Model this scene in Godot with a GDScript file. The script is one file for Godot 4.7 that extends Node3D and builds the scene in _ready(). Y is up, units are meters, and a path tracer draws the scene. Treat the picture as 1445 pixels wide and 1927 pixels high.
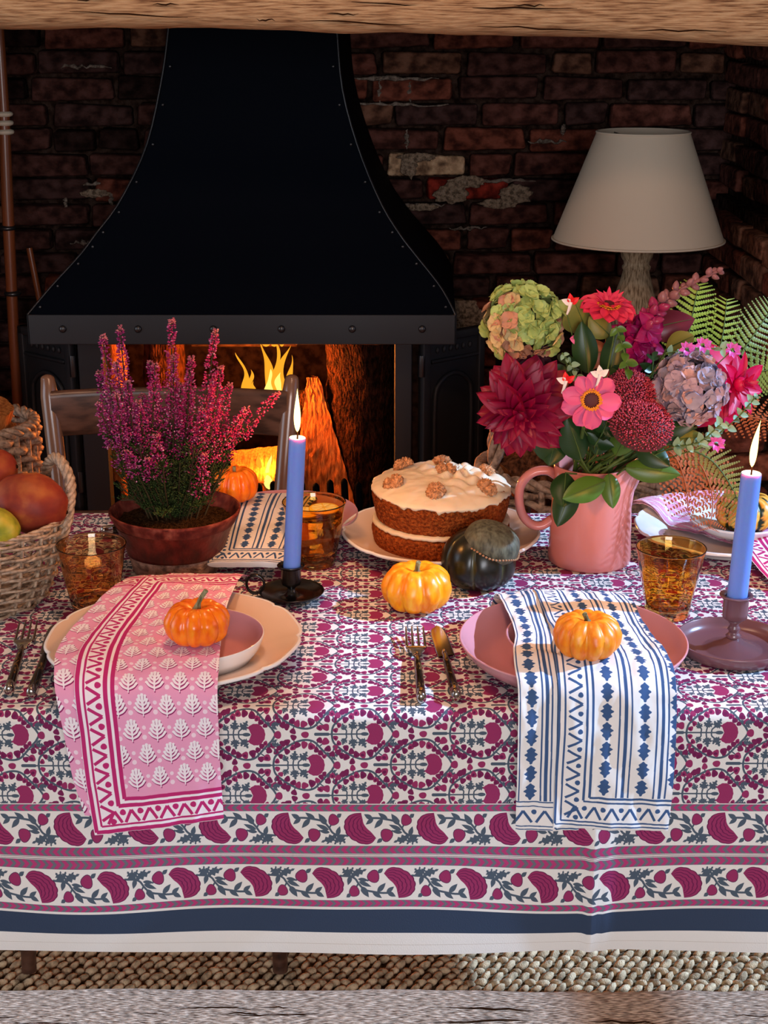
extends Node3D
# A harvest table laid in front of an inglenook fireplace. x right, y up, the camera looks along -z. Distances "d" below are metres in front of the camera (z = -d).

# ---------------------------------------------------------------- mesh builder
class MB:
	var v := PackedVector3Array()
	var uv := PackedVector2Array()
	var ix := PackedInt32Array()
	var col := PackedColorArray()
	var tint := Color.WHITE

	func vert(p: Vector3, t := Vector2.ZERO) -> int:
		v.append(p)
		uv.append(t)
		col.append(tint)
		return v.size() - 1

	func tri(a: int, b: int, c: int) -> void:
		ix.append(a)
		ix.append(c)
		ix.append(b)

	func quad(a: int, b: int, c: int, d: int) -> void:
		tri(a, b, c)
		tri(a, c, d)

	# a grid of points f(u, v); its outer side is d/du x d/dv
	func surf(nu: int, nv: int, f: Callable, cu := false, cv := false, us := 1.0, vs := 1.0) -> void:
		var mu := nu if cu else nu + 1
		var mv := nv if cv else nv + 1
		var base := v.size()
		for j in mv:
			for i in mu:
				var a := float(i) / nu
				var b := float(j) / nv
				var p: Vector3 = f.call(a, b)
				vert(p, Vector2(a * us, b * vs))
		for j in nv:
			for i in nu:
				var i2 := (i + 1) % mu
				var j2 := (j + 1) % mv
				quad(base + j * mu + i, base + j * mu + i2, base + j2 * mu + i2, base + j2 * mu + i)

	# profile points (radius, y) from the bottom, up the outside, and down the inside
	func lathe(prof: Array, seg := 32, at := Vector3.ZERO, shape = null) -> void:
		var n := prof.size()
		surf(seg, n - 1, func(a: float, b: float) -> Vector3:
			var q: Vector2 = prof[int(round(b * (n - 1)))]
			var t := a * TAU
			var r: float = q.x
			var y: float = q.y
			if shape != null:
				var s: Vector2 = shape.call(t, q)
				r = s.x
				y = s.y
			return at + Vector3(r * cos(t), y, -r * sin(t)), true)

	func tube(pts: Array, rad, sides := 8, closed := false, flat := 1.0) -> void:
		var n := pts.size()
		var base := v.size()
		var last_n := Vector3.ZERO
		for k in n:
			var p: Vector3 = pts[k]
			var a: Vector3 = pts[(k - 1 + n) % n] if closed or k > 0 else pts[k]
			var b: Vector3 = pts[(k + 1) % n] if closed or k < n - 1 else pts[k]
			var t := (b - a).normalized()
			if t == Vector3.ZERO:
				t = Vector3.UP
			var nn := last_n
			if k == 0:
				nn = t.cross(Vector3.FORWARD if absf(t.z) < 0.8 else Vector3.RIGHT)
			nn = (nn - t * nn.dot(t)).normalized()
			last_n = nn
			var bb := t.cross(nn)
			var r: float = rad[k] if rad is Array else rad
			for s in sides:
				var q := TAU * s / sides
				vert(p + (nn * cos(q) + bb * sin(q) * flat) * r, Vector2(float(s) / sides, float(k) / maxf(n - 1, 1)))
		var segs := n if closed else n - 1
		for k in segs:
			var k2 := (k + 1) % n
			for s in sides:
				var s2 := (s + 1) % sides
				quad(base + k * sides + s, base + k * sides + s2, base + k2 * sides + s2, base + k2 * sides + s)
		if not closed:
			var c0 := vert(pts[0])
			var c1 := vert(pts[n - 1])
			for s in sides:
				var s2 := (s + 1) % sides
				tri(c0, base + s2, base + s)
				tri(c1, base + (n - 1) * sides + s, base + (n - 1) * sides + s2)

	func out_tri(a: int, b: int, c: int, o: Vector3) -> void:
		if (v[b] - v[a]).cross(v[c] - v[a]).dot((v[a] + v[b] + v[c]) / 3.0 - o) < 0.0:
			tri(a, c, b)
		else:
			tri(a, b, c)

	func box(size: Vector3, at := Vector3.ZERO, bev := 0.003, rng: RandomNumberGenerator = null, jit := 0.0) -> void:
		var base := v.size()
		var h := size * 0.5
		for k in 8:
			var s := Vector3(1 if k & 1 else -1, 1 if k & 2 else -1, 1 if k & 4 else -1)
			var j := Vector3.ZERO
			if rng:
				j = Vector3(rng.randf_range(-jit, jit), rng.randf_range(-jit, jit), rng.randf_range(-jit, jit))
			for a in 3:
				var q := h - Vector3(bev, bev, bev)
				q[a] = h[a]
				var p := at + s * q + j
				vert(p, Vector2(p[(a + 2) % 3], p[(a + 1) % 3]))
		for a in 3:
			var b := (a + 1) % 3
			var c := (a + 2) % 3
			for side in 2:
				var f: Array[int] = []
				for k in [[0, 0], [1, 0], [1, 1], [0, 1]]:
					f.append(base + ((side << a) | (k[0] << b) | (k[1] << c)) * 3 + a)
				out_tri(f[0], f[1], f[2], at)
				out_tri(f[0], f[2], f[3], at)
				for s2 in 2:  # the edge along c between the faces a and b
					var k0 := (side << a) | (s2 << b)
					var k1 := k0 | (1 << c)
					out_tri(base + k0 * 3 + a, base + k0 * 3 + b, base + k1 * 3 + b, at)
					out_tri(base + k0 * 3 + a, base + k1 * 3 + b, base + k1 * 3 + a, at)
		for k in 8:
			out_tri(base + k * 3, base + k * 3 + 1, base + k * 3 + 2, at)

	func ball(at: Vector3, r: Vector3, nu := 12, nv := 8) -> void:
		surf(nu, nv, func(a: float, b: float) -> Vector3:
			var t := a * TAU
			var e := (b - 0.5) * PI
			return at + r * Vector3(cos(t) * cos(e), sin(e), -sin(t) * cos(e)), true)

	func add(o: MB, x: Transform3D) -> void:
		var base := v.size()
		for k in o.v.size():
			v.append(x * o.v[k])
			uv.append(o.uv[k])
			col.append(o.col[k] * tint)
		for i in o.ix:
			ix.append(base + i)

	func arrays() -> Array:
		var n := PackedVector3Array()
		n.resize(v.size())
		for k in range(0, ix.size(), 3):
			var a := ix[k]
			var b := ix[k + 1]
			var c := ix[k + 2]
			var q := (v[c] - v[a]).cross(v[b] - v[a])
			n[a] += q
			n[b] += q
			n[c] += q
		for k in n.size():
			n[k] = n[k].normalized() if n[k].length_squared() > 1e-24 else Vector3.UP
		var ar := []
		ar.resize(Mesh.ARRAY_MAX)
		ar[Mesh.ARRAY_VERTEX] = v
		ar[Mesh.ARRAY_NORMAL] = n
		ar[Mesh.ARRAY_TEX_UV] = uv
		ar[Mesh.ARRAY_COLOR] = col
		ar[Mesh.ARRAY_INDEX] = ix
		return ar

	func mesh() -> ArrayMesh:
		var m := ArrayMesh.new()
		m.add_surface_from_arrays(Mesh.PRIMITIVE_TRIANGLES, arrays())
		return m


# ---------------------------------------------------------------- block-print painter (flat print on cloth)
class Pic:
	var im: Image
	var s := Vector2.ONE   # pixels per drawing unit
	var off := Vector2.ZERO
	var wrap := false

	func _init(w: int, h: int, ground: Color, scale: Vector2, wraps := false) -> void:
		im = Image.create(w, h, false, Image.FORMAT_RGB8)
		im.fill(ground)
		s = scale
		wrap = wraps

	func poly(pts: PackedVector2Array, c: Color) -> void:
		var q := PackedVector2Array()
		var lo := Vector2(1e9, 1e9)
		var hi := -lo
		for p in pts:
			var r := (p + off) * s
			q.append(r)
			lo = lo.min(r)
			hi = hi.max(r)
		var w := im.get_width()
		var h := im.get_height()
		for ox in ([-w, 0, w] if wrap else [0]):
			for oy in ([-h, 0, h] if wrap else [0]):
				if hi.x + ox < 0 or lo.x + ox > w or hi.y + oy < 0 or lo.y + oy > h:
					continue
				fill(q, Vector2(ox, oy), c, maxi(0, int(lo.y + oy)), mini(h - 1, int(hi.y + oy)))

	func fill(q: PackedVector2Array, o: Vector2, c: Color, y0: int, y1: int) -> void:
		var n := q.size()
		for y in range(y0, y1 + 1):
			var yy := y + 0.5 - o.y
			var xs: Array[float] = []
			for i in n:
				var a := q[i]
				var b := q[(i + 1) % n]
				if (a.y <= yy) != (b.y <= yy):
					xs.append(a.x + (yy - a.y) / (b.y - a.y) * (b.x - a.x) + o.x)
			xs.sort()
			for k in range(0, xs.size() - 1, 2):
				var x0 := int(round(xs[k]))
				var x1 := int(round(xs[k + 1]))
				if x1 > x0:
					im.fill_rect(Rect2i(x0, y, x1 - x0, 1), c)

	func disc(p: Vector2, r: float, c: Color, sq := Vector2.ONE, rot := 0.0, n := 14, wob := 0.0) -> void:
		var a := PackedVector2Array()
		for k in n:
			var t := TAU * k / n
			a.append(p + (Vector2(cos(t), sin(t)) * sq * r * (1.0 + wob * sin(t * 3.0 + p.x * 0.7 + p.y))).rotated(rot))
		poly(a, c)

	func line(pts: Array, w: float, c: Color, w2 := -1.0) -> void:
		var l := PackedVector2Array()
		var r := PackedVector2Array()
		var n := pts.size()
		for k in n:
			var a: Vector2 = pts[maxi(k - 1, 0)]
			var b: Vector2 = pts[mini(k + 1, n - 1)]
			var d := (b - a).normalized().orthogonal()
			var ww := (w if w2 < 0.0 else lerpf(w, w2, float(k) / (n - 1))) * 0.5
			var p: Vector2 = pts[k]
			l.append(p + d * ww)
			r.append(p - d * ww)
		r.reverse()
		l.append_array(r)
		poly(l, c)

	func curve(pts: Array, w: float, c: Color, n := 16, w2 := -1.0) -> Array:
		var o := []
		for k in n + 1:
			o.append(spl2(pts, float(k) / n))
		line(o, w, c, w2)
		return o

	static func spl2(p: Array, t: float) -> Vector2:
		var n := p.size() - 1
		var x := clampf(t, 0.0, 1.0) * n
		var i := mini(int(x), n - 1)
		var a: Vector2 = p[maxi(i - 1, 0)]
		var b: Vector2 = p[i]
		var c: Vector2 = p[i + 1]
		var d: Vector2 = p[mini(i + 2, n)]
		return b.cubic_interpolate(c, a, d, x - i)

	# a plain pointed leaf, and a jagged one
	func leaf(p: Vector2, ang: float, ln: float, wd: float, c: Color, teeth := 0) -> void:
		var a := PackedVector2Array()
		var m := 10 if teeth == 0 else teeth * 2
		for side in [1.0, -1.0]:
			for k in m + 1:
				var t := float(k) / m if side > 0 else 1.0 - float(k) / m
				var w := sin(PI * pow(t, 0.8)) * wd
				if teeth > 0:
					w *= 1.25 if k % 2 == 1 else 0.45
				a.append(p + Vector2(t * ln, w * side).rotated(ang))
		poly(a, c)

	func done(w: int, h: int) -> ImageTexture:
		im.resize(w, h, Image.INTERPOLATE_LANCZOS)
		im.generate_mipmaps()
		return ImageTexture.create_from_image(im)


# ---------------------------------------------------------------- scene helpers
var counts := {}
var rng := RandomNumberGenerator.new()
var nz := FastNoiseLite.new()


func V(x: float, y: float, d: float) -> Vector3:
	return Vector3(x, y, -d)


func numbered(parent: Node, called: String) -> String:
	var key := str(parent.get_instance_id()) + called
	var n: int = counts.get(key, 0)
	counts[key] = n + 1
	return called if n == 0 else "%s_%03d" % [called, n]


func tag(o: Node, label: String, category: String, group := "", kind := "") -> Node:
	if label:
		o.set_meta("label", label)
	if category:
		o.set_meta("category", category)
	if group:
		o.set_meta("group", group)
	if kind:
		o.set_meta("kind", kind)
	return o


# a thing: a node at its base whose children are its parts
func thing(called: String, label: String, category: String, at := Vector3.ZERO, turn := 0.0, group := "") -> Node3D:
	var o := Node3D.new()
	o.name = numbered(self, called)
	add_child(o, true)
	o.position = at
	o.rotation.y = turn
	tag(o, label, category, group)
	return o


func part(parent: Node, called: String, m, material: Material, x := Transform3D(), label := "") -> MeshInstance3D:
	var o := MeshInstance3D.new()
	o.name = numbered(parent, called)
	o.mesh = m.mesh() if m is MB else m
	o.material_override = material
	o.transform = x
	parent.add_child(o, true)
	if label:
		o.set_meta("label", label)
	return o


func single(called: String, m, material: Material, label: String, category: String, at := Vector3.ZERO, group := "") -> MeshInstance3D:
	var o := part(self, called, m, material)
	o.position = at
	tag(o, label, category, group)
	return o


func struct(called: String, m, material: Material, at := Vector3.ZERO) -> MeshInstance3D:
	var o := part(self, called, m, material)
	o.position = at
	o.set_meta("kind", "structure")
	return o


func copy(src: Node3D, label: String, at: Vector3, turn := 0.0) -> Node3D:
	var c: Node3D = src.duplicate()
	var plain: String = str(src.name).rstrip("0123456789").rstrip("_")
	c.name = numbered(self, plain)
	add_child(c, true)
	c.position = at
	c.rotation.y = turn
	c.set_meta("label", label)
	return c


func spl3(p: Array, t: float) -> Vector3:
	var n := p.size() - 1
	var x := clampf(t, 0.0, 1.0) * n
	var i := mini(int(x), n - 1)
	var a: Vector3 = p[maxi(i - 1, 0)]
	var b: Vector3 = p[i]
	var c: Vector3 = p[i + 1]
	var d: Vector3 = p[mini(i + 2, n)]
	return b.cubic_interpolate(c, a, d, x - i)


func curve3(p: Array, n: int) -> Array:
	var o := []
	for k in n + 1:
		o.append(spl3(p, float(k) / n))
	return o


# a basis whose z axis is d
func facing(d: Vector3, roll := 0.0) -> Basis:
	var up := Vector3.UP if absf(d.normalized().y) < 0.95 else Vector3.BACK
	return Basis.looking_at(-d, up) * Basis(Vector3(0, 0, 1), roll)


# a basis whose y axis is d
func along(d: Vector3, roll := 0.0) -> Basis:
	var y := d.normalized()
	var x := y.cross(Vector3.BACK if absf(y.z) < 0.9 else Vector3.RIGHT).normalized()
	return Basis(x, y, x.cross(y)) * Basis(Vector3(0, 1, 0), roll)


func noise_tex(freq: float, ramp: Array, octaves := 4, sd := 1, size := 512, type := FastNoiseLite.TYPE_SIMPLEX_SMOOTH) -> NoiseTexture2D:
	var n := FastNoiseLite.new()
	n.noise_type = type
	n.frequency = freq
	n.fractal_octaves = octaves
	n.seed = sd
	var t := NoiseTexture2D.new()
	t.width = size
	t.height = size
	t.seamless = true
	t.noise = n
	if ramp.size():
		var g := Gradient.new()
		var offs := PackedFloat32Array()
		var cols := PackedColorArray()
		for r in ramp:
			offs.append(r[0])
			cols.append(r[1])
		g.offsets = offs
		g.colors = cols
		t.color_ramp = g
	return t


func mat(called: String, c: Color, rough := 0.7, spec := 0.5) -> StandardMaterial3D:
	var m := StandardMaterial3D.new()
	m.resource_name = called
	m.albedo_color = c
	m.roughness = rough
	m.metallic_specular = spec
	return m


# grain or mottling laid on from three sides
func grained(m: StandardMaterial3D, tex: Texture2D, scale: Vector3, relief: Texture2D = null, depth := 0.0, world := true) -> StandardMaterial3D:
	m.uv1_triplanar = true
	m.uv1_world_triplanar = world
	m.uv1_scale = scale
	if tex:
		m.albedo_texture = tex
	if relief:
		m.heightmap_enabled = true
		m.heightmap_texture = relief
		m.heightmap_scale = depth
	return m


func vcol(m: StandardMaterial3D) -> StandardMaterial3D:
	m.vertex_color_use_as_albedo = true
	return m


func lin(r: float, g: float, b: float) -> Color:
	return Color(r, g, b).srgb_to_linear()


var M := {}
var T := {}


func _ready() -> void:
	rng.seed = 11
	nz.seed = 5
	nz.frequency = 1.0
	# ---- camera
	var cam := Camera3D.new()
	cam.name = "camera"
	add_child(cam)
	cam.position = Vector3(0, 1.47, 0)
	cam.rotation_degrees = Vector3(-18.3, 0, 0)
	cam.fov = 37.36
	cam.near = 0.05
	cam.far = 40.0
	cam.current = true
	# ---- sky, exposure
	var we := WorldEnvironment.new()
	we.name = "world_environment"
	var env := Environment.new()
	env.background_mode = Environment.BG_SKY
	var sky := Sky.new()
	var sm := ProceduralSkyMaterial.new()
	sm.sky_top_color = Color(0.45, 0.62, 0.9)
	sm.sky_horizon_color = Color(0.8, 0.88, 0.97)
	sm.ground_bottom_color = Color(0.25, 0.27, 0.22)
	sm.ground_horizon_color = Color(0.5, 0.52, 0.48)
	sky.sky_material = sm
	env.sky = sky
	env.background_energy_multiplier = 1.0
	env.tonemap_mode = Environment.TONE_MAPPER_LINEAR
	env.tonemap_exposure = 1.0
	env.sdfgi_enabled = true
	env.ssao_enabled = true
	env.ssil_enabled = true
	we.environment = env
	add_child(we)
	# ---- low sun through the window on the right
	var sun := DirectionalLight3D.new()
	sun.name = "sun"
	sun.light_color = Color(0.66, 0.82, 1.0)
	sun.light_energy = 2.5
	sun.light_angular_distance = 1.2
	sun.shadow_enabled = true
	sun.sky_mode = DirectionalLight3D.SKY_MODE_LIGHT_ONLY
	add_child(sun)
	sun.look_at_from_position(Vector3(0.82, 0.575, 0.02), Vector3.ZERO)
	# ---- daylight from the window behind the camera and from the one on the right
	area_light("window_daylight", Vector3(0.3, 1.5, 2.35), Vector3(0.1, 1.25, 0), Vector2(1.7, 1.3), Color(0.98, 0.98, 1.0), 8.4)
	area_light("side_window_daylight", Vector3(1.62, 1.25, -1.75), Vector3(0, 1.0, -1.8), Vector2(1.3, 1.5), Color(0.8, 0.9, 1.0), 0.25)
	area_light("added_left_daylight", Vector3(-2.38, 1.15, -1.55), Vector3(0, 0.6, -1.75), Vector2(1.2, 1.5), Color(0.90, 0.95, 1.0), 1.5)  # added fill from the left to lift the dark floor under the table
	textures()
	materials()
	room()
	fireplace()
	table_and_cloth()
	place_settings()
	centre_of_table()
	bouquet()
	heather()
	baskets()


func area_light(called: String, at: Vector3, to: Vector3, size: Vector2, c: Color, e: float) -> void:
	var l := AreaLight3D.new()
	l.name = called
	l.area_size = size
	l.light_color = c
	l.light_energy = e
	l.area_normalize_energy = true
	l.shadow_enabled = true
	add_child(l)
	l.look_at_from_position(at, to)


func omni(called: String, at: Vector3, c: Color, e: float, size := 0.02) -> void:
	var l := OmniLight3D.new()
	l.name = called
	l.light_color = c
	l.light_energy = e
	l.light_size = size
	l.omni_range = 12.0
	l.omni_attenuation = 2.0
	l.shadow_enabled = true
	add_child(l)
	l.position = at


# ---------------------------------------------------------------- printed cloths
const CREAM := Color(0.90, 0.875, 0.85)
const WINE := Color(0.59, 0.20, 0.375)
const WINE_DARK := Color(0.42, 0.13, 0.30)
const SLATE := Color(0.31, 0.36, 0.41)


func pomegranate(p: Pic, o: Vector2, r: RandomNumberGenerator) -> void:
	p.off = o
	for sgn in [-1.0, 1.0]:
		var f := func(x: float, y: float) -> Vector2: return Vector2(x, y * sgn)
		# the vine that loops round the motif
		p.curve([f.call(-208, 0), f.call(-199, -40), f.call(-164, -72), f.call(-120, -100), f.call(-74, -118), f.call(-37, -121), f.call(-6, -111), f.call(20, -86), f.call(51, -53), f.call(74, -30), f.call(90, -5)], 10.0, SLATE, 40)
		# berries on short stalks along both of its sides
		for q in [[-188, -18, 11, -203, -18], [-158, -104, 14, -158, -78], [-138, -111, 14, -140, -88], [-108, -133, 13, -104, -108], [-178, -86, 13, -168, -70], [-192, -66, 12, -186, -55], [-140, -66, 13, -150, -80], [-112, -84, 13, -118, -101], [-88, -98, 14, -92, -112], [-56, -99, 15, -56, -120], [-21, -90, 16, -24, -118], [5, -74, 12, 6, -100], [24, -57, 12, 32, -74], [42, -42, 10, 52, -54], [20, -118, 13, 6, -106], [49, -114, 16, 20, -92], [58, -77, 14, 38, -68], [-172, -44, 11, -186, -50], [70, -52, 9, 60, -46], [-205, -96, 12, -196, -60]]:
			var c: Vector2 = f.call(q[0] + r.randf_range(-1.5, 1.5), q[1] + r.randf_range(-1.5, 1.5))
			p.line([f.call(q[3], q[4]), c], 6.0, SLATE)
			p.disc(c, q[2] * 1.2, WINE if r.randf() < 0.45 else WINE.lerp(WINE_DARK, 0.7), Vector2(1.0, 0.88), r.randf() * 3.0, 13, 0.13)
			if r.randf() < 0.4:
				p.disc(c + Vector2(-2, 2), q[2] * 0.6, WINE_DARK, Vector2(1.0, 0.8), r.randf() * 3.0, 10)
		# a jagged leaf beyond the fruit
		for q in [[72, -44, -0.15, 48, 11], [74, -40, -0.75, 32, 9], [76, -38, 0.5, 30, 8], [66, -46, -2.2, 22, 7]]:
			p.leaf(f.call(q[0], q[1]), q[2] * sgn, q[3], q[4], SLATE, 4)
		# three sprigs on the stem inside the loop
		for q in [[-138, -145, -26, 34, 12.5, -1.9], [-112, -106, -30, 47, 16.5, -1.45], [-86, -66, -30, 49, 16.0, -1.05]]:
			p.curve([f.call(q[0], 0), f.call(q[0] + 2, -16), f.call(q[1], q[2])], 7.0, SLATE, 8)
			p.leaf(f.call(q[1], q[2] + 6), q[5] * sgn, q[3], q[4], SLATE, 4)
			p.leaf(f.call(q[1], q[2] + 2), (q[5] - 0.85) * sgn, q[3] * 0.62, q[4] * 0.7, SLATE, 3)
			p.leaf(f.call(q[1], q[2] + 2), (q[5] + 0.85) * sgn, q[3] * 0.62, q[4] * 0.7, SLATE, 3)
	p.line([Vector2(-286, 0), Vector2(-226, 0)], 15, SLATE)
	p.disc(Vector2(-286, 0), 7.5, SLATE)
	p.disc(Vector2(-226, 0), 7.5, SLATE)
	p.line([Vector2(-225, 0), Vector2(-40, 0)], 7.0, SLATE)
	p.disc(Vector2(-48, 0), 10, SLATE, Vector2(2.0, 0.9))
	# the fruit, its crown open to the left
	var a := PackedVector2Array()
	for k in 40:
		var t := deg_to_rad(-135.0 + 270.0 * k / 39.0)
		var rr := 52.0 + 1.0 * sin(k * 1.7)
		a.append(Vector2(cos(t) * rr * 0.90 - 4, sin(t) * rr))
	for q in [[-46, 34], [-36, 26], [-30, 12], [-25, 0], [-30, -12], [-36, -26], [-46, -34]]:
		a.append(Vector2(q[0], q[1]))
	p.poly(a, WINE)
	p.disc(Vector2(103, 2), 19, WINE, Vector2(0.95, 1.0), 0, 18, 0.05)
	p.disc(Vector2(236, 2), 18, WINE, Vector2(1.05, 0.86), 0, 18, 0.05)
	p.off = Vector2.ZERO


# the upper row of the border as measured on the cloth; the lower row is the same turned half round
func border_row(p: Pic, y: float, flip: bool, x0: float) -> void:
	p.off = Vector2(x0, y)
	var k := 0.454
	var g := func(q: Vector2) -> Vector2:
		var u := Vector2((q.x - 20.0) * k, (q.y - 220.0) * k)
		return Vector2(388.0 - u.x, 179.0 - u.y) if flip else u
	var turn := PI if flip else 0.0
	var ln := func(pts: Array, w: float) -> void:
		var o := []
		for q in pts:
			o.append(g.call(q))
		p.curve(o, w, SLATE, 20)
	var lf := func(a: Vector2, b: Vector2, w: float, tt: int) -> void:
		var u: Vector2 = g.call(a)
		var v: Vector2 = g.call(b)
		p.leaf(u, (v - u).angle(), u.distance_to(v), w, SLATE, tt)
	ln.call([Vector2(680, 500), Vector2(600, 495), Vector2(545, 490), Vector2(490, 460), Vector2(450, 400), Vector2(380, 330), Vector2(280, 305), Vector2(180, 290), Vector2(80, 290)], 11)
	for q in [[110, 300, 10, 245, 11], [120, 295, 30, 365, 10], [290, 310, 175, 228, 11], [230, 300, 130, 410, 12], [420, 370, 330, 238, 14], [410, 350, 400, 290, 9], [450, 430, 300, 365, 10], [460, 460, 330, 440, 9], [545, 500, 580, 385, 11]]:
		lf.call(Vector2(q[0], q[1]), Vector2(q[2], q[3]), q[4] * 1.15, 0)
	for q in [[545, 490, 355, 580, 17], [540, 500, 420, 600, 12], [570, 500, 515, 605, 15], [580, 490, 640, 590, 17], [590, 490, 580, 610, 13]]:
		lf.call(Vector2(q[0], q[1]), Vector2(q[2], q[3]), q[4], 4)
	for q in [[505, 312, 62, 600, 240, 460, 400], [275, 490, 72, 160, 585, 350, 435]]:
		var c: Vector2 = g.call(Vector2(q[0], q[1]))
		ln.call([Vector2(q[0], q[1]), Vector2(q[5], q[6])], 9)
		p.disc(c, q[2] * k * 1.12, SLATE.lerp(WINE_DARK, 0.6), Vector2(0.92, 1.0), turn, 18, 0.07)
		p.disc(c, q[2] * k, WINE, Vector2(0.9, 1.0), turn, 18, 0.08)
		lf.call(Vector2(q[0], q[1]).lerp(Vector2(q[3], q[4]), 0.45), Vector2(q[3], q[4]), 11, 0)
	# the carnation: a crescent of scalloped rows
	var outer := [Vector2(80, -172), Vector2(-20, -158), Vector2(-88, -110), Vector2(-114, -40), Vector2(-104, 40), Vector2(-58, 110), Vector2(20, 165), Vector2(110, 198), Vector2(200, 188), Vector2(256, 125)]
	var inner := [Vector2(100, -84), Vector2(104, -62), Vector2(116, -34), Vector2(132, -10), Vector2(146, 8), Vector2(160, 22), Vector2(174, 34), Vector2(186, 44), Vector2(196, 54), Vector2(204, 62)]
	for row in 5:
		for edge in 2:
			var f := row * 0.2 + (0.055 if edge else 0.0)
			var a := PackedVector2Array()
			for i in 61:
				var t := i / 60.0
				var u := Pic.spl2(outer, t)
				var v := Pic.spl2(inner, t)
				var bump := 0.045 * absf(sin(t * PI * (9.0 - row)))
				a.append(g.call(Vector2(750, 400) + u.lerp(v, f - bump * sin(PI * t))))
			for i in 21:
				a.append(g.call(Vector2(750, 400) + Pic.spl2(inner, 1.0 - i / 20.0)))
			p.poly(a, WINE if edge else WINE_DARK)
	p.off = Vector2.ZERO


func chevrons(p: Pic, y: float, h: float, right: bool, r: RandomNumberGenerator) -> void:
	p.poly(PackedVector2Array([Vector2(-5, y), Vector2(395, y), Vector2(395, y + h), Vector2(-5, y + h)]), Color(0.42, 0.42, 0.46))
	for k in 9:
		var x := 388.0 / 9.0 * k + r.randf_range(-2, 2)
		var m := y + h * 0.5
		var a := PackedVector2Array()
		for q in [[0, 0], [20, -0.46], [42, -0.46], [24, 0], [42, 0.46], [20, 0.46]]:
			a.append(Vector2(x + (42.0 - q[0] if right else q[0]), m + q[1] * h))
		p.poly(a, Color(0.70, 0.24, 0.44))


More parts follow.
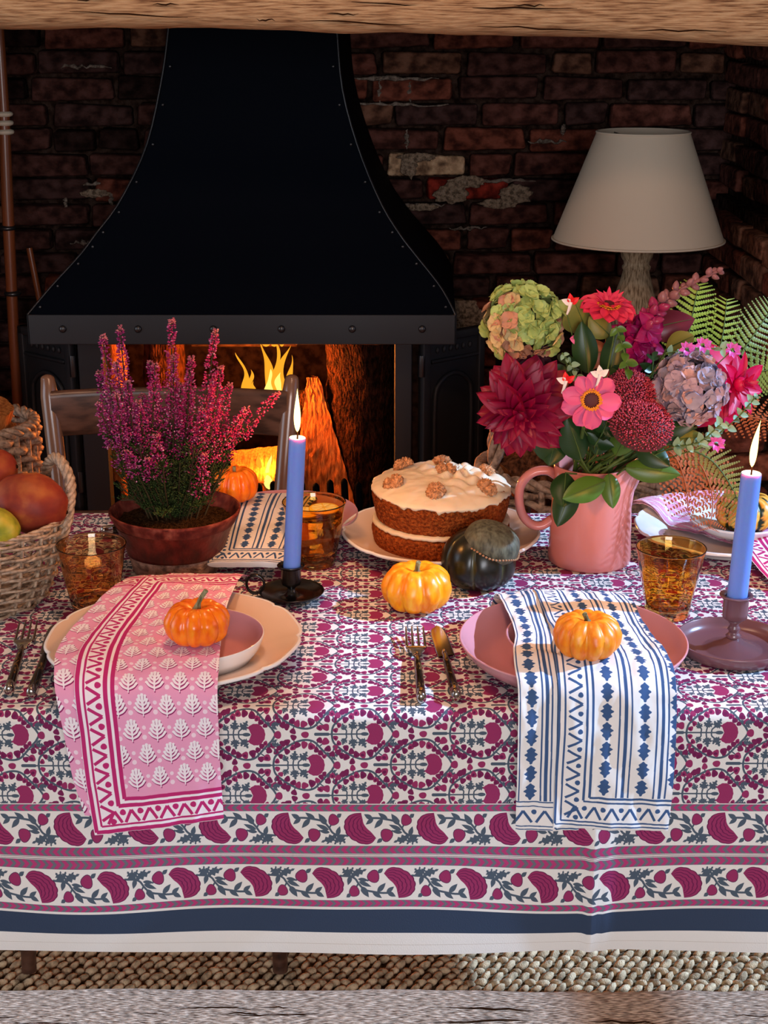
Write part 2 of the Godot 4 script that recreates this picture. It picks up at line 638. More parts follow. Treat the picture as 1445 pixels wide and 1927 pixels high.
func textures() -> void:
	var r := RandomNumberGenerator.new()
	r.seed = 3
	# the field of the tablecloth, one repeat of two half-drop motifs: 0.1276 m x 0.0738 m
	var w := 2048
	var h := 1062
	var p := Pic.new(w, h, CREAM, Vector2(w / 573.0, h / 297.0), true)
	pomegranate(p, Vector2(290, 74), r)
	pomegranate(p, Vector2(290 + 286.5, 74 + 148.5), r)
	T.field = p.done(1024, 531)
	# its border, one repeat: 0.0800 m x 0.194 m, from the first chevron to the hem
	p = Pic.new(1024, 2124, CREAM, Vector2(1024 / 388.0, 2124 / 805.0), true)
	p.wrap = true
	chevrons(p, 6, 36, false, r)
	border_row(p, 45, false, 0)
	chevrons(p, 226, 44, false, r)
	for y in [274.0, 283.0]:
		p.line([Vector2(-4, y), Vector2(392, y + 0.5)], 3.0, Color(0.45, 0.32, 0.38))
	chevrons(p, 288, 46, true, r)
	border_row(p, 339, true, 161)
	chevrons(p, 524, 36, true, r)
	p.poly(PackedVector2Array([Vector2(-4, 574), Vector2(392, 574), Vector2(392, 694), Vector2(-4, 694)]), Color(0.215, 0.26, 0.345))
	p.line([Vector2(-4, 752), Vector2(392, 752)], 2.0, Color(0.78, 0.73, 0.68))
	T.border = p.done(512, 1062)
	T.pink = pink_print(r)
	T.blue = blue_print(r)
	# stains, grain and mottling
	var g0 := Color(0.55, 0.55, 0.55)
	T.mottle = noise_tex(0.012, [[0.25, Color(0.55, 0.53, 0.52)], [0.5, Color(0.85, 0.83, 0.82)], [0.8, Color(1, 1, 1)]], 5, 4)
	T.rough = noise_tex(0.03, [], 5, 9)
	T.fine = noise_tex(0.12, [], 3, 12)
	T.brick = noise_tex(0.014, [[0.15, Color(0.42, 0.37, 0.36)], [0.42, Color(0.70, 0.66, 0.63)], [0.62, Color(0.88, 0.85, 0.82)], [0.9, Color(1, 1, 1)]], 6, 21)
	T.oak = noise_tex(0.025, [[0.15, Color(0.50, 0.37, 0.28)], [0.36, Color(0.76, 0.62, 0.49)], [0.55, Color(0.87, 0.74, 0.60)], [0.85, Color(0.96, 0.86, 0.73)]], 6, 31)
	T.grey_oak = noise_tex(0.05, [[0.14, Color(0.24, 0.18, 0.15)], [0.32, Color(0.62, 0.53, 0.46)], [0.52, Color(0.82, 0.74, 0.67)], [0.8, Color(1.0, 0.95, 0.89)]], 6, 33)
	T.cake = noise_tex(0.03, [[0.2, Color(0.36, 0.16, 0.08)], [0.5, Color(0.56, 0.28, 0.13)], [0.85, Color(0.70, 0.42, 0.22)]], 5, 41)
	T.terra = noise_tex(0.012, [[0.25, Color(0.36, 0.14, 0.12)], [0.5, Color(0.52, 0.24, 0.19)], [0.8, Color(0.70, 0.44, 0.36)]], 5, 44)
	T.bark = noise_tex(0.02, [[0.2, Color(0.12, 0.08, 0.06)], [0.5, Color(0.36, 0.24, 0.17)], [0.85, Color(0.58, 0.42, 0.32)]], 5, 46)
	T.split = noise_tex(0.02, [[0.2, Color(0.55, 0.33, 0.18)], [0.5, Color(0.80, 0.55, 0.33)], [0.9, Color(0.93, 0.72, 0.48)]], 5, 47)
	T.horn = noise_tex(0.01, [[0.3, Color(0.05, 0.035, 0.025)], [0.52, Color(0.10, 0.07, 0.04)], [0.6, Color(0.55, 0.40, 0.20)], [0.66, Color(0.12, 0.08, 0.05)], [0.9, Color(0.04, 0.03, 0.02)]], 3, 51)
	T.mango = noise_tex(0.008, [[0.25, Color(0.42, 0.12, 0.10)], [0.5, Color(0.54, 0.20, 0.12)], [0.8, Color(0.68, 0.38, 0.17)]], 5, 52)
	T.pear = noise_tex(0.01, [[0.25, Color(0.42, 0.48, 0.10)], [0.5, Color(0.66, 0.64, 0.16)], [0.85, Color(0.82, 0.66, 0.25)]], 4, 53)
	T.orange = noise_tex(0.02, [[0.2, Color(0.92, 0.46, 0.05)], [0.55, Color(0.99, 0.63, 0.09)], [0.9, Color(1.0, 0.76, 0.26)]], 4, 54)
	T.limewash = noise_tex(0.02, [[0.3, Color(0.42, 0.35, 0.28)], [0.45, Color(0.68, 0.62, 0.54)], [0.8, Color(0.85, 0.80, 0.73)]], 5, 55)


func zigzag(p: Pic, a: Vector2, b: Vector2, n: int, h: float, c: Color, w: float, up: bool) -> void:
	# a row of Vs with dots between them, along a-b
	var d := (b - a) / n
	var nn := d.normalized().orthogonal() * (-1.0 if up else 1.0)
	for k in n:
		var o := a + d * k
		var j := rng.randf_range(-0.03, 0.03)
		p.line([o + d * 0.10 + nn * h * 0.02, o + d * (0.5 + j) + nn * h * 0.86], w, c)
		p.line([o + d * (0.5 + j) + nn * h * 0.86, o + d * 0.9 + nn * h * 0.02], w, c)
		p.disc(o + d + nn * h * 0.74, w * 0.98, c, Vector2(1, 1.05), 0, 14, 0.05)


# drawn in millimetres: 150 wide, 495 long (front end at the bottom)
func pink_print(r: RandomNumberGenerator) -> ImageTexture:
	var w := 150.0
	var h := 495.0
	var s := 5.0
	var pink := Color(0.91, 0.62, 0.75)
	var white := Color(0.95, 0.91, 0.93)
	var deep := Color(0.74, 0.19, 0.44)
	var p := Pic.new(int(w * s), int(h * s), pink, Vector2(s, s))
	var row := 0
	var y := h - 62.0
	while y > -20:
		var x := 30.0 + (12.9 if row % 2 else 0.0)
		while x < w + 14:
			var c := Vector2(x + r.randf_range(-0.8, 0.8), y + r.randf_range(-0.8, 0.8))
			for pass_ in 2:
				var ink := white if pass_ else Color(0.56, 0.14, 0.37)
				var o := c + (Vector2.ZERO if pass_ else Vector2(0.5, 1.3))
				for k in 4:
					for sgn in [-1.0, 1.0]:
						var root := o + Vector2(0, 9.5 - k * 4.3)
						var tip := root + Vector2(0, -(10.8 - k * 0.9)).rotated(sgn * (0.86 - k * 0.15))
						p.curve([root, root.lerp(tip, 0.5) + Vector2(sgn * 1.0, 0.8), tip], 1.6, ink, 8, 2.9)
						p.disc(tip, 1.5, ink)
				p.disc(o + Vector2(0, -12.0), 1.7, ink)
				p.line([o + Vector2(0, -4), o + Vector2(0, -12.0)], 2.2, ink, 3.2)
				p.line([o + Vector2(0, -6), o + Vector2(0, 13)], 3.4, ink, 1.0)
			p.disc(c + Vector2(12.9, 8.0), 2.5, Color(0.95, 0.84, 0.89), Vector2(1, 1.15))
			p.disc(c + Vector2(12.9, -3.0), 2.1, Color(0.95, 0.84, 0.89), Vector2(1, 1.15))
			x += 25.8
		y -= 28.7
		row += 1
	# the border down the left side and across both ends
	for e in 3:
		var a := Vector2.ZERO
		var b := Vector2(0, h)
		var n := Vector2(1, 0)
		if e == 1:
			a = Vector2(0, h)
			b = Vector2(w, h)
			n = Vector2(0, -1)
		elif e == 2:
			b = Vector2(w, 0)
			n = Vector2(0, 1)
		p.poly(PackedVector2Array([a, b, b + n * 41, a + n * 41]), white)
	for e in 3:
		for q in [[0.8, 4.6], [8.6, 2.3], [29.6, 4.6], [37.2, 4.4]]:
			var k: float = q[0] + q[1] * 0.5
			if e == 0:
				p.line([Vector2(k, k), Vector2(k + 0.5, h * 0.3), Vector2(k - 0.3, h * 0.66), Vector2(k, h - k)], q[1], deep)
			elif e == 1:
				p.line([Vector2(k, h - k), Vector2(w * 0.5, h - k + 0.6), Vector2(w, h - k)], q[1], deep)
			else:
				p.line([Vector2(k, k), Vector2(w, k)], q[1], deep)
	zigzag(p, Vector2(11.5, 32), Vector2(11.5, h - 14), 20, 17.0, deep, 3.5, false)
	zigzag(p, Vector2(16, h - 11.5), Vector2(w + 4, h - 11.5), 7, 17.0, deep, 3.5, false)
	zigzag(p, Vector2(w + 4, 11.5), Vector2(16, 11.5), 7, 17.0, deep, 3.5, false)
	return p.done(480, 1584)


# drawn in millimetres: 175 wide, 480 long (front end at the bottom)
func blue_print(r: RandomNumberGenerator) -> ImageTexture:
	var w := 175.0
	var h := 480.0
	var s := 4.4
	var white := Color(0.92, 0.90, 0.885)
	var ink := Color(0.25, 0.35, 0.51)
	var p := Pic.new(int(w * s), int(h * s), white, Vector2(s, s))
	var leaf := func(c: Vector2) -> void:
		var a := PackedVector2Array()
		for side in [1.0, -1.0]:
			for k in 29:
				var t := k / 28.0 if side > 0 else 1.0 - k / 28.0
				var ww: float = (sin(PI * pow(t, 0.9)) * 5.0 + 0.9) * (1.0 + 0.27 * cos(t * TAU * 3.5 + 2.6)) * (1.0 if t < 0.985 else 0.2)
				a.append(c + Vector2(side * ww + r.randf_range(-0.2, 0.2), (t - 0.5) * 22.0))
		p.poly(a, ink)
	var stripe := func(x: float, ww: float, y1: float) -> void:
		p.line([Vector2(x, 0), Vector2(x + 0.3, h * 0.3), Vector2(x - 0.2, h * 0.7), Vector2(x, y1)], ww, ink)
	# the strip under the fold on the left
	for k in 24:
		leaf.call(Vector2(15, h - 52 - 23.5 * k))
	for q in [[2.5, 1.3], [26.5, 1.8], [32.0, 3.8], [37.5, 1.8]]:
		stripe.call(q[0], q[1], h - 40)
	for q in [[39.0, 1.6], [33.0, 1.3], [8.0, 1.4], [4.0, 1.1]]:
		p.line([Vector2(0, h - q[0]), Vector2(41, h - q[0] + 0.6)], q[1], ink)
	zigzag(p, Vector2(-4, h - 12), Vector2(44, h - 12), 2, 18.0, ink, 3.0, false)
	p.poly(PackedVector2Array([Vector2(41, 0), Vector2(175, 0), Vector2(175, h), Vector2(41, h)]), white)
	# the front layer: double line, Vs, double line, then leaf columns between bars
	for q in [[44.0, 2.6, 5.0], [50.5, 2.0, 9.0], [75.0, 2.6, 36.0], [81.5, 2.8, 40.5]]:
		stripe.call(q[0], q[1], h - q[2])
	for q in [[40.5, 2.8, 81.5], [35.0, 2.2, 75.0], [9.0, 2.0, 50.5], [4.5, 1.7, 44.0]]:
		p.line([Vector2(q[2], h - q[0]), Vector2(w, h - q[0] + 1.0)], q[1], ink)
	zigzag(p, Vector2(54, 0), Vector2(54, h - 14), 21, 18.0, ink, 3.0, false)
	zigzag(p, Vector2(56, h - 12.5), Vector2(w + 6, h - 12.5), 6, 18.0, ink, 3.0, false)
	for x in [97.0, 139.0]:
		for k in 24:
			leaf.call(Vector2(x, h - 55 - 23.5 * k))
	for q in [[111.0, 1.8], [118.0, 3.8], [124.5, 1.8], [153.0, 2.0], [160.0, 3.6], [166.5, 2.0]]:
		stripe.call(q[0], q[1], h - 42)
	for k in 24:
		leaf.call(Vector2(175, h - 66 - 23.5 * k))
	return p.done(448, 1229)


func materials() -> void:
	for k in 6:
		var c: Color = [Color(0.46, 0.27, 0.23), Color(0.40, 0.24, 0.21), Color(0.51, 0.28, 0.22), Color(0.35, 0.22, 0.20), Color(0.49, 0.34, 0.27), Color(0.31, 0.21, 0.20)][k]
		M["brick%d" % k] = grained(mat("brick", c, 0.9, 0.25), T.brick, Vector3(2.6, 3.4, 2.6), T.rough, 0.5)
	M.brick_shaded = grained(mat("shaded_brick", Color(0.20, 0.135, 0.125), 0.95, 0.2), T.brick, Vector3(2.6, 3.4, 2.6), T.rough, 0.5)  # dark copy of the brick: shade of the left recess put into its colour
	M.brick_bright = grained(mat("brick_bright", Color(0.62, 0.20, 0.15), 0.85, 0.25), T.brick, Vector3(3, 3, 3), T.rough, 0.4)
	M.brick_tan = grained(mat("plastered_brick", Color(0.86, 0.72, 0.58), 0.95, 0.2), T.brick, Vector3(3, 3, 3), T.rough, 0.7)
	M.brick_glow_tint = grained(mat("brick_glow_tint", Color(0.62, 0.36, 0.27), 0.9, 0.25), T.brick, Vector3(3, 3, 3), T.rough, 0.5)  # redder, paler brick: candle glow at the right put into its colour
	M.mortar = grained(mat("sooty_mortar", Color(0.27, 0.205, 0.18), 1.0, 0.1), T.brick, Vector3(4, 4, 4), T.rough, 0.6)
	M.lime = grained(mat("lime_mortar", Color(0.58, 0.52, 0.47), 1.0, 0.1), T.mottle, Vector3(9, 9, 9), T.rough, 0.5)
	M.plaster_old = grained(mat("old_plaster", Color(0.66, 0.57, 0.48), 1.0, 0.1), T.mottle, Vector3(12, 12, 12), T.rough, 0.5)
	M.plaster = grained(mat("plaster", Color(0.80, 0.74, 0.66), 0.95, 0.2), T.mottle, Vector3(0.7, 0.7, 0.7))
	M.beam = grained(mat("oak_beam", Color(0.83, 0.77, 0.70), 0.75, 0.3), T.oak, Vector3(1.0, 17, 17), T.fine, 0.10)
	M.check = mat("dark_crack", Color(0.16, 0.09, 0.05), 1.0, 0.1)
	M.iron = mat("black_iron", Color(0.018, 0.03, 0.06), 0.7, 0.13)
	M.iron_lip = mat("black_iron_lip", Color(0.12, 0.125, 0.14), 0.55, 0.45)
	M.iron_shine = mat("blackened_steel", Color(0.10, 0.10, 0.11), 0.32, 0.6)
	M.soot = grained(mat("soot", Color(0.20, 0.145, 0.12), 1.0, 0.1), T.mottle, Vector3(5, 5, 5))
	M.bark = grained(mat("bark", Color(0.85, 0.74, 0.66), 0.95, 0.2), T.bark, Vector3(9, 2.5, 9), T.rough, 1.2)
	M.split = grained(mat("split_wood", Color(0.98, 0.86, 0.72), 0.85, 0.25), T.split, Vector3(12, 2.0, 12), T.fine, 0.3)
	M.char = grained(mat("charred_bark", Color(0.48, 0.38, 0.32), 0.95, 0.2), T.bark, Vector3(8, 3, 8), T.rough, 1.5)
	M.chair = grained(mat("brown_chair_wood", Color(0.40, 0.275, 0.215), 0.33, 0.5), T.mottle, Vector3(2.0, 7, 7))
	M.chair_post = mat("worn_chair_post", Color(0.46, 0.32, 0.24), 0.24, 0.6)
	M.post = mat("polished_copper_wood", Color(0.42, 0.22, 0.12), 0.3, 0.5)
	M.seagrass = grained(mat("jute", Color(0.62, 0.52, 0.40), 0.95, 0.2), T.mottle, Vector3(9, 9, 9), T.fine, 0.2)
	M.jute_knot = grained(mat("jute_knot", Color(0.97, 0.84, 0.67), 0.95, 0.2), T.mottle, Vector3(7, 7, 7), T.fine, 0.15)
	M.bench = grained(mat("weathered_oak", Color(1.0, 0.96, 0.92), 0.8, 0.3), T.grey_oak, Vector3(2.6, 26, 26), T.grey_oak, 0.6)
	M.boards = grained(mat("floor_boards", Color(0.50, 0.40, 0.32), 0.7, 0.3), T.grey_oak, Vector3(2, 8, 9))
	M.table = grained(mat("table_oak", Color(0.62, 0.47, 0.35), 0.6, 0.4), T.oak, Vector3(1.6, 9, 9))
	M.shade = grained(mat("lamp_shade_cloth", Color(0.75, 0.69, 0.61), 0.95, 0.2), T.mottle, Vector3(0.6, 0.6, 0.6))
	M.shade.albedo_texture = null
	M.shade.heightmap_enabled = true
	M.shade.heightmap_texture = T.fine
	M.shade.heightmap_scale = 0.03
	M.limewash = grained(mat("limewashed_wood", Color(0.80, 0.74, 0.66), 0.85, 0.3), T.limewash, Vector3(20, 3, 20))
	M.flame = mat("flame", Color(0, 0, 0), 1.0, 0.0)
	M.flame.emission_enabled = true
	M.flame.emission = Color(1.0, 0.66, 0.16)
	M.flame.emission_energy_multiplier = 1.1
	M.flame_hot = M.flame.duplicate()
	M.flame_hot.emission = Color(1.0, 0.86, 0.42)
	M.flame_hot.emission_energy_multiplier = 1.5
	M.candle_flame = M.flame.duplicate()
	M.candle_flame.resource_name = "candle_flame"
	M.candle_flame.emission = Color(1.0, 0.84, 0.50)
	M.candle_flame.emission_energy_multiplier = 4.5
	M.ember = M.flame.duplicate()
	M.ember.emission = Color(1.0, 0.35, 0.06)
	M.ember.emission_energy_multiplier = 0.9


func brick_mesh(r: RandomNumberGenerator, ln: float, ht: float) -> ArrayMesh:
	var m := MB.new()
	m.box(Vector3(ln, ht, 0.06), Vector3.ZERO, 0.006, r, 0.004)
	return m.mesh()


# courses of bricks as parts of a wall; "across" runs along the wall, "out" is its face
func brickwork(wall: Node3D, a: Vector3, across: Vector3, length: float, y0: float, y1: float, pick: Callable, sd: int) -> void:
	var r := RandomNumberGenerator.new()
	r.seed = sd
	var kinds: Array[ArrayMesh] = []
	var sizes: Array[float] = []
	for k in 12:
		var ln: float = 0.205 if k < 8 else 0.102
		kinds.append(brick_mesh(r, ln + r.randf_range(-0.008, 0.006), 0.0535 + r.randf_range(-0.003, 0.002)))
		sizes.append(ln)
	var n := 0
	var y := y0
	var out := across.cross(Vector3.UP)
	while y < y1:
		var x := -0.12 + (0.11 if n % 2 else 0.0) + r.randf_range(-0.03, 0.03)
		while x < length:
			var k := r.randi_range(8, 11) if r.randf() < 0.28 else r.randi_range(0, 7)
			var ln := sizes[k]
			var c := x + ln * 0.5
			if x > -0.09 and c < length + 0.02:
				var p := a + across * c + Vector3(0, y + r.randf_range(-0.003, 0.003), 0) + out * r.randf_range(-0.009, 0.006)
				var b := Basis(across, Vector3.UP, out) * Basis(Vector3(0, 0, 1), r.randf_range(-0.014, 0.014)) * Basis(Vector3(0, 1, 0), r.randf_range(-0.02, 0.02))
				part(wall, "brick", kinds[k], pick.call(p, r), Transform3D(b, p))
			x += ln + 0.0125
		y += 0.0634
		n += 1


func slab(a: Vector3, b: Vector3, bev := 0.002) -> MB:
	var m := MB.new()
	m.box((b - a).abs(), (a + b) * 0.5, bev)
	return m


func slabs(list: Array, bev := 0.002) -> MB:
	var m := MB.new()
	for q in list:
		var a: Vector3 = q[0]
		var b: Vector3 = q[1]
		m.box((b - a).abs(), (a + b) * 0.5, bev)
	return m


func room() -> void:
	struct("floor", slab(Vector3(-2.6, -0.12, 2.7), Vector3(1.9, 0.0, -4.4)), M.boards)
	struct("ceiling", slab(Vector3(-2.6, 2.4, 2.7), Vector3(1.9, 2.52, -4.4)), M.plaster)
	struct("wall_left", slabs([
		[Vector3(-2.6, 0, 2.7), Vector3(-2.45, 2.4, -0.9)], [Vector3(-2.6, 0, -2.2), Vector3(-2.45, 2.4, -2.95)],
		[Vector3(-2.6, 0, -0.9), Vector3(-2.45, 0.35, -2.2)], [Vector3(-2.6, 1.95, -0.9), Vector3(-2.45, 2.4, -2.2)]]), M.plaster)
	struct("added_window_2", slabs([  # added unseen window, put in for the left fill light
		[Vector3(-2.55, 0.35, -0.9), Vector3(-2.49, 0.40, -2.2)], [Vector3(-2.55, 1.90, -0.9), Vector3(-2.49, 1.95, -2.2)],
		[Vector3(-2.55, 0.40, -0.9), Vector3(-2.49, 1.90, -0.95)], [Vector3(-2.55, 0.40, -2.15), Vector3(-2.49, 1.90, -2.2)],
		[Vector3(-2.54, 0.40, -1.53), Vector3(-2.50, 1.90, -1.57)]]), M.plaster)
	# the right wall with the window that lets the sun in
	struct("wall_right", slabs([
		[Vector3(1.7, 0, 2.7), Vector3(1.9, 2.4, -0.95)], [Vector3(1.7, 0, -2.55), Vector3(1.9, 2.4, -2.95)],
		[Vector3(1.7, 0, -0.95), Vector3(1.9, 0.5, -2.55)], [Vector3(1.7, 2.15, -0.95), Vector3(1.9, 2.4, -2.55)]]), M.plaster)
	var win := struct("window_1", slabs([
		[Vector3(1.76, 0.5, -0.95), Vector3(1.84, 0.55, -2.55)], [Vector3(1.76, 2.1, -0.95), Vector3(1.84, 2.15, -2.55)],
		[Vector3(1.76, 0.55, -0.95), Vector3(1.84, 2.1, -1.0)], [Vector3(1.76, 0.55, -2.5), Vector3(1.84, 2.1, -2.55)],
		[Vector3(1.78, 1.50, -1.0), Vector3(1.82, 1.56, -2.5)]]), M.plaster)
	M.pane = mat("window_glass", Color(1, 1, 1, 0.03), 0.02)
	M.pane.transparency = BaseMaterial3D.TRANSPARENCY_ALPHA
	part(win, "pane", slab(Vector3(1.798, 1.56, -1.0), Vector3(1.802, 2.1, -2.5), 0.0005), M.pane)
	part(win, "pane", slab(Vector3(1.798, 0.55, -1.0), Vector3(1.802, 1.50, -2.5), 0.0005), M.pane)
	# the wall behind the camera
	struct("wall_front", slabs([
		[Vector3(-2.6, 0, 2.55), Vector3(-0.6, 2.4, 2.7)], [Vector3(1.2, 0, 2.55), Vector3(1.9, 2.4, 2.7)],
		[Vector3(-0.6, 0, 2.55), Vector3(1.2, 0.8, 2.7)], [Vector3(-0.6, 2.2, 2.55), Vector3(1.2, 2.4, 2.7)]]), M.plaster)
	# the chimney breast above and beside the fireplace
	struct("wall_chimney", slabs([
		[V(-2.6, 1.66, 2.95), V(1.9, 2.4, 3.25)], [V(-2.6, 0, 2.95), V(-1.25, 1.66, 3.25)], [V(1.02, 0, 2.95), V(1.9, 1.66, 3.25)]]), M.plaster)
	# added fill lamp shaped as a pendant over the table, unseen above the frame
	var lamp := thing("added_pendant", "added fill lamp in the form of a globe pendant, unseen above the table", "lamp", Vector3(-0.15, 2.4, -1.55))
	var m := MB.new()
	m.tube([Vector3(0, 0, 0), Vector3(0, -0.2, 0)], 0.004, 6)
	part(lamp, "cord", m, M.iron)
	m = MB.new()
	m.ball(Vector3(0, -0.28, 0), Vector3(0.09, 0.09, 0.09), 24, 16)
	var glow := mat("fill_globe_glow", Color(0, 0, 0), 1.0)
	glow.emission_enabled = true
	glow.emission = Color(1.0, 0.80, 0.66)
	glow.emission_energy_multiplier = 1.5
	part(lamp, "globe", m, glow)
	omni("pendant_fill_light", Vector3(-0.15, 2.12, -1.55), Color(1.0, 0.78, 0.64), 0.58, 0.08)
	# ---- brick walls of the fireplace
	var back := struct("wall_back", slab(V(-1.4, 0, 4.045), V(1.2, 2.4, 4.3)), M.mortar)
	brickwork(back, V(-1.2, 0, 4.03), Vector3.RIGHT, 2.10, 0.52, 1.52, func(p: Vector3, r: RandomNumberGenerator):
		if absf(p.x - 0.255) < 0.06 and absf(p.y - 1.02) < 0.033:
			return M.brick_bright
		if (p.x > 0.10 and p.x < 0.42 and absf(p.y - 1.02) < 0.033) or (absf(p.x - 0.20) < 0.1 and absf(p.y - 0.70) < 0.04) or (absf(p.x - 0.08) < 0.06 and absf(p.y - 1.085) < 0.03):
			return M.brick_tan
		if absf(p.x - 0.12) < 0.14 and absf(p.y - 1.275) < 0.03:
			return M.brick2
		if p.x < -0.4 and r.randf() < 0.85:  # mostly the darkest bricks here, standing in for the dim left corner
			return [M.brick5, M.brick3, M.brick_shaded][r.randi_range(0, 2)]
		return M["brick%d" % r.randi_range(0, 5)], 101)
	# old lime splashed along the joints
	var r := RandomNumberGenerator.new()
	r.seed = 77
	for q in [[0.02, 1.306, 0.24], [0.04, 1.243, 0.25], [-0.01, 1.275, 0.06, 1], [0.065, 1.275, 0.05, 1], [0.06, 1.157, 0.05, 1], [0.09, 0.99, 0.14], [0.30, 1.052, 0.2], [-0.76, 1.336, 0.14], [-0.74, 1.042, 0.16], [-0.71, 1.01, 0.06, 1], [-0.83, 1.0, 0.03, 1], [-0.79, 0.893, 0.07], [0.42, 1.15, 0.1], [0.46, 1.18, 0.03, 1], [0.22, 0.93, 0.1]]:
		var m2 := MB.new()
		var pts := []
		var rad := []
		var vert: bool = q.size() > 3
		for k in 14:
			var t := k / 13.0
			var w: float = (t - 0.5) * q[2]
			pts.append(Vector3(r.randf_range(-0.004, 0.004), w, 0) if vert else Vector3(w, r.randf_range(-0.004, 0.004), 0))
			rad.append((0.0015 + 0.0055 * r.randf()) * (0.2 + sin(PI * t)))
		m2.tube(pts, rad, 6)
		part(back, "lime_smear", m2, M.lime, Transform3D(Basis(), V(q[0], q[1], 4.0)))
	# crumbling plaster left on the bricks
	for q in [[0.178, 1.022, 0.045, 0.028], [0.215, 1.05, 0.05, 0.016], [0.342, 1.018, 0.045, 0.027], [0.30, 0.995, 0.05, 0.014], [0.065, 1.09, 0.022, 0.030], [0.085, 1.112, 0.05, 0.012], [0.21, 0.695, 0.07, 0.045], [0.215, 0.62, 0.05, 0.05], [0.10, 0.985, 0.04, 0.010], [-0.75, 1.02, 0.04, 0.012]]:
		var m3 := MB.new()
		m3.surf(28, 8, func(a: float, b: float) -> Vector3:
			var t := a * TAU
			var e := (b - 0.5) * PI
			var wob := 1.0 + 0.35 * nz.get_noise_2d(cos(t) * 2.0 + q[0] * 30.0, sin(t) * 2.0) + 0.2 * nz.get_noise_2d(cos(t) * 6.0, sin(t) * 6.0 + q[1] * 30.0)
			return Vector3(cos(t) * cos(e) * q[2] * wob, sin(t) * cos(e) * q[3] * wob, sin(e) * 0.007), true)
		part(back, "plaster_patch", m3, M.plaster_old, Transform3D(Basis(), V(q[0], q[1], 3.997)))
	var wr := struct("wall_side", slabs([[V(0.895, 0, 3.25), V(1.1, 2.4, 4.05)], [V(0.865, 0, 3.22), V(0.90, 1.02, 4.05)], [V(0.665, 0, 2.97), V(0.90, 0.70, 3.2)]]), M.mortar)
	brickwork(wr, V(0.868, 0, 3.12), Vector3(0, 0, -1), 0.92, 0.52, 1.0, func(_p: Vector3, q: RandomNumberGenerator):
		return [M.brick_glow_tint, M.brick4, M.brick2, M.brick0][q.randi_range(0, 3)], 102)
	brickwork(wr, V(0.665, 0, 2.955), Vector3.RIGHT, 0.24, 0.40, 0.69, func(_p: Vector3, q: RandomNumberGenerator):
		return [M.brick_glow_tint, M.brick2][q.randi_range(0, 1)], 105)
	brickwork(wr, V(0.905, 0, 3.24), Vector3(0, 0, -1), 0.82, 1.07, 1.52, func(_p: Vector3, q: RandomNumberGenerator):
		return M["brick%d" % q.randi_range(0, 5)], 103)
	struct("wall_inglenook", slab(V(-1.4, 0, 3.25), V(-1.25, 2.4, 4.05)), M.mortar)
	# a brick ledge that carries the table lamp
	var ledge := struct("ledge", slab(V(0.30, 0, 3.2), V(0.85, 0.70, 4.0)), M.mortar)
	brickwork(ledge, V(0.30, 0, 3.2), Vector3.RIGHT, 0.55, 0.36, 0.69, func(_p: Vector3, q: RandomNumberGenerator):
		return [M.brick_glow_tint, M.brick4, M.brick2][q.randi_range(0, 2)], 104)
	# ---- the beam over the opening
	var beam := thing("mantel_beam", "pale oak beam with dark shakes spanning the top of the fireplace", "beam", V(0, 1.545, 2.95))
	m = MB.new()
	var bf := func(a: float, b: float) -> Vector3:
		# rounded rectangle section, slightly uneven along its length
		var x := (b - 0.5) * 4.1
		var t := a * TAU
		var c := Vector2(cos(t), sin(t))
		var k: float = pow(pow(absf(c.x), 9.0) + pow(absf(c.y), 9.0), -1.0 / 9.0)
		var wob := nz.get_noise_2d(x * 1.1 + 7.0, c.y * 0.6) * 0.012 + nz.get_noise_2d(x * 5.0, c.y + 3.0) * 0.003
		return Vector3(x, -c.y * k * (0.115 + wob), c.x * k * (0.15 + wob))
	m.surf(56, 120, bf)
	part(beam, "timber", m, M.beam, Transform3D(Basis(Vector3(0, 0, 1), -0.0235), Vector3.ZERO))
	for k in 16:
		var m2 := MB.new()
		var ln := r.randf_range(0.03, 0.22)
		var pts := []
		var rad := []
		for j in 7:
			pts.append(Vector3((j / 6.0 - 0.5) * ln, r.randf_range(-0.002, 0.002), 0))
			rad.append(0.0012 * (0.2 + sin(PI * j / 6.0)))
		m2.tube(pts, rad, 5)
		var x := r.randf_range(-0.7, 0.72)
		part(beam, "shake", m2, M.check, Transform3D(Basis(Vector3(0, 0, 1), r.randf_range(-0.05, 0.02)), Vector3(x, -0.072 - 0.0235 * x + r.randf_range(-0.028, 0.03), 0.1505)))
	# ---- rug and bench
	var rug := thing("jute_rug", "chunky woven natural jute rug lying under the table", "rug", Vector3(0, 0, -1.75))
	part(rug, "backing", slab(Vector3(-1.7, 0, -0.95), Vector3(1.5, 0.008, 1.2), 0.003), M.seagrass)
	var knot := MB.new()
	knot.surf(8, 5, func(a: float, b: float) -> Vector3:
		var e := (b - 0.5) * PI
		var t := a * TAU
		return Vector3(cos(t) * cos(e) * 0.0115, sin(e) * 0.0070 + cos(t) * cos(e) * 0.003, -sin(t) * cos(e) * 0.0062), true)
	var mm := MultiMesh.new()
	mm.transform_format = MultiMesh.TRANSFORM_3D
	mm.mesh = knot.mesh()
	var nx := 164
	var nzr := 62
	mm.instance_count = nx * nzr
	for j in nzr:
		for i in nx:
			var p := Vector3(-1.69 + i * 0.0194 + (0.0097 if j % 2 else 0.0) + r.randf_range(-0.0018, 0.0018), 0.011 + r.randf_range(-0.001, 0.002), -0.9 + j * 0.0153 + r.randf_range(-0.0015, 0.0015))
			var b := Basis.from_euler(Vector3(r.randf_range(-0.2, 0.2), (0.55 if j % 2 else -0.45) + r.randf_range(-0.35, 0.35), r.randf_range(-0.2, 0.3))) * Basis.from_scale(Vector3.ONE * r.randf_range(0.85, 1.12))
			mm.set_instance_transform(j * nx + i, Transform3D(b, p))
	var mi := MultiMeshInstance3D.new()
	mi.name = "jute_weave"
	mi.multimesh = mm
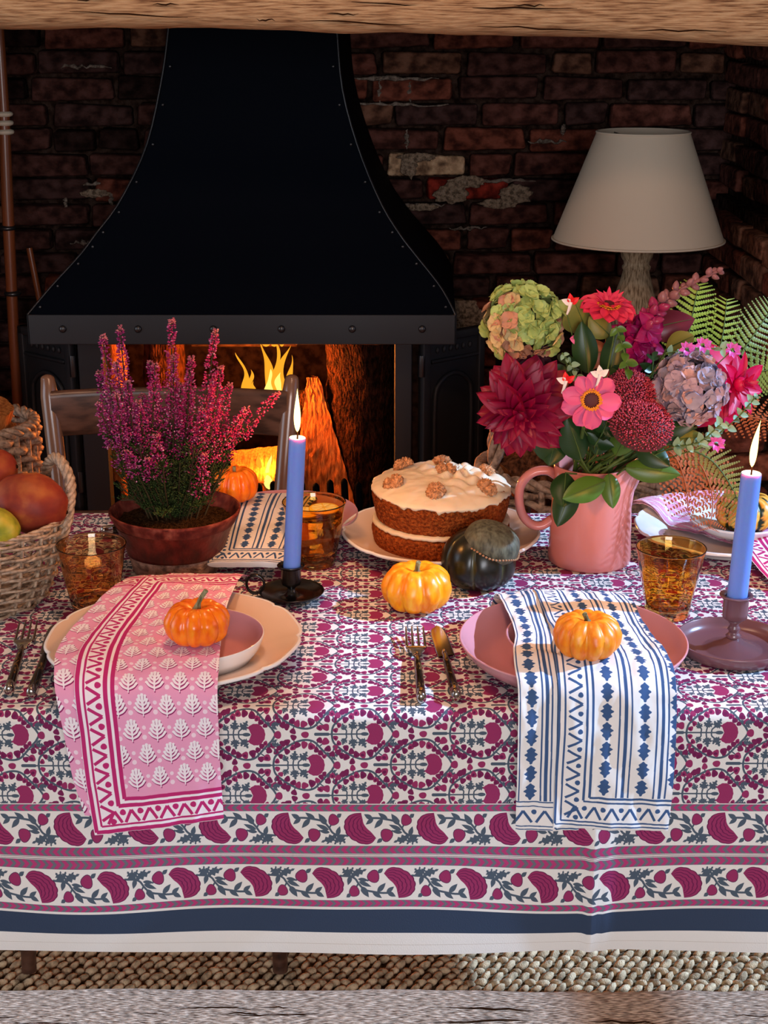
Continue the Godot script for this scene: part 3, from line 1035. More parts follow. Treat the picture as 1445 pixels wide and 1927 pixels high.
	mi.material_override = M.jute_knot
	mi.set_meta("kind", "stuff")
	rug.add_child(mi, true)
	var bench := thing("bench", "weathered grey oak bench seat along the near side of the table", "bench", V(0, 0, 1.252))
	m = MB.new()
	var seat := func(a: float, b: float) -> Vector3:
		var x := (b - 0.5) * 2.5
		var t := a * TAU
		var c := Vector2(cos(t), sin(t))
		var k: float = pow(pow(absf(c.x), 12.0) + pow(absf(c.y), 12.0), -1.0 / 12.0)
		var wob := nz.get_noise_2d(x * 2.0 + 31.0, c.x) * 0.004 + nz.get_noise_2d(x * 9.0, c.x * 3.0 + 3.0) * 0.0018
		return Vector3(x, 0.425 - c.y * k * (0.025 + wob * 0.5), c.x * k * (0.168 + wob) + 0.006 * (b - 0.5))
	m.surf(64, 200, seat)
	part(bench, "seat", m, M.bench)
	for k in 14:
		var m2 := MB.new()
		var ln := r.randf_range(0.03, 0.16)
		var pts := []
		var rad := []
		for j in 8:
			pts.append(Vector3((j / 7.0 - 0.5) * ln, 0, r.randf_range(-0.0025, 0.0025)))
			rad.append(0.0013 * (0.15 + sin(PI * j / 7.0)))
		m2.tube(pts, rad, 5, false, 0.5)
		part(bench, "crack", m2, M.check, Transform3D(Basis(Vector3(0, 1, 0), r.randf_range(-0.08, 0.08)), Vector3(r.randf_range(-0.6, 0.6), 0.4502, r.randf_range(-0.155, -0.09))))
	for x in [-0.95, 0.95]:
		part(bench, "leg", slab(Vector3(x - 0.03, 0.02, -0.13), Vector3(x + 0.03, 0.405, 0.13), 0.006), M.bench)


func fireplace() -> void:
	var r := RandomNumberGenerator.new()
	r.seed = 19
	# ---- the hood
	var hood := thing("fire_hood", "tall black sheet metal fire hood flaring down to a riveted band", "fire hood", V(-0.31, 0.77, 3.6))
	var sec := [[0.836, -0.784, 0.158, 3.30], [0.890, -0.738, 0.126, 3.34], [0.953, -0.679, 0.071, 3.39], [0.996, -0.646, 0.035, 3.42], [1.062, -0.596, -0.008, 3.46], [1.174, -0.540, -0.057, 3.51], [1.300, -0.506, -0.093, 3.54], [1.426, -0.484, -0.105, 3.56], [1.60, -0.47, -0.115, 3.57], [2.38, -0.45, -0.13, 3.58]]
	var at := func(t: float) -> Array:
		var x := t * (sec.size() - 1)
		var i := mini(int(x), sec.size() - 2)
		var o := []
		for k in 4:
			var p0: float = sec[maxi(i - 1, 0)][k]
			var p1: float = sec[i][k]
			var p2: float = sec[i + 1][k]
			var p3: float = sec[mini(i + 2, sec.size() - 1)][k]
			o.append(cubic_interpolate(p1, p2, p0, p3, x - i))
		return o
	var m := MB.new()
	# the front sheet, then the two side sheets
	m.surf(8, 45, func(a: float, b: float) -> Vector3:
		var s: Array = at.call(b)
		return V(lerpf(s[1], s[2], a) + 0.31, s[0] - 0.77, s[3] - 3.6))
	m.surf(6, 45, func(a: float, b: float) -> Vector3:
		var s: Array = at.call(b)
		return V(s[2] + 0.31 + 0.02 * a, s[0] - 0.77, lerpf(s[3], 3.96, a) - 3.6))
	m.surf(6, 45, func(a: float, b: float) -> Vector3:
		var s: Array = at.call(b)
		return V(s[1] + 0.31 - 0.02 * (1.0 - a), s[0] - 0.77, lerpf(3.96, s[3], a) - 3.6))
	var canopy := part(hood, "canopy", m, M.iron)
	# a folded seam and small rivets down both front corners
	for side in [1, 2]:
		var pts := []
		for k in 31:
			var s: Array = at.call(k / 30.0)
			pts.append(V(s[side] + 0.31, s[0] - 0.77, s[3] - 3.602))
		m = MB.new()
		m.tube(pts, 0.0025, 6)
		part(canopy, "seam", m, M.iron_shine)
		for k in 11:
			var s: Array = at.call(0.04 + k * 0.075)
			m = MB.new()
			m.ball(Vector3.ZERO, Vector3(0.0035, 0.0035, 0.0025), 8, 5)
			part(canopy, "rivet", m, M.iron_shine, Transform3D(Basis(), V(s[side] + 0.31 + (0.014 if side == 1 else -0.014), s[0] - 0.77, s[3] - 3.602)))
	m = MB.new()
	m.box(Vector3(0.945, 0.066, 0.006), V(-0.003, 0.033, -0.302), 0.002)
	m.box(Vector3(0.006, 0.066, 0.62), V(0.467, 0.033, 0.005), 0.002)
	m.box(Vector3(0.006, 0.066, 0.62), V(-0.473, 0.033, 0.005), 0.002)
	var lip := part(hood, "band", m, M.iron_lip)
	for px in [-0.708, -0.542, -0.376, -0.226, -0.070, 0.084]:
		m = MB.new()
		m.ball(Vector3.ZERO, Vector3(0.0085, 0.0085, 0.006), 14, 8)
		part(lip, "bolt", m, M.iron_shine, Transform3D(Basis(), V(px + 0.31, 0.035, -0.306)))
	# ---- the stove under it
	var st := thing("wood_stove", "black cast iron wood stove with its arched doors folded open", "stove", V(-0.31, 0.0, 3.6))
	m = slabs([
		[V(-0.336, 0.30, -0.18), V(-0.395, 0.775, -0.14)], [V(0.334, 0.30, -0.18), V(0.375, 0.775, -0.14)],
		[V(-0.395, 0.765, -0.18), V(0.375, 0.79, 0.36)], [V(-0.395, 0.0, -0.18), V(0.375, 0.33, 0.36)]], 0.003)
	part(st, "frame", m, M.iron_lip)
	m = slabs([[V(-0.40, 0.32, -0.15), V(-0.36, 0.77, 0.36)], [V(0.36, 0.32, -0.15), V(0.40, 0.77, 0.36)], [V(-0.40, 0.32, 0.30), V(0.40, 0.77, 0.36)]], 0.003)
	part(st, "firebox", m, M.soot)
	# baffle plate across the throat
	part(st, "baffle", slab(V(-0.16, 0.695, 0.02), V(0.1, 0.707, 0.2), 0.003), M.soot)
	for side in [1.0, -1.0]:
		# doors swung back: a framed leaf with an arched panel
		var hx: float = 0.392 * side - (0.012 if side < 0 else 0.0)
		var door := part(st, "door", door_mesh(), M.iron_lip, Transform3D(Basis(Vector3(0, 1, 0), side * 0.72) * Basis.from_scale(Vector3(side, 1, 1)), V(hx, 0.33, -0.16)))
		m = MB.new()
		m.tube([Vector3(0.04, 0.10, 0.03), Vector3(0.045, 0.10, 0.045), Vector3(0.12, 0.105, 0.045), Vector3(0.125, 0.07, 0.045)], 0.006, 8)
		part(door, "handle", m, M.iron_shine)
		for y in [0.08, 0.36]:
			m = MB.new()
			m.tube([Vector3(0, y - 0.025, 0.008), Vector3(0, y + 0.025, 0.008)], 0.009, 10)
			part(door, "hinge", m, M.iron_shine)
	# ---- the grate: upright fingers on a bar
	var grate := thing("fire_grate", "black cast iron fire grate with a row of round-topped upright fingers", "grate", V(-0.31, 0.33, 3.38))
	part(grate, "bar", slab(Vector3(-0.32, 0.0, -0.008), Vector3(0.32, 0.03, 0.008), 0.004), M.iron)
	for k in 20:
		m = MB.new()
		var h := 0.10 + 0.006 * sin(k * 1.7)
		m.tube([Vector3(0, 0.02, 0), Vector3(0.002, h * 0.5, 0.004), Vector3(0.0, h - 0.010, 0), Vector3(0, h - 0.004, 0), Vector3(0, h, 0)], [0.0085, 0.0082, 0.0082, 0.0062, 0.001], 10, false, 0.6)
		part(grate, "finger", m, M.iron, Transform3D(Basis(), Vector3(-0.314 + k * 0.0332, 0, 0)))
	# ---- logs in the fire
	log_thing("fire_log", "huge bark-covered log standing at the right of the fire", V(-0.055, 0.33, 3.56), Vector3(0.01, 0.41, 0.02), 0.088, M.char, M.split, "logs on the fire", 1)
	wedge_log()
	log_thing("fire_log", "pale split log glowing at the far left of the fire", V(-0.648, 0.33, 3.60), Vector3(0.0, 0.43, 0.03), 0.026, M.split, M.split, "logs on the fire", 2)
	log_thing("fire_log", "gnarled bark log behind the heather at the left of the fire", V(-0.555, 0.37, 3.66), Vector3(0.015, 0.37, -0.03), 0.05, M.bark, M.split, "logs on the fire", 3)
	log_thing("fire_log", "short burning log lying low behind the grate", V(-0.36, 0.415, 3.47), Vector3(0.16, 0.02, -0.01), 0.058, M.split, M.split, "logs on the fire", 4)
	log_thing("fire_log", "long dark log lying across the middle of the fire", V(-0.46, 0.54, 3.60), Vector3(0.30, 0.01, 0.02), 0.045, M.char, M.char, "logs on the fire", 5)
	# ---- flames
	# [x, y, d, height, half width, bend, heat]
	var fl := [
		[-0.338, 0.590, 3.56, 0.105, 0.0070, 0.55, 0, "curling at the far left of the blaze"], [-0.325, 0.590, 3.575, 0.060, 0.0060, -0.5, 0, "short and bent beside the curling one"],
		[-0.318, 0.590, 3.57, 0.032, 0.0075, 0.3, 0, "small at the left of the blaze"], [-0.276, 0.585, 3.55, 0.072, 0.0085, 0.25, 1, "white hot, left of the two brightest"],
		[-0.250, 0.585, 3.54, 0.066, 0.0090, -0.35, 1, "white hot, right of the two brightest"], [-0.282, 0.590, 3.57, 0.135, 0.0085, 0.35, 0, "tall and thin at the left of the middle"],
		[-0.262, 0.590, 3.58, 0.128, 0.0090, -0.3, 0, "tall and wavy in the middle"], [-0.240, 0.590, 3.57, 0.120, 0.0080, 0.5, 0, "leaning at the right of the blaze"],
		[-0.228, 0.590, 3.58, 0.095, 0.0060, 0.3, 0, "thin at the far right of the blaze"], [-0.285, 0.700, 3.60, 0.040, 0.0080, -0.2, 0, "licking under the hood at the left"],
		[-0.265, 0.700, 3.60, 0.045, 0.0085, 0.2, 0, "licking under the hood in the middle"], [-0.247, 0.700, 3.60, 0.038, 0.0080, 0.3, 0, "licking under the hood at the right"],
		[-0.272, 0.395, 3.42, 0.085, 0.0090, 0.3, 1, "bright over the low burning log"], [-0.290, 0.410, 3.43, 0.070, 0.0080, -0.4, 0, "wavy at the left of the low log"],
		[-0.255, 0.375, 3.41, 0.060, 0.0065, 0.3, 0, "narrow at the right of the low log"], [-0.243, 0.345, 3.40, 0.045, 0.0050, 0.2, 1, "small at the foot of the split log"]]
	for k in fl.size():
		var f: Array = fl[k]
		m = MB.new()
		m.surf(10, 22, func(a: float, b: float) -> Vector3:
			var t := a * TAU
			var w: float = f[4] * pow(sin(PI * pow(b, 0.55)), 0.85) * (1.0 + 0.35 * sin(b * 8.0 + k * 2.1))
			var cx: float = f[5] * f[3] * 0.32 * sin(b * 4.6 + k * 1.3) * b
			return Vector3(cx + w * cos(t), b * f[3], -w * 0.6 * sin(t)), true)
		single("flame", m, M.flame_hot if f[6] else M.flame, "orange fire flame " + f[7], "flame", V(f[0], f[1], f[2]), "flames in the stove")
	omni("fire_flame_light", V(-0.27, 0.66, 3.50), Color(1.0, 0.52, 0.18), 0.55, 0.05)
	omni("low_flame_light", V(-0.27, 0.45, 3.405), Color(1.0, 0.52, 0.18), 0.10, 0.03)
	# ---- table lamp on the ledge
	var lamp := thing("table_lamp", "unlit table lamp with a wide beige shade and a limewashed turned base", "lamp", V(0.583, 0.70, 3.5))
	m = MB.new()
	m.lathe([Vector2(0.0, 0.0), Vector2(0.078, 0.0), Vector2(0.08, 0.012), Vector2(0.07, 0.024), Vector2(0.05, 0.03), Vector2(0.046, 0.045), Vector2(0.052, 0.07), Vector2(0.054, 0.10), Vector2(0.050, 0.13), Vector2(0.043, 0.155), Vector2(0.036, 0.178), Vector2(0.031, 0.196), Vector2(0.030, 0.202), Vector2(0.033, 0.206), Vector2(0.033, 0.211), Vector2(0.029, 0.215), Vector2(0.030, 0.222), Vector2(0.036, 0.232), Vector2(0.0385, 0.245), Vector2(0.038, 0.262), Vector2(0.03, 0.268), Vector2(0.012, 0.272), Vector2(0.011, 0.34), Vector2(0, 0.341)], 36)
	part(lamp, "base", m, M.limewash)
	m = MB.new()
	var sh := []
	for q in [[0.195, 0.272], [0.1035, 0.513], [0.1015, 0.513], [0.193, 0.272]]:
		sh.append(Vector2(q[0], q[1]))
	sh.append(sh[0])
	m.lathe(sh, 64)
	var shade := part(lamp, "shade", m, M.shade)
	for q in [[0.1955, 0.273], [0.104, 0.512]]:
		m = MB.new()
		var ring := []
		for k in 64:
			ring.append(Vector3(cos(TAU * k / 64.0) * q[0], q[1], sin(TAU * k / 64.0) * q[0]))
		m.tube(ring, 0.0028, 6, true)
		part(shade, "binding", m, M.shade)
	m = MB.new()
	for k in 3:
		var t := TAU * k / 3.0
		m.tube([Vector3(0, 0.49, 0), Vector3(cos(t) * 0.104, 0.505, sin(t) * 0.104)], 0.0015, 5)
	m.tube([Vector3(0, 0.33, 0), Vector3(0, 0.492, 0)], 0.004, 6)
	part(lamp, "shade_carrier", m, M.iron_shine)
	# ---- a turned pole and a thin copper rod in the left corner
	var pole := thing("turned_pole", "tall polished wooden pole with pale ringed collars in the left corner", "pole", V(-0.905, 0.0, 3.6))
	m = MB.new()
	m.tube([Vector3(0.0, 0, 0), Vector3(0.012, 0.7, 0), Vector3(0.022, 1.05, 0), Vector3(0.030, 1.24, 0), Vector3(0.036, 1.7, 0)], [0.013, 0.013, 0.0145, 0.013, 0.011], 14)
	part(pole, "shaft", m, M.post)
	for y in [0.83, 0.985, 1.205, 1.225, 1.245]:
		m = MB.new()
		m.lathe([Vector2(0.010, -0.007), Vector2(0.019, -0.004), Vector2(0.0205, 0.0), Vector2(0.019, 0.004), Vector2(0.010, 0.007)], 16)
		part(pole, "collar", m, M.iron_shine if y < 1.1 else M.shade, Transform3D(Basis(), Vector3(0.030 if y > 1.1 else 0.018, y, 0)))
	m = MB.new()
	m.tube([V(-0.81, 0.45, 3.72), V(-0.845, 0.74, 3.72), V(-0.868, 0.92, 3.72)], 0.008, 10)
	single("fire_poker", m, M.post, "thin reddish copper rod leaning behind the turned pole", "poker")
	# ---- chair on the far side of the table
	var ch := thing("dining_chair", "brown wooden dining chair with a broad top rail behind the heather", "chair", V(-0.365, 0.0, 2.42))
	for side in [-1.0, 1.0]:
		m = MB.new()
		var bow: Array = curve3([Vector3(0.170 * side, 0.0, -0.04), Vector3(0.175 * side, 0.45, 0.0), Vector3(0.191 * side, 0.68, -0.06), Vector3(0.208 * side, 0.875, -0.10)], 14)
		var rad := []
		for k in 15:
			rad.append(0.0155 if k < 14 else 0.012)
		m.tube(bow, rad, 14)
		m.ball(bow[14], Vector3(0.012, 0.008, 0.012), 12, 8)
		part(ch, "back_post", m, M.chair_post)
		m = MB.new()
		m.tube([Vector3(0.195 * side, 0.44, 0.30), Vector3(0.20 * side, 0.019, 0.36)], [0.016, 0.012], 12)
		part(ch, "front_leg", m, M.chair)
	m = MB.new()
	m.surf(24, 16, func(a: float, b: float) -> Vector3:
		var t := a * TAU
		var x := (b - 0.5) * 0.40
		return Vector3(x, 0.818 + 0.040 * signf(sin(t)) * pow(absf(sin(t)), 0.25), -0.085 + 0.010 * cos(t) - 0.03 * (1.0 - pow(b * 2.0 - 1.0, 2.0))), true)
	part(ch, "top_rail", m, M.chair)
	m = MB.new()
	m.box(Vector3(0.36, 0.03, 0.018), Vector3(0, 0.64, -0.05), 0.006)
	part(ch, "lower_rail", m, M.chair)
	m = MB.new()
	m.box(Vector3(0.43, 0.03, 0.36), Vector3(0, 0.445, 0.14), 0.01)
	part(ch, "seat", m, M.chair)


func door_mesh() -> MB:
	# 0.20 wide, 0.43 high, hinged at x = 0; frame round an arched panel
	var m := MB.new()
	m.box(Vector3(0.20, 0.43, 0.012), Vector3(0.10, 0.215, 0.0), 0.003)
	for q in [[0.012, 0.215, 0.024, 0.43], [0.19, 0.215, 0.02, 0.43], [0.10, 0.01, 0.2, 0.02], [0.10, 0.42, 0.2, 0.02]]:
		m.box(Vector3(q[2], q[3], 0.02), Vector3(q[0], q[1], 0.006), 0.003)
	m.tube(curve3([Vector3(0.04, 0.04, 0.01), Vector3(0.04, 0.26, 0.01), Vector3(0.055, 0.31, 0.01), Vector3(0.10, 0.33, 0.01), Vector3(0.145, 0.31, 0.01), Vector3(0.16, 0.26, 0.01), Vector3(0.16, 0.04, 0.01)], 40), 0.006, 6)
	m.tube([Vector3(0.03, 0.365, 0.01), Vector3(0.18, 0.365, 0.01)], 0.005, 6)
	for k in 6:
		m.ball(Vector3(0.05 + k * 0.021, 0.39, 0.008), Vector3(0.006, 0.008, 0.005), 8, 5)
	return m


# a round log: bark mantle and two cut ends
func log_thing(called: String, label: String, at: Vector3, axis: Vector3, rad: float, bark: Material, cut: Material, group: String, sd: int) -> Node3D:
	var o := thing(called, label, "log", at, 0.0, group)
	var n := FastNoiseLite.new()
	n.seed = sd
	n.frequency = 1.0
	var b := along(axis)
	var ln := axis.length()
	var shape := func(a: float, t: float, k: float) -> Vector3:
		var c := Vector2(cos(a * TAU), sin(a * TAU))
		var q := 1.0 + 0.16 * n.get_noise_3d(c.x * 1.4, c.y * 1.4, t * ln * 5.0) + 0.10 * n.get_noise_3d(c.x * 5.0, c.y * 5.0, t * ln * 14.0) + 0.05 * n.get_noise_3d(c.x * 14.0, c.y * 14.0, t * ln * 30.0)
		return b * Vector3(c.x * rad * q * k, t * ln, -c.y * rad * q * k)
	var m := MB.new()
	m.surf(40, 36, func(a: float, t: float) -> Vector3: return shape.call(a, t, 1.0), true)
	part(o, "bark", m, bark)
	for e in 2:
		m = MB.new()
		m.surf(40, 6, func(a: float, t: float) -> Vector3: return shape.call(a, float(e), (t if e == 0 else 1.0 - t) * 0.995), true)
		part(o, "cut_end", m, cut)
	return o


func wedge_log() -> void:
	# a quarter log standing against the fire, its split face to the room
	var o := thing("fire_log", "tall split wedge of log standing orange-lit behind the candle", "log", V(-0.142, 0.33, 3.46), 0.0, "logs on the fire")
	var n := FastNoiseLite.new()
	n.seed = 8
	n.frequency = 1.0
	var m := MB.new()
	m.surf(24, 30, func(a: float, b: float) -> Vector3:
		var w := lerpf(0.076, 0.014, pow(b, 1.1))
		var x := (a * 2.0 - 1.0) * w - 0.028 * b + 0.006 * n.get_noise_2d(b * 6.0, a * 2.0)
		return Vector3(x, b * 0.315, -b * 0.05 + 0.004 * n.get_noise_2d(a * 9.0, b * 14.0)))
	part(o, "split_face", m, M.split)
	m = MB.new()
	m.surf(24, 30, func(a: float, b: float) -> Vector3:
		var w := lerpf(0.076, 0.014, pow(b, 1.1))
		var x := (1.0 - a * 2.0) * w - 0.028 * b + 0.006 * n.get_noise_2d(b * 6.0, (1.0 - a) * 2.0)
		return Vector3(x, b * 0.315, -b * 0.05 - 0.055 * sin(PI * a) * (1.0 - 0.6 * b)))
	part(o, "bark", m, M.char)


const TOP := 0.755


func ripple(x: float, drop: float) -> float:
	# how far the hanging cloth swings out at this point
	var k := clampf(drop / 0.3, 0.0, 1.0)
	var w := 0.5 + 0.5 * sin(x * 9.3 + 1.9) * 0.7 + 0.25 * sin(x * 17.0 + 0.6)
	var crease := exp(-pow((x - 0.232) / 0.007, 2.0)) * 0.006 + exp(-pow((x - 0.246) / 0.006, 2.0)) * 0.003
	return k * k * 0.010 * w + crease * clampf(drop / 0.08 - 0.8, 0.0, 1.0)


func table_and_cloth() -> void:
	var t := thing("dining_table", "long oak dining table hidden under the printed cloth", "table", V(-0.1, 0, 1.82))
	part(t, "tabletop", slab(Vector3(-0.83, 0.715, -0.325), Vector3(0.83, 0.7515, 0.325), 0.006), M.table)
	for x in [-0.76, 0.76]:
		for z in [-0.16, 0.27]:
			var m := MB.new()
			m.lathe([Vector2(0, 0.019), Vector2(0.022, 0.019), Vector2(0.026, 0.03), Vector2(0.03, 0.3), Vector2(0.034, 0.55), Vector2(0.03, 0.58), Vector2(0.036, 0.61), Vector2(0.036, 0.72), Vector2(0, 0.72)], 20)
			part(t, "leg", m, M.table, Transform3D(Basis(), Vector3(x, 0, z)))
	# ---- the cloth: path from the far hem over the top to the near hem, laid out along x
	var fabric := mat("printed_cotton", Color.WHITE, 0.9, 0.25)
	fabric.albedo_texture = T.field
	fabric.heightmap_enabled = true
	fabric.heightmap_texture = T.fine
	fabric.heightmap_scale = 0.01
	fabric.texture_filter = BaseMaterial3D.TEXTURE_FILTER_LINEAR_WITH_MIPMAPS_ANISOTROPIC
	M.field = fabric
	var hem: StandardMaterial3D = fabric.duplicate()
	hem.albedo_texture = T.border
	M.border = hem
	var path := PackedVector2Array()   # (d, y)
	for k in 12:
		path.append(Vector2(2.166, 0.50 + 0.0215 * k))
	for k in 7:
		var a := PI * 0.5 * k / 6.0
		path.append(Vector2(2.154 + 0.012 * cos(a), TOP - 0.012 + 0.012 * sin(a)))
	for k in range(1, 40):
		path.append(Vector2(2.154 - (2.154 - 1.490) * k / 40.0, TOP))
	for k in 9:
		var a := PI * 0.5 * k / 8.0
		path.append(Vector2(1.490 - 0.013 * sin(a), TOP - 0.013 + 0.013 * cos(a)))
	for k in range(1, 14):
		path.append(Vector2(1.477, 0.742 - (0.742 - 0.645) * k / 13.0))
	var x0 := -0.95
	var x1 := 0.75
	var nx := 300
	var m := MB.new()
	var s := 0.0
	var base := 0
	for k in path.size():
		if k:
			s += path[k].distance_to(path[k - 1])
		for i in nx + 1:
			var x := lerpf(x0, x1, float(i) / nx)
			var q := path[k]
			if q.y < TOP - 0.0001 and q.x < 1.8:
				q.x -= ripple(x, TOP - q.y)
			var y := q.y + (0.0007 * nz.get_noise_2d(x * 9.0, q.x * 9.0) if q.y >= TOP - 0.0001 else 0.0)
			# the print runs slightly off the straight
			m.vert(V(x, y, q.x), Vector2((x + 0.0148 + 0.004 * sin(q.x * 3.0)) / 0.1276, (s - 0.018 + 0.0015 * sin(x * 5.0)) / 0.0738))
	for k in path.size() - 1:
		for i in nx:
			var a := k * (nx + 1) + i
			m.quad(a + nx + 1, a + nx + 2, a + 1, a)
	base = m.v.size()
	# side drops
	for e in 2:
		var xx: float = x1 if e else x0
		m.surf(40, 12, func(a: float, b: float) -> Vector3:
			var d := lerpf(1.478, 2.165, a if e else 1.0 - a)
			return V(xx + (0.012 * sin(d * 26.0) * (1.0 - b) * (1.0 if e else -1.0)), lerpf(0.45, TOP - 0.002, b), d), false, false, 5.4, 4.2)
	var cloth := single("tablecloth", m, M.field, "block-printed tablecloth with wine pomegranates and a navy banded border", "tablecloth")
	m = MB.new()
	var rows := 40
	for k in rows + 1:
		var f := float(k) / rows
		for i in nx + 1:
			var x := lerpf(x0, x1, float(i) / nx)
			var y := 0.645 - f * 0.187
			var wave := (0.008 * sin(x * 11.0 + 2.3) + 0.004 * sin(x * 23.0)) * sin(PI * clampf(f * 1.15 - 0.1, 0.0, 1.0)) * f
			m.vert(V(x, y, 1.477 - ripple(x, TOP - y)), Vector2((x + 0.021) / 0.0800, f * 0.996 + 0.002 + wave / 0.19))
	for k in rows:
		for i in nx:
			var a := k * (nx + 1) + i
			m.quad(a + nx + 1, a + nx + 2, a + 1, a)
	part(cloth, "border", m, M.border)


# a round dish: profile given as (radius share, height), scalloped towards the rim
func dish(prof: Array, radius: float, lobes: int, amp: float, seg := 128) -> MB:
	var m := MB.new()
	var pr := []
	for k in 41:
		pr.append(Pic.spl2(prof, k / 40.0))
	m.lathe(pr, seg, Vector3.ZERO, func(t: float, q: Vector2) -> Vector2:
		var w: float = pow(clampf(q.x / 0.98, 0.0, 1.0), 6.0)
		# bracket-shaped lobes: broad curves meeting in small points
		var s := absf(sin(t * lobes * 0.5)) if lobes else 0.0
		var l := (pow(s, 0.6) - 0.6) * amp * w + (0.35 * cos(t * lobes * 1.0) * amp * w if lobes else 0.0)
		return Vector2(q.x * radius * (1.0 + l), q.y + l * 0.012 * w))
	return m


const CHARGER := [Vector2(0, 0.004), Vector2(0.5, 0.0), Vector2(0.60, 0.002), Vector2(0.66, 0.008), Vector2(0.80, 0.016), Vector2(0.97, 0.023), Vector2(1.0, 0.0255), Vector2(0.985, 0.0285), Vector2(0.94, 0.0265), Vector2(0.80, 0.0205), Vector2(0.68, 0.0135), Vector2(0.62, 0.0085), Vector2(0.5, 0.007), Vector2(0.25, 0.0068), Vector2(0, 0.0068)]
const COUPE := [Vector2(0, 0.004), Vector2(0.55, 0.0), Vector2(0.66, 0.002), Vector2(0.82, 0.010), Vector2(0.94, 0.022), Vector2(0.99, 0.032), Vector2(1.0, 0.035), Vector2(0.985, 0.0358), Vector2(0.965, 0.032), Vector2(0.90, 0.022), Vector2(0.78, 0.0125), Vector2(0.64, 0.0082), Vector2(0.4, 0.007), Vector2(0.2, 0.007), Vector2(0, 0.007)]


# the white edge of a scalloped dish
func white_rim(o: Node3D, radius: float, lobes: int, amp: float, y: float) -> void:
	var m := MB.new()
	var pts := []
	for k in 180:
		var t := TAU * k / 180.0
		var l := (pow(absf(sin(t * lobes * 0.5)), 0.6) - 0.6) * amp + 0.35 * cos(t * lobes * 1.0) * amp
		pts.append(Vector3(cos(t), 0, -sin(t)) * radius * 0.993 * (1.0 + l) + Vector3(0, y + l * 0.012, 0))
	m.tube(pts, 0.0024, 8, true)
	part(o, "rim", m, M.glaze_white, Transform3D(), "white rim")


func napkin_sheet(path: Array, xl: Array, xr: Array, u0: float, u1: float, wrinkle: float, sd: float, len_v: float, v_end := 1.0, thick := 0.0022, slant := 0.0, nxs := 40, nys := 90) -> MB:
	# a folded strip of cloth: path (d, y) from back to front, its left and right edges given along it
	var m := MB.new()
	var pts := []
	for k in nys + 1:
		pts.append(Pic.spl2(path, float(k) / nys))
	var ll := [0.0]
	for k in nys:
		var p0: Vector2 = pts[k]
		ll.append(ll[k] + p0.distance_to(pts[k + 1]))
	var tot: float = ll[nys]
	var v0 := v_end - tot / len_v
	var base := m.v.size()
	var ring := 2 * (nxs + 1)
	for k in nys + 1:
		var t := float(k) / nys
		var p: Vector2 = pts[k]
		var pa: Vector2 = pts[maxi(k - 1, 0)]
		var pb: Vector2 = pts[mini(k + 1, nys)]
		var d := (pb - pa).normalized()
		var n := Vector2(d.y, -d.x)   # upwards while the cloth runs towards the camera (d falls)
		if n.y < -0.01:
			n = -n
		var a: float = lerp_list(xl, t)
		var b: float = lerp_list(xr, t)
		for side in 2:
			for i in nxs + 1:
				var u := float(i) / nxs if side == 0 else 1.0 - float(i) / nxs
				var x := lerpf(a, b, u)
				var h := wrinkle * (nz.get_noise_3d(x * 16.0 + sd, ll[k] * 9.0, sd) + 0.5 * nz.get_noise_3d(x * 40.0, ll[k] * 22.0 + sd, 3.0))
				var edge := 1.0 - pow(absf(u * 2.0 - 1.0), 12.0)
				var off := h * 0.5 + (thick * 0.5 * edge if side == 0 else -thick * 0.5 * edge)
				var q := p + n * off
				m.vert(V(x, q.y + slant * (u - 0.5) * smoothstep(0.62, 1.0, t), q.x), Vector2(lerpf(u0, u1, u), v0 + ll[k] / len_v))
	for k in nys:
		for i in ring:
			var i2 := (i + 1) % ring
			m.quad(base + (k + 1) * ring + i, base + (k + 1) * ring + i2, base + k * ring + i2, base + k * ring + i)
	for k in [0, nys]:
		for i in nxs:
			var a: int = base + k * ring + i
			var b: int = base + k * ring + ring - 1 - i
			if k:
				m.quad(b, b - 1, a + 1, a)
			else:
				m.quad(a, a + 1, b - 1, b)
	return m


func lerp_list(a: Array, t: float) -> float:
	var x := clampf(t, 0.0, 1.0) * (a.size() - 1)
	var i := mini(int(x), a.size() - 2)
	return cubic_interpolate(a[i], a[i + 1], a[maxi(i - 1, 0)], a[mini(i + 2, a.size() - 1)], x - i)


func pumpkin_mesh(radius: float, height: float, ribs: int, depth: float, sd: int) -> MB:
	var n := FastNoiseLite.new()
	n.seed = sd
	n.frequency = 1.0
	var m := MB.new()
	m.surf(ribs * 10, 36, func(a: float, b: float) -> Vector3:
		var t := a * TAU
		var e := (b - 0.5) * PI
		var c: float = pow(maxf(cos(e), 0.0), 0.78)
		var wob := 0.25 * n.get_noise_2d(cos(t) * 1.3, sin(t) * 1.3)
		var rib: float = pow(absf(sin(t * ribs * 0.5 + wob)), 0.55)
		var r := radius * c * (1.0 - depth * (1.0 - rib)) * (1.0 + 0.06 * n.get_noise_3d(cos(t), e, sin(t)))
		var y := sin(e) * height * 0.5 * (0.95 + 0.1 * rib * c)
		var top: float = exp(-pow(c / 0.33, 2.0))
		y -= signf(sin(e)) * height * (0.17 if e > 0 else 0.08) * top
		return Vector3(r * cos(t), y + height * 0.47, -r * sin(t)), true)
	return m


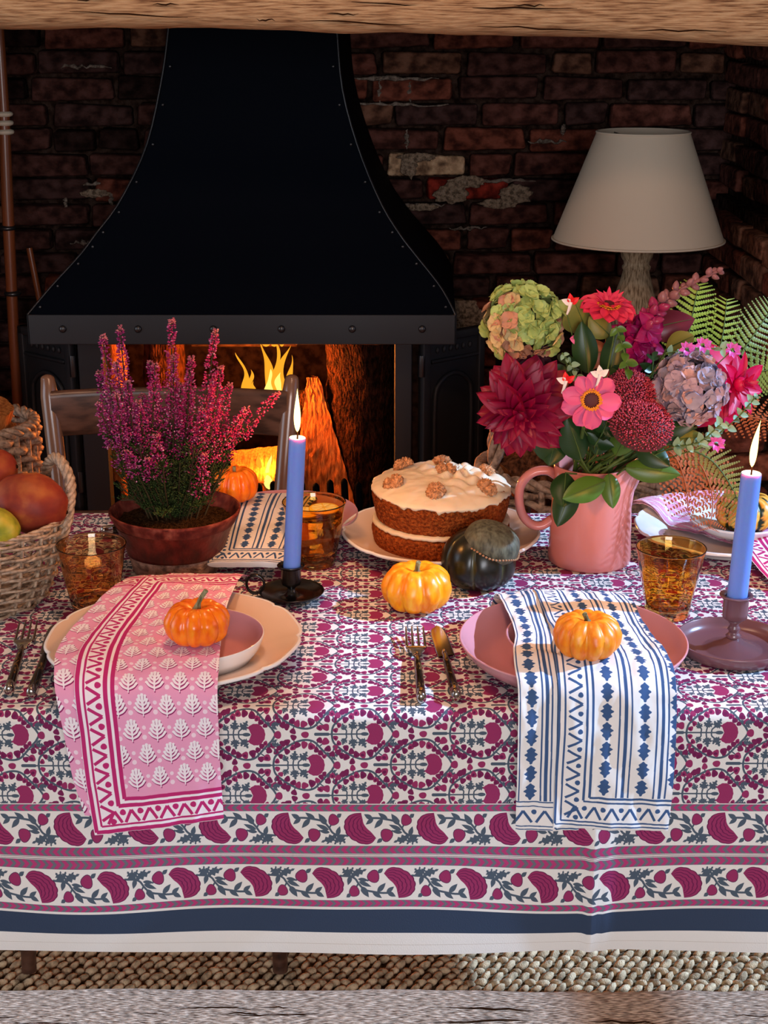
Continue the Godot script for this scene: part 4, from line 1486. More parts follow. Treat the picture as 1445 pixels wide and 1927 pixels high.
func pumpkin(called: String, label: String, at: Vector3, radius: float, height: float, ribs: int, sd: int, skin: Material, stem_tip: Vector3, group := "", tilt := Basis()) -> Node3D:
	var o := thing(called, label, "pumpkin", at, 0.0, group)
	o.basis = tilt
	part(o, "body", pumpkin_mesh(radius, height, ribs, 0.16, sd), skin)
	var m := MB.new()
	var y := height * 0.74
	var mid := Vector3(stem_tip.x * 0.35, y + stem_tip.y * 0.5, stem_tip.z * 0.35)
	var pts: Array = curve3([Vector3(0, y, 0), mid, Vector3(0, y, 0) + stem_tip], 10)
	var rad := []
	for k in 11:
		rad.append(radius * (0.17 - 0.10 * minf(k / 4.0, 1.0)) if k < 10 else radius * 0.08)
	m.tube(pts, rad, 7)
	part(o, "stem", m, M.stem)
	return o


func fork(label: String, at: Vector3, turn: float) -> void:
	var o := thing("fork", label, "fork", at, turn, "horn-handled cutlery")
	var m := MB.new()
	# the head: a shallow dished plate and four tines, pointing to -z
	m.surf(16, 10, func(a: float, b: float) -> Vector3:
		var w := lerpf(0.005, 0.0125, smoothstep(0.0, 0.75, b))
		var t := a * TAU
		return Vector3(cos(t) * w, 0.006 + 0.004 * sin(b * PI) + sin(t) * 0.0011, -0.118 - b * 0.028), true)
	var head := part(o, "head", m, M.steel)
	for k in 4:
		m = MB.new()
		var x := -0.0106 + k * 0.00707
		m.tube(curve3([Vector3(x, 0.006, -0.143), Vector3(x, 0.008, -0.165), Vector3(x * 0.97, 0.012, -0.192)], 8), [0.0019, 0.0018, 0.0017, 0.0016, 0.0015, 0.0014, 0.0012, 0.001, 0.0007], 8)
		part(head, "tine", m, M.steel)
	handle(o, 0.112)


func handle(o: Node3D, ln: float) -> void:
	var m := MB.new()
	m.tube([Vector3(0, 0.006, -ln - 0.012), Vector3(0, 0.006, -ln + 0.002)], [0.0042, 0.005], 12, false, 0.7)
	part(o, "collar", m, M.steel)
	m = MB.new()
	m.tube([Vector3(0, 0.006, -ln), Vector3(0, 0.0062, -ln + 0.02), Vector3(0, 0.0064, -ln * 0.45), Vector3(0, 0.007, -0.014)], [0.0048, 0.0058, 0.0064, 0.0070], 14, false, 0.75)
	var grip := part(o, "handle", m, M.horn, Transform3D(), "dark mottled horn handle")
	m = MB.new()
	m.tube([Vector3(0, 0.007, -0.016), Vector3(0, 0.007, -0.004), Vector3(0, 0.007, -0.001), Vector3(0, 0.007, 0.0)], [0.0074, 0.0076, 0.0062, 0.003], 14, false, 0.75)
	part(grip, "end_cap", m, M.steel, Transform3D(), "silver end cap")


func knife(label: String, at: Vector3, turn: float, tilt := 0.0) -> void:
	var o := thing("knife", label, "knife", at, turn, "horn-handled cutlery")
	var m := MB.new()
	m.surf(12, 20, func(a: float, b: float) -> Vector3:
		var t := a * TAU
		var w := 0.0098 * pow(1.0 - pow(b, 6.0), 0.5)
		var cx := 0.002 - 0.003 * b
		return Vector3(cx + cos(t) * maxf(w, 0.0003), 0.005 + cos(t) * tilt * 0.01 + sin(t) * 0.0009 * (1.0 - 0.4 * b), -0.115 - b * 0.09), true)
	part(o, "blade", m, M.steel)
	handle(o, 0.112)


func tumbler_mesh() -> MB:
	# a moulded tumbler: nine flat panels below a flared rim, thick base
	var m := MB.new()
	var pr := []
	for q in [[0, 0.003], [0.018, 0.002], [0.024, 0.0], [0.0268, 0.002], [0.0277, 0.006], [0.0292, 0.014], [0.0318, 0.028], [0.0345, 0.042], [0.0368, 0.054], [0.0382, 0.061], [0.0385, 0.064], [0.0388, 0.068], [0.0398, 0.076], [0.0416, 0.084], [0.0428, 0.0885], [0.0432, 0.0898], [0.0428, 0.0906], [0.042, 0.0902], [0.0414, 0.088], [0.0394, 0.078], [0.0378, 0.068], [0.0366, 0.058], [0.0345, 0.046], [0.0322, 0.034], [0.0298, 0.022], [0.0278, 0.015], [0.023, 0.0128], [0.012, 0.012], [0, 0.012]]:
		pr.append(Vector2(q[0], q[1]))
	m.lathe(pr, 108, Vector3.ZERO, func(t: float, q: Vector2) -> Vector2:
		var inside := q.y > 0.0115 and q.x < 0.0262 + (q.y - 0.005) * 0.185
		var w := smoothstep(0.006, 0.014, q.y) * (1.0 - smoothstep(0.056, 0.066, q.y))
		var k := fposmod(t, TAU / 9.0) - TAU / 18.0
		var flat := cos(TAU / 18.0) / cos(k)
		var rr := q.x * lerpf(1.0, lerpf(flat, 1.0, 0.1) * 1.012, w)
		return Vector2(q.x if inside else rr, q.y))
	return m


func place_settings() -> void:
	M.glaze_cream = mat("cream_glaze", Color(0.90, 0.80, 0.72), 0.12, 0.5)
	M.glaze_white = mat("white_glaze", Color(0.93, 0.91, 0.89), 0.1, 0.5)
	M.glaze_pink = mat("pink_glaze", Color(0.80, 0.56, 0.59), 0.13, 0.5)
	M.glaze_jug = mat("salmon_pink_glaze", Color(0.84, 0.52, 0.49), 0.12, 0.5)
	M.steel = mat("polished_steel", Color(0.72, 0.70, 0.68), 0.16, 0.5)
	M.steel.metallic = 1.0
	M.horn = grained(mat("tortoiseshell_horn", Color(1, 1, 1), 0.18, 0.5), T.horn, Vector3(14, 14, 5))
	M.pumpkin = grained(mat("orange_pumpkin_skin", Color(1, 0.78, 0.6), 0.27, 0.5), T.orange, Vector3(9, 3, 9), T.mottle, 0.02)
	M.pumpkin_pale = grained(mat("pale_orange_pumpkin_skin", Color(0.97, 0.88, 0.9), 0.38, 0.5), T.orange, Vector3(9, 3, 9), T.mottle, 0.05)
	M.stem = grained(mat("dry_stem", Color(0.62, 0.62, 0.46), 0.9, 0.2), T.mottle, Vector3(20, 5, 20), T.rough, 0.2)
	var pink := mat("pink_printed_cotton", Color.WHITE, 0.9, 0.2)
	pink.albedo_texture = T.pink
	pink.texture_repeat = true
	M.napkin_pink = pink
	var blue := mat("blue_printed_cotton", Color.WHITE, 0.9, 0.2)
	blue.albedo_texture = T.blue
	M.napkin_blue = blue
	M.amber = mat("amber_glass", Color(0.97, 0.77, 0.40, 0.0), 0.02, 0.5)
	M.amber.refraction_enabled = true
	M.amber.refraction_scale = 0.05
	M.amber_pink = mat("rosy_amber_glass", Color(0.94, 0.77, 0.55, 0.0), 0.02, 0.5)
	M.amber_pink.refraction_enabled = true
	M.amber_pink.refraction_scale = 0.05
	# ---- near left: scalloped charger, small pink plate, pink napkin, pumpkin
	var cp := single("charger_plate", dish(CHARGER, 0.1455, 9, 0.05), M.glaze_cream, "large cream plate with a scalloped rim under the pink napkin", "plate", V(-0.243, TOP, 1.622))
	white_rim(cp, 0.1455, 9, 0.05, 0.0268)
	var sp := thing("side_plate", "small pink plate with a white outside on the large cream plate", "plate", V(-0.215, TOP + 0.0075, 1.592))
	var spp := part(sp, "plate", dish(COUPE, 0.078, 0, 0.0), M.glaze_pink)
	var m := MB.new()
	var ring := []
	m.lathe([Vector2(0.052, 0.0012), Vector2(0.0655, 0.009), Vector2(0.0738, 0.021), Vector2(0.0775, 0.031), Vector2(0.0786, 0.0352), Vector2(0.0778, 0.0362), Vector2(0.0768, 0.0355)], 96)
	part(spp, "outside_glaze", m, M.glaze_white, Transform3D(), "white glazed outside")
	var nap := thing("napkin", "pink block-printed napkin folded over the near left plates", "napkin")
	var path := [Vector2(1.80, 0.789), Vector2(1.768, 0.802), Vector2(1.70, 0.808), Vector2(1.62, 0.807), Vector2(1.54, 0.807), Vector2(1.488, 0.803), Vector2(1.460, 0.788), Vector2(1.449, 0.745), Vector2(1.445, 0.69), Vector2(1.441, 0.636)]
	part(nap, "front_layer", napkin_sheet(path, [-0.287, -0.296, -0.307, -0.322, -0.332, -0.330, -0.327, -0.322, -0.318, -0.312], [-0.170, -0.176, -0.182, -0.184, -0.180, -0.177, -0.176, -0.175, -0.174, -0.172], 0.0, 0.98, 0.006, 3.0, 0.462, 1.0, 0.0022, 0.020), M.napkin_pink)
	var under := []
	for q in path:
		under.append(q + Vector2(0.003, -0.0035))
	under[9] = Vector2(1.445, 0.648)
	part(nap, "under_layer", napkin_sheet(under, [-0.300, -0.318, -0.335, -0.350, -0.360, -0.354, -0.348, -0.340, -0.332, -0.322], [-0.20, -0.20, -0.20, -0.20, -0.20, -0.20, -0.20, -0.20, -0.20, -0.20], 0.40, 1.2, 0.006, 3.0, 0.495, 0.90), M.napkin_pink)
	pumpkin("mini_pumpkin", "small orange pumpkin with a tall curved stem on the pink napkin", V(-0.206, 0.808, 1.545), 0.0365, 0.049, 10, 1, M.pumpkin, Vector3(0.012, 0.026, 0.004), "mini pumpkins")
	# ---- near right: pink coupe plate, bowl, blue napkin, pumpkin
	single("dinner_plate", dish(COUPE, 0.130, 0, 0.0), M.glaze_pink, "large plain pink plate under the blue napkin", "plate", V(0.216, TOP, 1.598))
	single("small_bowl", dish([Vector2(0, 0.003), Vector2(0.4, 0.0), Vector2(0.6, 0.004), Vector2(0.85, 0.018), Vector2(1.0, 0.034), Vector2(0.985, 0.0365), Vector2(0.95, 0.033), Vector2(0.8, 0.020), Vector2(0.55, 0.008), Vector2(0, 0.006)], 0.075, 0, 0.0), M.glaze_pink, "small pink bowl under the blue napkin on the large pink plate", "bowl", V(0.214, TOP + 0.0075, 1.588))
	var nb := thing("napkin", "white napkin printed with blue stripes and leaves on the near right plate", "napkin")
	var bp := [Vector2(1.738, 0.775), Vector2(1.715, 0.801), Vector2(1.665, 0.811), Vector2(1.62, 0.808), Vector2(1.575, 0.806), Vector2(1.53, 0.808), Vector2(1.488, 0.807), Vector2(1.460, 0.791), Vector2(1.449, 0.748), Vector2(1.445, 0.69), Vector2(1.441, 0.634)]
	part(nb, "front_layer", napkin_sheet(bp, [0.178, 0.180, 0.183, 0.188, 0.192, 0.186, 0.184, 0.184, 0.184, 0.183, 0.182], [0.288, 0.291, 0.294, 0.296, 0.300, 0.306, 0.309, 0.309, 0.310, 0.309, 0.306], 0.243, 1.0, 0.010, 9.0, 0.43, 1.0, 0.0022, -0.006), M.napkin_blue)
	var ub := []
	for q in bp:
		ub.append(q + Vector2(0.0035, -0.003))
	part(nb, "under_layer", napkin_sheet(ub, [0.132, 0.136, 0.140, 0.146, 0.148, 0.142, 0.140, 0.142, 0.142, 0.142, 0.142], [0.21, 0.21, 0.21, 0.21, 0.21, 0.21, 0.21, 0.21, 0.21, 0.21, 0.21], 0.0, 0.40, 0.010, 9.0, 0.43, 0.995), M.napkin_blue)
	pumpkin("mini_pumpkin", "small pale orange pumpkin with a stubby stem on the blue napkin", V(0.219, 0.8075, 1.510), 0.0375, 0.050, 11, 2, M.pumpkin_pale, Vector3(-0.004, 0.012, 0.003), "mini pumpkins")
	# ---- cutlery
	fork("fork with a dark horn handle in the middle of the table's near edge", V(0.0405, TOP + 0.001, 1.492), 0.02)
	knife("knife with a dark horn handle beside the pink plate's left edge", V(0.079, TOP + 0.001, 1.498), 0.075, 0.12)
	fork("fork with a dark horn handle at the far left of the near edge", V(-0.411, TOP + 0.001, 1.512), 0.105)
	knife("knife with a dark horn handle beside the scalloped cream plate", V(-0.385, TOP + 0.001, 1.505), 0.065)
	knife("black-handled knife lying behind the left amber glass", V(-0.405, TOP + 0.001, 2.05), -1.05)
	# ---- amber tumblers
	var tm: ArrayMesh = tumbler_mesh().mesh()
	single("tumbler", tm, M.amber_pink, "empty amber glass tumbler between the basket and the cream plate", "glass", V(-0.362, TOP, 1.765), "amber glass tumblers")
	single("tumbler", tm, M.amber, "amber glass tumbler with lemon slices behind the left candle", "glass", V(-0.094, TOP, 1.935), "amber glass tumblers")
	single("tumbler", tm, M.amber, "bright amber glass tumbler standing right of the blue napkin", "glass", V(0.353, TOP, 1.753), "amber glass tumblers")
	M.water = mat("water", Color(0.98, 0.93, 0.85, 0.0), 0.02, 0.5)
	M.water.refraction_enabled = true
	M.water.refraction_scale = 0.033
	m = MB.new()
	m.lathe([Vector2(0, 0.0128), Vector2(0.0225, 0.0135), Vector2(0.0272, 0.0158), Vector2(0.0293, 0.0225), Vector2(0.0317, 0.034), Vector2(0.0340, 0.046), Vector2(0.0361, 0.058), Vector2(0.0372, 0.068), Vector2(0.0378, 0.0715), Vector2(0.0375, 0.072), Vector2(0, 0.0718)], 48)
	single("water", m, M.water, "water filling the lemon tumbler behind the left candle", "water", V(-0.094, TOP, 1.935))
	M.lemon_rind = mat("lemon_rind", Color(0.90, 0.72, 0.18), 0.5)
	M.lemon_flesh = mat("lemon_flesh", Color(0.93, 0.86, 0.55), 0.3)
	var spots := [[-0.107, 0.0, 0.0], [-0.081, 0.004, 1.0]]
	for k in 2:
		var ls := thing("lemon_slice", ["lemon slice floating at the left in the tumbler behind the candle", "lemon slice floating at the right in the tumbler behind the candle"][k], "lemon", V(spots[k][0], TOP + 0.0728 + k * 0.0042, 1.935 + spots[k][1]), spots[k][2], "lemon slices")
		m = MB.new()
		m.lathe([Vector2(0, 0), Vector2(0.0195, 0), Vector2(0.0205, 0.0012), Vector2(0.0205, 0.0026), Vector2(0.0195, 0.0035), Vector2(0.018, 0.0035), Vector2(0, 0.0032)], 36)
		part(ls, "rind", m, M.lemon_rind)
		for j in 8:
			m = MB.new()
			m.surf(8, 6, func(a: float, b: float) -> Vector3:
				var t := TAU * (j + 0.09 + 0.82 * a) / 8.0
				var r := 0.003 + 0.0138 * b
				return Vector3(cos(t) * r, 0.0036 + 0.0006 * sin(PI * a) * sin(PI * b), -sin(t) * r))
			part(ls, "segment", m, M.lemon_flesh)
	# ---- far left: peach plate, blue napkin, pumpkin
	single("side_plate", dish(COUPE, 0.105, 0, 0.0), M.glaze_pink, "peach pink plate under the napkin behind the terracotta pot", "plate", V(-0.142, TOP, 2.055))
	var nl := thing("napkin", "white napkin printed in dark blue lying behind the terracotta pot", "napkin")
	var lp := [Vector2(2.15, 0.7735), Vector2(2.13, 0.7905), Vector2(2.05, 0.796), Vector2(1.97, 0.794), Vector2(1.90, 0.786), Vector2(1.865, 0.780)]
	part(nl, "folded_sheet", napkin_sheet(lp, [-0.235, -0.236, -0.236, -0.235, -0.233, -0.232], [-0.098, -0.100, -0.106, -0.112, -0.122, -0.134], 0.243, 1.0, 0.003, 4.0, 0.43, 0.998, 0.008), M.napkin_blue)
	pumpkin("mini_pumpkin", "orange pumpkin half hidden behind the rim of the terracotta pot", V(-0.214, 0.8015, 2.075), 0.034, 0.052, 10, 4, M.pumpkin, Vector3(0.0, 0.012, 0.0), "mini pumpkins")
	# ---- far right: scalloped plate, pink napkin, white dish, striped gourd
	single("charger_plate", dish(CHARGER, 0.125, 9, 0.05), M.glaze_white, "white scalloped plate behind the right candle", "plate", V(0.480, TOP, 2.02))
	var nr := thing("napkin", "pink printed napkin spread on the white plate behind the right candle", "napkin")
	var m2 := MB.new()
	var sheet := func(a: float, b: float, lift: float) -> Vector3:
		# corners: far left, far right, near right, near left
		var p0 := Vector2(lerpf(0.352, 0.60, a), lerpf(2.135, 2.152, a))
		var p1 := Vector2(lerpf(0.372, 0.60, a), lerpf(2.10, 1.84, a))
		var q := p0.lerp(p1, b)
		var c := Vector2(0.480, 2.02)
		var dist := q.distance_to(c)
		var y := TOP + 0.010 + 0.020 * smoothstep(0.075, 0.122, dist) - 0.026 * smoothstep(0.128, 0.19, dist)
		return V(q.x, y + 0.0035 + lift + 0.006 * nz.get_noise_2d(q.x * 14.0, q.y * 14.0) + 0.004 * sin(PI * b), q.y)
	m2.surf(50, 40, func(a: float, b: float) -> Vector3: return sheet.call(a, 1.0 - b, 0.0035), false, false, 1.6, -0.42)
	m2.surf(50, 40, func(a: float, b: float) -> Vector3: return sheet.call(a, b, 0.0), false, false, 1.6, 0.42)
	for k in m2.uv.size():
		m2.uv[k] = Vector2(0.33 + absf(m2.uv[k].x) * 0.40, 0.22 + absf(m2.uv[k].y) * 1.3)
	part(nr, "spread_sheet", m2, M.napkin_pink)
	var tail := [Vector2(1.99, 0.7935), Vector2(1.94, 0.788), Vector2(1.90, 0.784), Vector2(1.865, 0.776), Vector2(1.835, 0.7625)]
	part(nr, "corner_fold", napkin_sheet(tail, [0.475, 0.478, 0.483, 0.490, 0.505], [0.60, 0.60, 0.60, 0.60, 0.60], 0.0, 0.8, 0.004, 2.0, 0.495, 1.0, 0.003), M.napkin_pink)
	single("small_dish", dish([Vector2(0, 0.003), Vector2(0.5, 0.0), Vector2(0.75, 0.006), Vector2(0.97, 0.017), Vector2(1.0, 0.0195), Vector2(0.97, 0.021), Vector2(0.75, 0.010), Vector2(0.5, 0.0055), Vector2(0, 0.005)], 0.066, 12, 0.02), M.glaze_white, "small white fluted dish holding the striped gourd", "dish", V(0.492, TOP + 0.026, 1.995))
	gourd()


func gourd() -> void:
	var o := thing("striped_gourd", "orange and dark green striped gourd on the small white dish", "gourd", V(0.499, TOP + 0.033, 1.985))
	M.gourd = vcol(mat("striped_gourd_skin", Color(1, 1, 1), 0.35, 0.5))
	var m := MB.new()
	var ribs := 10
	var n := FastNoiseLite.new()
	n.seed = 12
	n.frequency = 1.0
	var body := pumpkin_mesh(0.042, 0.056, ribs, 0.14, 6)
	for k in body.v.size():
		var p := body.v[k]
		var t := atan2(-p.z, p.x)
		var rib: float = absf(sin(t * ribs * 0.5))
		var green := rib < 0.42 + 0.45 * n.get_noise_2d(t * 2.0, p.y * 60.0) or p.y < 0.012 + 0.01 * n.get_noise_2d(t * 5.0, 1.0)
		var c := Color(0.95, 0.55, 0.10).lerp(Color(0.95, 0.80, 0.42), clampf(0.5 + n.get_noise_2d(t * 7.0, p.y * 90.0), 0, 1))
		body.col[k] = (Color(0.10, 0.17, 0.09) if green else c).srgb_to_linear()
	part(o, "body", body, M.gourd)
	m.tube([Vector3(0, 0.042, 0), Vector3(0.003, 0.052, 0), Vector3(0.008, 0.060, 0.002)], [0.007, 0.004, 0.0045], 7)
	part(o, "stem", m, M.stem)


func candle(label: String, bottom: Vector3, top: Vector3, r0: float, r1: float, wax: Material, lean: Vector3) -> void:
	var o := thing("candle", label, "candle", bottom, 0.0, "lit blue candles")
	var m := MB.new()
	var ax := top - bottom
	var b := along(ax)
	var ln := ax.length()
	var pr := []
	for q in [[0.0, 0.0], [1.0, 0.0], [1.0, 0.02]]:
		pr.append(Vector2(q[0] * r0, q[1] * ln))
	for k in range(1, 9):
		pr.append(Vector2(lerpf(r0, r1, k / 8.0), lerpf(0.02, 0.985, k / 8.0) * ln))
	pr.append(Vector2(r1 * 0.97, ln * 0.997))
	pr.append(Vector2(r1 * 0.90, ln))
	pr.append(Vector2(r1 * 0.75, ln - 0.0015))
	pr.append(Vector2(r1 * 0.4, ln - 0.0028))
	pr.append(Vector2(0.0, ln - 0.003))
	m.lathe(pr, 32)
	var body := part(o, "wax", m, wax, Transform3D(b, Vector3.ZERO))
	var up := b.y * ln
	m = MB.new()
	m.tube([up - b.y * 0.004, up + b.y * 0.004, up + b.y * 0.009 + lean * 0.1], [0.0011, 0.0011, 0.0007], 6)
	part(body, "wick", m, M.check, Transform3D(b.inverse(), Vector3.ZERO))
	m = MB.new()
	var h := 0.056
	m.surf(14, 16, func(a: float, q: float) -> Vector3:
		var t := a * TAU
		var w: float = 0.0042 * pow(sin(PI * pow(q, 0.62)), 1.15)
		return up + Vector3(w * cos(t), 0.006 + q * h, -w * sin(t)) + lean * q * q, true)
	part(o, "flame", m, M.candle_flame)
	omni("candle_flame_light", bottom + up + Vector3(0, 0.026, 0) + lean * 0.2, Color(1.0, 0.66, 0.32), 0.035, 0.012)


func centre_of_table() -> void:
	# ---- candles and their holders
	M.wax = mat("blue_wax", Color(0.43, 0.57, 0.88), 0.4, 0.5)
	M.wax.subsurf_scatter_enabled = true
	M.wax.subsurf_scatter_strength = 0.85
	M.enamel = mat("black_enamel", Color(0.025, 0.024, 0.026), 0.22, 0.6)
	M.mauve = mat("mauve_enamel", Color(0.44, 0.29, 0.31), 0.25, 0.6)
	var ch := thing("chamberstick", "black metal chamberstick with a ring handle and shallow pan", "candle holder", V(-0.1185, TOP, 1.808))
	var m := MB.new()
	m.lathe([Vector2(0, 0.002), Vector2(0.02, 0.0), Vector2(0.031, 0.003), Vector2(0.0395, 0.0085), Vector2(0.0422, 0.0115), Vector2(0.0415, 0.0125), Vector2(0.038, 0.0105), Vector2(0.028, 0.0055), Vector2(0.016, 0.0045), Vector2(0.009, 0.007), Vector2(0.0055, 0.012), Vector2(0.005, 0.016), Vector2(0, 0.016)], 56)
	part(ch, "pan", m, M.enamel)
	m = MB.new()
	m.lathe([Vector2(0, 0.014), Vector2(0.005, 0.0145), Vector2(0.0062, 0.017), Vector2(0.0118, 0.0205), Vector2(0.0128, 0.024), Vector2(0.0128, 0.042), Vector2(0.0172, 0.0445), Vector2(0.0178, 0.046), Vector2(0.0168, 0.0468), Vector2(0.0128, 0.0455), Vector2(0.0116, 0.040), Vector2(0.0116, 0.024), Vector2(0, 0.0235)], 36)
	part(ch, "cup", m, M.enamel)
	m = MB.new()
	var ring := []
	for k in 32:
		var t := TAU * k / 32.0
		ring.append(Vector3(-0.0455 + cos(t) * 0.0112, 0.0218 + sin(t) * 0.0125, 0.004))
	m.tube(ring, 0.0019, 8, true, 1.9)
	part(ch, "ring_handle", m, M.enamel)
	candle("tall blue candle standing in the black chamberstick", V(-0.1185, TOP + 0.0238, 1.808), V(-0.107, 0.9695, 1.808), 0.0110, 0.0105, M.wax, Vector3(0.001, 0, 0))
	var ho := thing("candle_dish", "mauve enamel candle holder with a turned stem and wide dish", "candle holder", V(0.4095, TOP, 1.640))
	m = MB.new()
	m.lathe([Vector2(0, 0.001), Vector2(0.055, 0.0), Vector2(0.062, 0.003), Vector2(0.0655, 0.010), Vector2(0.0665, 0.0155), Vector2(0.0658, 0.0170), Vector2(0.0642, 0.0165), Vector2(0.0622, 0.011), Vector2(0.059, 0.0055), Vector2(0.054, 0.0042), Vector2(0.036, 0.004), Vector2(0.033, 0.0045), Vector2(0.026, 0.008), Vector2(0.014, 0.0125), Vector2(0.0078, 0.0175), Vector2(0, 0.0175)], 72)
	part(ho, "dish", m, M.mauve)
	m = MB.new()
	m.lathe([Vector2(0, 0.0165), Vector2(0.0075, 0.017), Vector2(0.0092, 0.0205), Vector2(0.0065, 0.0235), Vector2(0.0055, 0.026), Vector2(0.0078, 0.029), Vector2(0.0058, 0.032), Vector2(0.0052, 0.035), Vector2(0.0075, 0.038), Vector2(0.0062, 0.0405), Vector2(0, 0.041)], 24)
	part(ho, "stem", m, M.mauve)
	m = MB.new()
	m.lathe([Vector2(0, 0.0405), Vector2(0.011, 0.041), Vector2(0.0142, 0.0435), Vector2(0.0146, 0.050), Vector2(0.0146, 0.068), Vector2(0.0192, 0.070), Vector2(0.0196, 0.0712), Vector2(0.0188, 0.0720), Vector2(0.0140, 0.0715), Vector2(0.0132, 0.066), Vector2(0.0132, 0.048), Vector2(0, 0.0475)], 36)
	part(ho, "cup", m, M.mauve)
	candle("tall blue candle standing in the mauve candle holder", V(0.4095, TOP + 0.0478, 1.640), V(0.4155, 0.9745, 1.640), 0.0118, 0.0115, M.wax, Vector3(0.006, 0, 0))
	# ---- centre pumpkin and the turban squash
	pumpkin("mini_pumpkin", "yellow-orange pumpkin on the tablecloth in front of the cake", V(0.041, TOP, 1.775), 0.0445, 0.062, 9, 5, grained(mat("yellow_orange_skin", Color(1.0, 0.98, 0.8), 0.33, 0.5), T.orange, Vector3(7, 2.4, 7), T.mottle, 0.06), Vector3(0.002, 0.017, 0.002), "mini pumpkins")
	squash()
	cake()
	# ---- the jug
	var jug := thing("jug", "tall salmon pink glazed jug holding the bouquet", "jug", V(0.281, TOP, 1.952))
	m = MB.new()
	var pr := []
	for q in [[0, 0.003], [0.050, 0.0], [0.0545, 0.001], [0.0562, 0.004], [0.0566, 0.010], [0.0562, 0.020], [0.0555, 0.034], [0.0548, 0.055], [0.0538, 0.08], [0.0528, 0.10], [0.0522, 0.115], [0.0522, 0.128], [0.0530, 0.138], [0.0522, 0.1395], [0.0508, 0.137], [0.0500, 0.12], [0.0505, 0.09], [0.0515, 0.05], [0.052, 0.02], [0.048, 0.008], [0, 0.007]]:
		pr.append(Vector2(q[0], q[1]))
	m.lathe(pr, 96, Vector3.ZERO, func(t: float, q: Vector2) -> Vector2:
		# the spout: the rim runs out and up to the right
		var k: float = exp(-pow(wrapf(t, -PI, PI) / 0.55, 2.0)) * smoothstep(0.075, 0.14, q.y)
		return Vector2(q.x + 0.019 * k * k + 0.006 * k, q.y + 0.006 * k))
	part(jug, "body", m, M.glaze_jug)
	m = MB.new()
	var hp: Array = curve3([Vector3(-0.050, 0.122, 0), Vector3(-0.062, 0.1285, 0), Vector3(-0.080, 0.126, 0), Vector3(-0.0945, 0.112, 0), Vector3(-0.0985, 0.092, 0), Vector3(-0.094, 0.068, 0), Vector3(-0.082, 0.053, 0), Vector3(-0.067, 0.050, 0), Vector3(-0.052, 0.060, 0)], 40)
	m.tube(hp, 0.0062, 14, false, 1.35)
	part(jug, "handle", m, M.glaze_jug)


func squash() -> void:
	var o := thing("turban_squash", "dark green turban squash with a pale grey cap beside the cake", "squash", V(0.1235, TOP, 1.855))
	M.squash_body = vcol(mat("dark_green_rind", Color(1, 1, 1), 0.28, 0.5))
	M.squash_cap = grained(mat("pale_green_cap", Color(0.40, 0.41, 0.34), 0.5, 0.4), T.mottle, Vector3(22, 9, 22))
	M.corky = mat("corky_scar", Color(0.62, 0.46, 0.34), 0.8, 0.3)
	var tilt := Basis(Vector3(0, 0, 1), -0.30) * Basis(Vector3(1, 0, 0), 0.10)
	var m := MB.new()
	var lobes := 7
	m.surf(140, 36, func(a: float, b: float) -> Vector3:
		var t := a * TAU
		var e := (b - 0.5) * PI
		var c: float = pow(cos(e), 0.7)
		var rib: float = pow(absf(sin(t * lobes * 0.5)), 0.5)
		var r := 0.0495 * c * (0.91 + 0.09 * rib) * (1.0 - 0.06 * sin(e))
		return Vector3(r * cos(t), 0.038 + 0.039 * sin(e), -r * sin(t)), true)
	for k in m.v.size():
		var t := atan2(-m.v[k].z, m.v[k].x)
		var rib: float = absf(sin(t * lobes * 0.5))
		var streak := clampf(1.0 - rib * 4.0, 0.0, 1.0) * 0.8 + clampf(nz.get_noise_2d(t * 6.0, m.v[k].y * 20.0), 0.0, 1.0) * 0.15
		m.col[k] = Color(0.085, 0.10, 0.075).lerp(Color(0.33, 0.33, 0.22), streak).srgb_to_linear()
	part(o, "body", m, M.squash_body)
	var cap := Transform3D(tilt, Vector3(0.012, 0.050, 0.006))
	m = MB.new()
	m.surf(90, 24, func(a: float, b: float) -> Vector3:
		var t := a * TAU
		var e := (b - 0.5) * PI
		var r := 0.0385 * pow(cos(e), 0.72) * (0.95 + 0.05 * pow(absf(sin(t * 2.0 + 0.4)), 0.6))
		return Vector3(r * cos(t), 0.012 + 0.026 * sin(e), -r * sin(t)), true)
	part(o, "cap", m, M.squash_cap, cap, "pale grey-green cap")
	m = MB.new()
	for k in 54:
		var t := TAU * k / 54.0
		m.ball(Vector3(cos(t) * 0.0385, 0.008 + 0.0012 * sin(t * 5.0), -sin(t) * 0.0385), Vector3(0.0019, 0.0014, 0.0019), 7, 5)
	var scar := part(o, "scar_ring", m, M.corky, cap)
	scar.set_meta("kind", "stuff")


